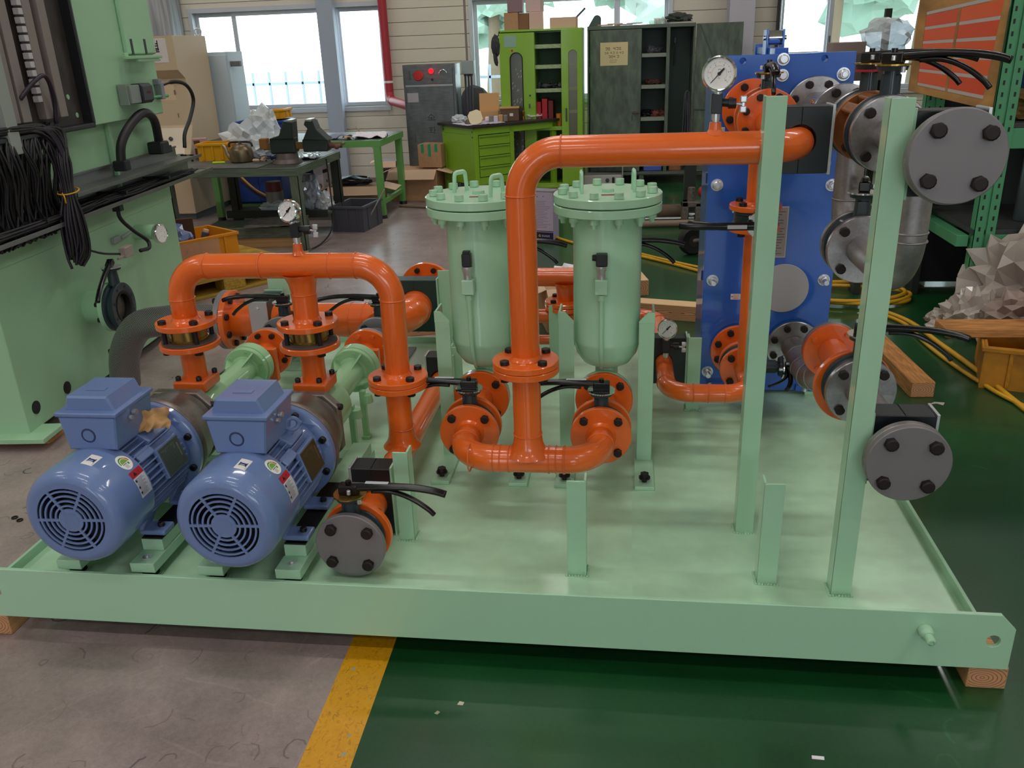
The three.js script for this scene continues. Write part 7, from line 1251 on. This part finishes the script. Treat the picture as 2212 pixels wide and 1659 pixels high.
  const ob = thing('orange_planks', 'orange brown wooden box on the floor behind the stainless loop', 'box', [3.25, 0, -4.05], 0.05); for (let i = 0; i < 3; i++) P(ob, 'plank', bl(-0.36, 0.36, 0.015 + i * 0.075, 0.085 + i * 0.075, -0.02, 0.02, 0.003), M.woodOrange); P(ob, 'batten', [bl(-0.36, -0.3, 0, 0.235, -0.05, -0.02, 0.003), bl(0.3, 0.36, 0, 0.235, -0.05, -0.02, 0.003)], M.wood);
}
// yellow cable
{
  const g = thing('yellow_cable', 'yellow cable running behind the skid and coiled on the green floor at the right', 'cable', [0, 0, 0]);
  const y = 0.012;
  P(g, 'cable_run', [sweep(curve([V(1.0, y, -5.2), V(1.25, y, -4.85), V(1.6, y, -4.55), V(1.9, y, -4.25), V(2.3, y, -3.8), V(2.7, y, -3.55)], 40), 0.011, 8), sweep(curve([V(1.7, y + 0.01, -4.5), V(1.95, y + 0.015, -4.2), V(2.3, y + 0.01, -3.9), V(2.75, y, -3.7)], 30), 0.009, 8)], M.yellowCable);
  const loop = []; for (let i = 0; i < 90; i++) { const a = (i / 90) * 6.28 * 2.6; loop.push(V(2.95 + Math.cos(a) * (0.33 + 0.02 * Math.sin(a * 2.3)), y + 0.006 + i * 0.0004, -3.35 + Math.sin(a) * (0.2 + 0.03 * Math.cos(a * 1.7)))); }
  P(g, 'cable_coil', sweep(loop, 0.011, 8), M.yellowCable);
  P(g, 'cable_tail', [sweep(curve([V(3.02, y, -3.16), V(3.15, y, -2.9), V(3.2, y, -2.5), V(3.24, y, -2.15), V(3.265, y, -1.75), V(3.3, y, -1.3), V(3.36, y, -0.9)], 40), 0.012, 8), sweep(curve([V(3.0, y, -3.1), V(3.12, y, -2.85), V(3.13, y, -2.55), V(3.15, y, -2.3), V(3.2, y, -2.0), V(3.25, y, -1.8), V(3.38, y, -1.55), V(3.6, y, -1.4)], 40), 0.0095, 8)], M.yellowCable);
}
// rack at the right
{
  const g = thing('pallet_rack', 'green perforated steel rack at the right edge with dark shelves', 'rack', [0, 0, 0]);
  const up = (x, z) => { const u = P(g, "upright", [bl(x, x + 0.045, 0, 2.7, z - 0.012, z, 0.001), bl(x + 0.055, x + 0.1, 0, 2.7, z - 0.012, z, 0.001), bl(x + 0.03, x + 0.07, 0, 2.7, z - 0.02, z - 0.01, 0.001), bl(x, x + 0.006, 0, 2.7, z - 0.07, z, 0.001), bl(x + 0.094, x + 0.1, 0, 2.7, z - 0.07, z, 0.001)], M.rackGreen); for (let i = 0; i < 46; i++) for (const k of [0.02, 0.079]) P(u, "slot", cached("slot", () => bl(-0.005, 0.005, -0.011, 0.011, 0, 0.0008, 0.0003)), M.black, [x + k, 0.06 + i * 0.055, z]); P(g, "foot_plate", bl(x - 0.03, x + 0.13, 0, 0.008, z - 0.1, z + 0.02, 0.001), M.jackGrey); };
  up(3.43, -2.91); up(3.32, -3.6);
  P(g, 'side_brace', [0.43, 1.0, 1.7].map((y) => bl(3.36, 3.42, y - 0.03, y + 0.03, -3.6, -2.95, 0.003)), M.rackGreen);
  P(g, 'shelf_beam', [0.42, 0.95, 1.7].map((y) => bl(3.53, 5.6, y - 0.05, y + 0.05, -2.96, -2.92, 0.004)), M.rackGreen);
  P(g, 'rear_beam', [0.42, 0.95, 1.7].map((y) => bl(3.42, 5.6, y - 0.05, y + 0.05, -3.64, -3.6, 0.004)), M.rackGreen);
  P(g, 'shelf_board', [0.47, 1.0, 1.75].map((y) => bl(3.42, 5.6, y, y + 0.025, -3.64, -2.92, 0.002)), S('#3a3c3a', 0.6));
  P(g, 'back_sheet', bl(3.42, 5.6, 0.02, 2.6, -3.68, -3.665, 0), S('#2a2e30', 0.7));
  // contents
  const b = thing('blue_tarp', 'dark blue plastic wrapped load on the upper shelf of the green rack', 'load', [3.95, 1.026, -3.25]); P(b, 'wrap', mv(lump(0.36, 0.34, 0.26, 0.15, 2, 101, 4, -0.3), 0, 0.34, 0), S('#1d3f6e', 0.25));
  const r = thing('rusty_load', 'brownish yellow load on the rack shelf behind the high blind flange', 'load', [3.72, 1.026, -3.05]); P(r, 'load', mv(lump(0.16, 0.09, 0.1, 0.3, 2, 106, 4, -0.06), 0, 0.07, 0), S('#7a5a24', 0.7, 0, { map: TX.dirty }));
  const c = thing('steel_cylinder', 'upright grey steel cylinder on the lower shelf of the green rack', 'cylinder', [3.76, 0.497, -3.15]); P(c, 'cylinder', mv(latheZ([[0, 0], [0.05, 0], [0.053, 0.01], [0.053, 0.33], [0.046, 0.345], [0, 0.345]], 32), 0, 0, 0, -PI / 2), S('#5d6a70', 0.35, 0.5));
  const d = thing('orange_block', 'orange brown block high on the lower shelf of the rack at the frame edge', 'block', [4.0, 0.497, -3.2]); P(d, 'block', bx(0.16, 0.12, 0.16, 0, 0.3, 0, 0.006), S('#a9672c', 0.6)); P(d, 'stand', bx(0.12, 0.24, 0.12, 0, 0.12, 0, 0.004), M.darkLeg);
  const e = thing('dark_rails', 'stack of dark steel rails inside the end of the green rack', 'rails', [3.3, 0.46, -3.3]); for (let i = 0; i < 5; i++) P(e, 'rail', [bl(-0.34, 0.1, i * 0.04, i * 0.04 + 0.024, -0.26 + i * 0.02, -0.2 + i * 0.02, 0.003)], i % 2 ? S('#4a4e58', 0.3, 0.6) : M.black); P(e, 'rail_support', [bl(-0.3, -0.26, -0.46, 0.0, -0.26, -0.14, 0.003), bl(0.03, 0.07, -0.46, 0.0, -0.26, -0.14, 0.003)], M.darkLeg);
}
{ // board with orange labels
  const bz = -2.945, g = thing('label_board', 'tan board with two columns of orange shelf labels hung on the green rack', 'board', [0, 0, 0]);
  const sh = [[3.02, 1.19], [3.425, 1.085], [3.425, 1.9], [3.02, 1.95]];
  P(g, 'board', mv(prism(sh, 0.014, 0.001), 0, 0, bz), S('#c08a4a', 0.6, 0, { map: TX.dirty }));
  const rows = 5, at = (u, v) => { const x = 3.055 + u * 0.34, yt = 1.53 + u * 0.06, yb = 1.215 - u * 0.075; return [x - 0.012 * (1 - v) * u * 4 * 0.5, yb + (yt - yb) * v]; };
  for (let c = 0; c < 2; c++) for (let r = 0; r < rows; r++) {
    const u0 = c ? 0.46 : 0.0, u1 = c ? 1 : 0.42, v0 = r / rows, v1 = (r + 1) / rows, q = (a, b) => at(u0 + (u1 - u0) * a, v0 + (v1 - v0) * b);
    const l = P(g, 'orange_label', mv(prism([q(0, 0.2), q(1, 0.2), q(1, 1), q(0, 1)], 0.002), 0, 0, bz + 0.015), S(['#d9531e', '#d4481c', '#dc5a24'][(r + c) % 3], 0.35));
    P(l, 'label_strip', mv(prism([q(0, 0.0), q(1, 0.0), q(1, 0.19), q(0, 0.19)], 0.0025), 0, 0, bz + 0.015), S('#b9aaa2', 0.5));
  }
  P(g, 'label_strip', mv(prism([at(0, 1.01), at(1, 1.01), at(1, 1.05), at(0, 1.05)], 0.002), 0, 0, bz + 0.015), S('#b9aaa2', 0.5));
  P(g, 'plastic_pocket', mv(lump(0.09, 0.07, 0.012, 0.15, 2, 111, 3), 3.2, 1.68, bz + 0.024), S('#d89a94', 0.25));
  const w = thing('grey_box_stack', 'grey boxes and a white bag stacked behind the upper right levers', 'boxes', [2.83, 0, -4.3]);
  P(w, 'box', [bx(0.2, 0.6, 0.2, -0.08, 1.06, 0, 0.004)], S('#8e8f96', 0.7)); P(w, 'box', bx(0.4, 0.16, 0.22, 0.22, 1.26, 0, 0.004), S('#62595a', 0.6)); P(w, 'box', bx(0.2, 0.07, 0.18, 0.18, 1.375, 0, 0.004), S('#93807a', 0.7)); P(w, 'white_bag', mv(lump(0.14, 0.1, 0.08, 0.25, 2, 121, 3), 0.42, 1.44, -0.02), M.bag); P(w, 'post', [bl(0.44, 0.48, 0, 1.6, -0.2, -0.16, 0.003), bl(-0.16, -0.12, 0, 0.77, -0.1, -0.06, 0.003), bl(0.36, 0.4, 0, 1.18, -0.1, -0.06, 0.003)], M.darkLeg); P(w, 'ledge', bl(-0.18, 0.5, 0.74, 0.77, -0.22, 0.12, 0.003), M.darkLeg);
}
for (const [i, [x, z, rx, ry, rz]] of [[3.42, -2.72, 0.13, 0.13, 0.13], [3.72, -2.85, 0.28, 0.3, 0.16], [3.6, -2.62, 0.2, 0.13, 0.14], [3.3, -2.78, 0.08, 0.06, 0.09]].entries()) {
  const g = thing('plastic_wrap', ['tangled clear plastic wrap at the foot of the green rack upright', 'big heap of crumpled clear plastic wrap behind the rack upright', 'brownish plastic wrap heap beside the blue bucket', 'small loose scrap of plastic wrap on the green floor by the rack'][i], 'plastic wrap', [x, 0, z], 0, 'clear plastic wrap heaps by the rack');
  P(g, 'wrap', mv(lump(rx, ry, rz, 0.38, 2.6, 130 + i * 9, 5, -ry * 0.6), 0, ry * 0.62, 0), i === 2 ? S('#a08a80', 0.3, 0.1) : M.wrap);
}
crate('orange_bin', 'dirty orange yellow plastic crate on the green floor at the right edge', 3.52, 0, -2.06, 0.58, 0.19, 0.4, -0.3, M.yellowOld);
{
  const g = thing('loose_plank', 'pale orange wooden plank lying across the crate at the right edge', 'plank', [3.45, 0.195, -2.12], 0.02); P(g, 'plank', bl(-0.4, 0.5, 0, 0.042, -0.09, 0.06, 0.006), M.woodOrange);
  const b = thing('blue_bucket', 'dark blue plastic bucket with a rag standing at the right edge', 'bucket', [3.62, 0.238, -2.22]); P(b, 'shell', mv(latheZ([[0, 0], [0.1, 0], [0.11, 0.01], [0.13, 0.17], [0.136, 0.175], [0.126, 0.178], [0.105, 0.015], [0, 0.012]], 36), 0, 0, 0, -PI / 2), M.bucketBlue);
  const r = thing('purple_rag', 'pale purple rag draped over the rim of the blue bucket', 'rag', [3.6, 0.4, -2.2]); P(r, 'rag', mv(lump(0.15, 0.05, 0.13, 0.35, 2.4, 141, 4, -0.04), 0, 0.03, 0), M.clothPurple);
}
// small litter on the floor
const litter = (label, x, z, pts, m, t = 0.0015) => { const g = thing('paper_scrap', label, 'scrap', [x, 0.0012, z], 0); P(g, 'scrap', mv(prism(pts, t), 0, 0, 0, -PI / 2), m); };
litter('white paper scrap on the green floor at the bottom right', 2.07, 0.25, [[-0.013, -0.004], [0.013, -0.005], [0.014, 0.004], [-0.012, 0.005]], M.paper);
litter('torn grey paper scrap on the green floor beside the reddish timber', 2.95, -1.76, [[-0.03, -0.005], [0.0, 0.002], [0.02, -0.018], [0.035, 0.012], [-0.005, 0.018]], S('#b9aea8', 0.8));
litter('white paint chip on the green floor in front of the skid, the left one', 1.208, 0.19, [[-0.006, -0.003], [0.002, -0.006], [0.007, 0.002], [0, 0.006]], S('#a9a890', 0.8));
litter('white paint chip on the green floor in front of the skid, the right one', 1.259, 0.155, [[-0.008, -0.005], [0.006, -0.006], [0.008, 0.004], [-0.004, 0.007]], S('#c9c6b0', 0.8));
for (const [i, [x, z]] of [[-0.46, -0.6], [-0.43, -0.585]].entries()) { const g = thing('loose_washer', i ? 'right dark washer on the concrete left of the skid' : 'left dark washer on the concrete left of the skid', 'washer', [x, 0.001, z]); P(g, 'ring', mv(latheZ([[0.006, 0], [0.011, 0], [0.011, 0.003], [0.006, 0.003]], 18), 0, 0, 0, -PI / 2), M.blackBolt); }
renderer.render(scene, camera);
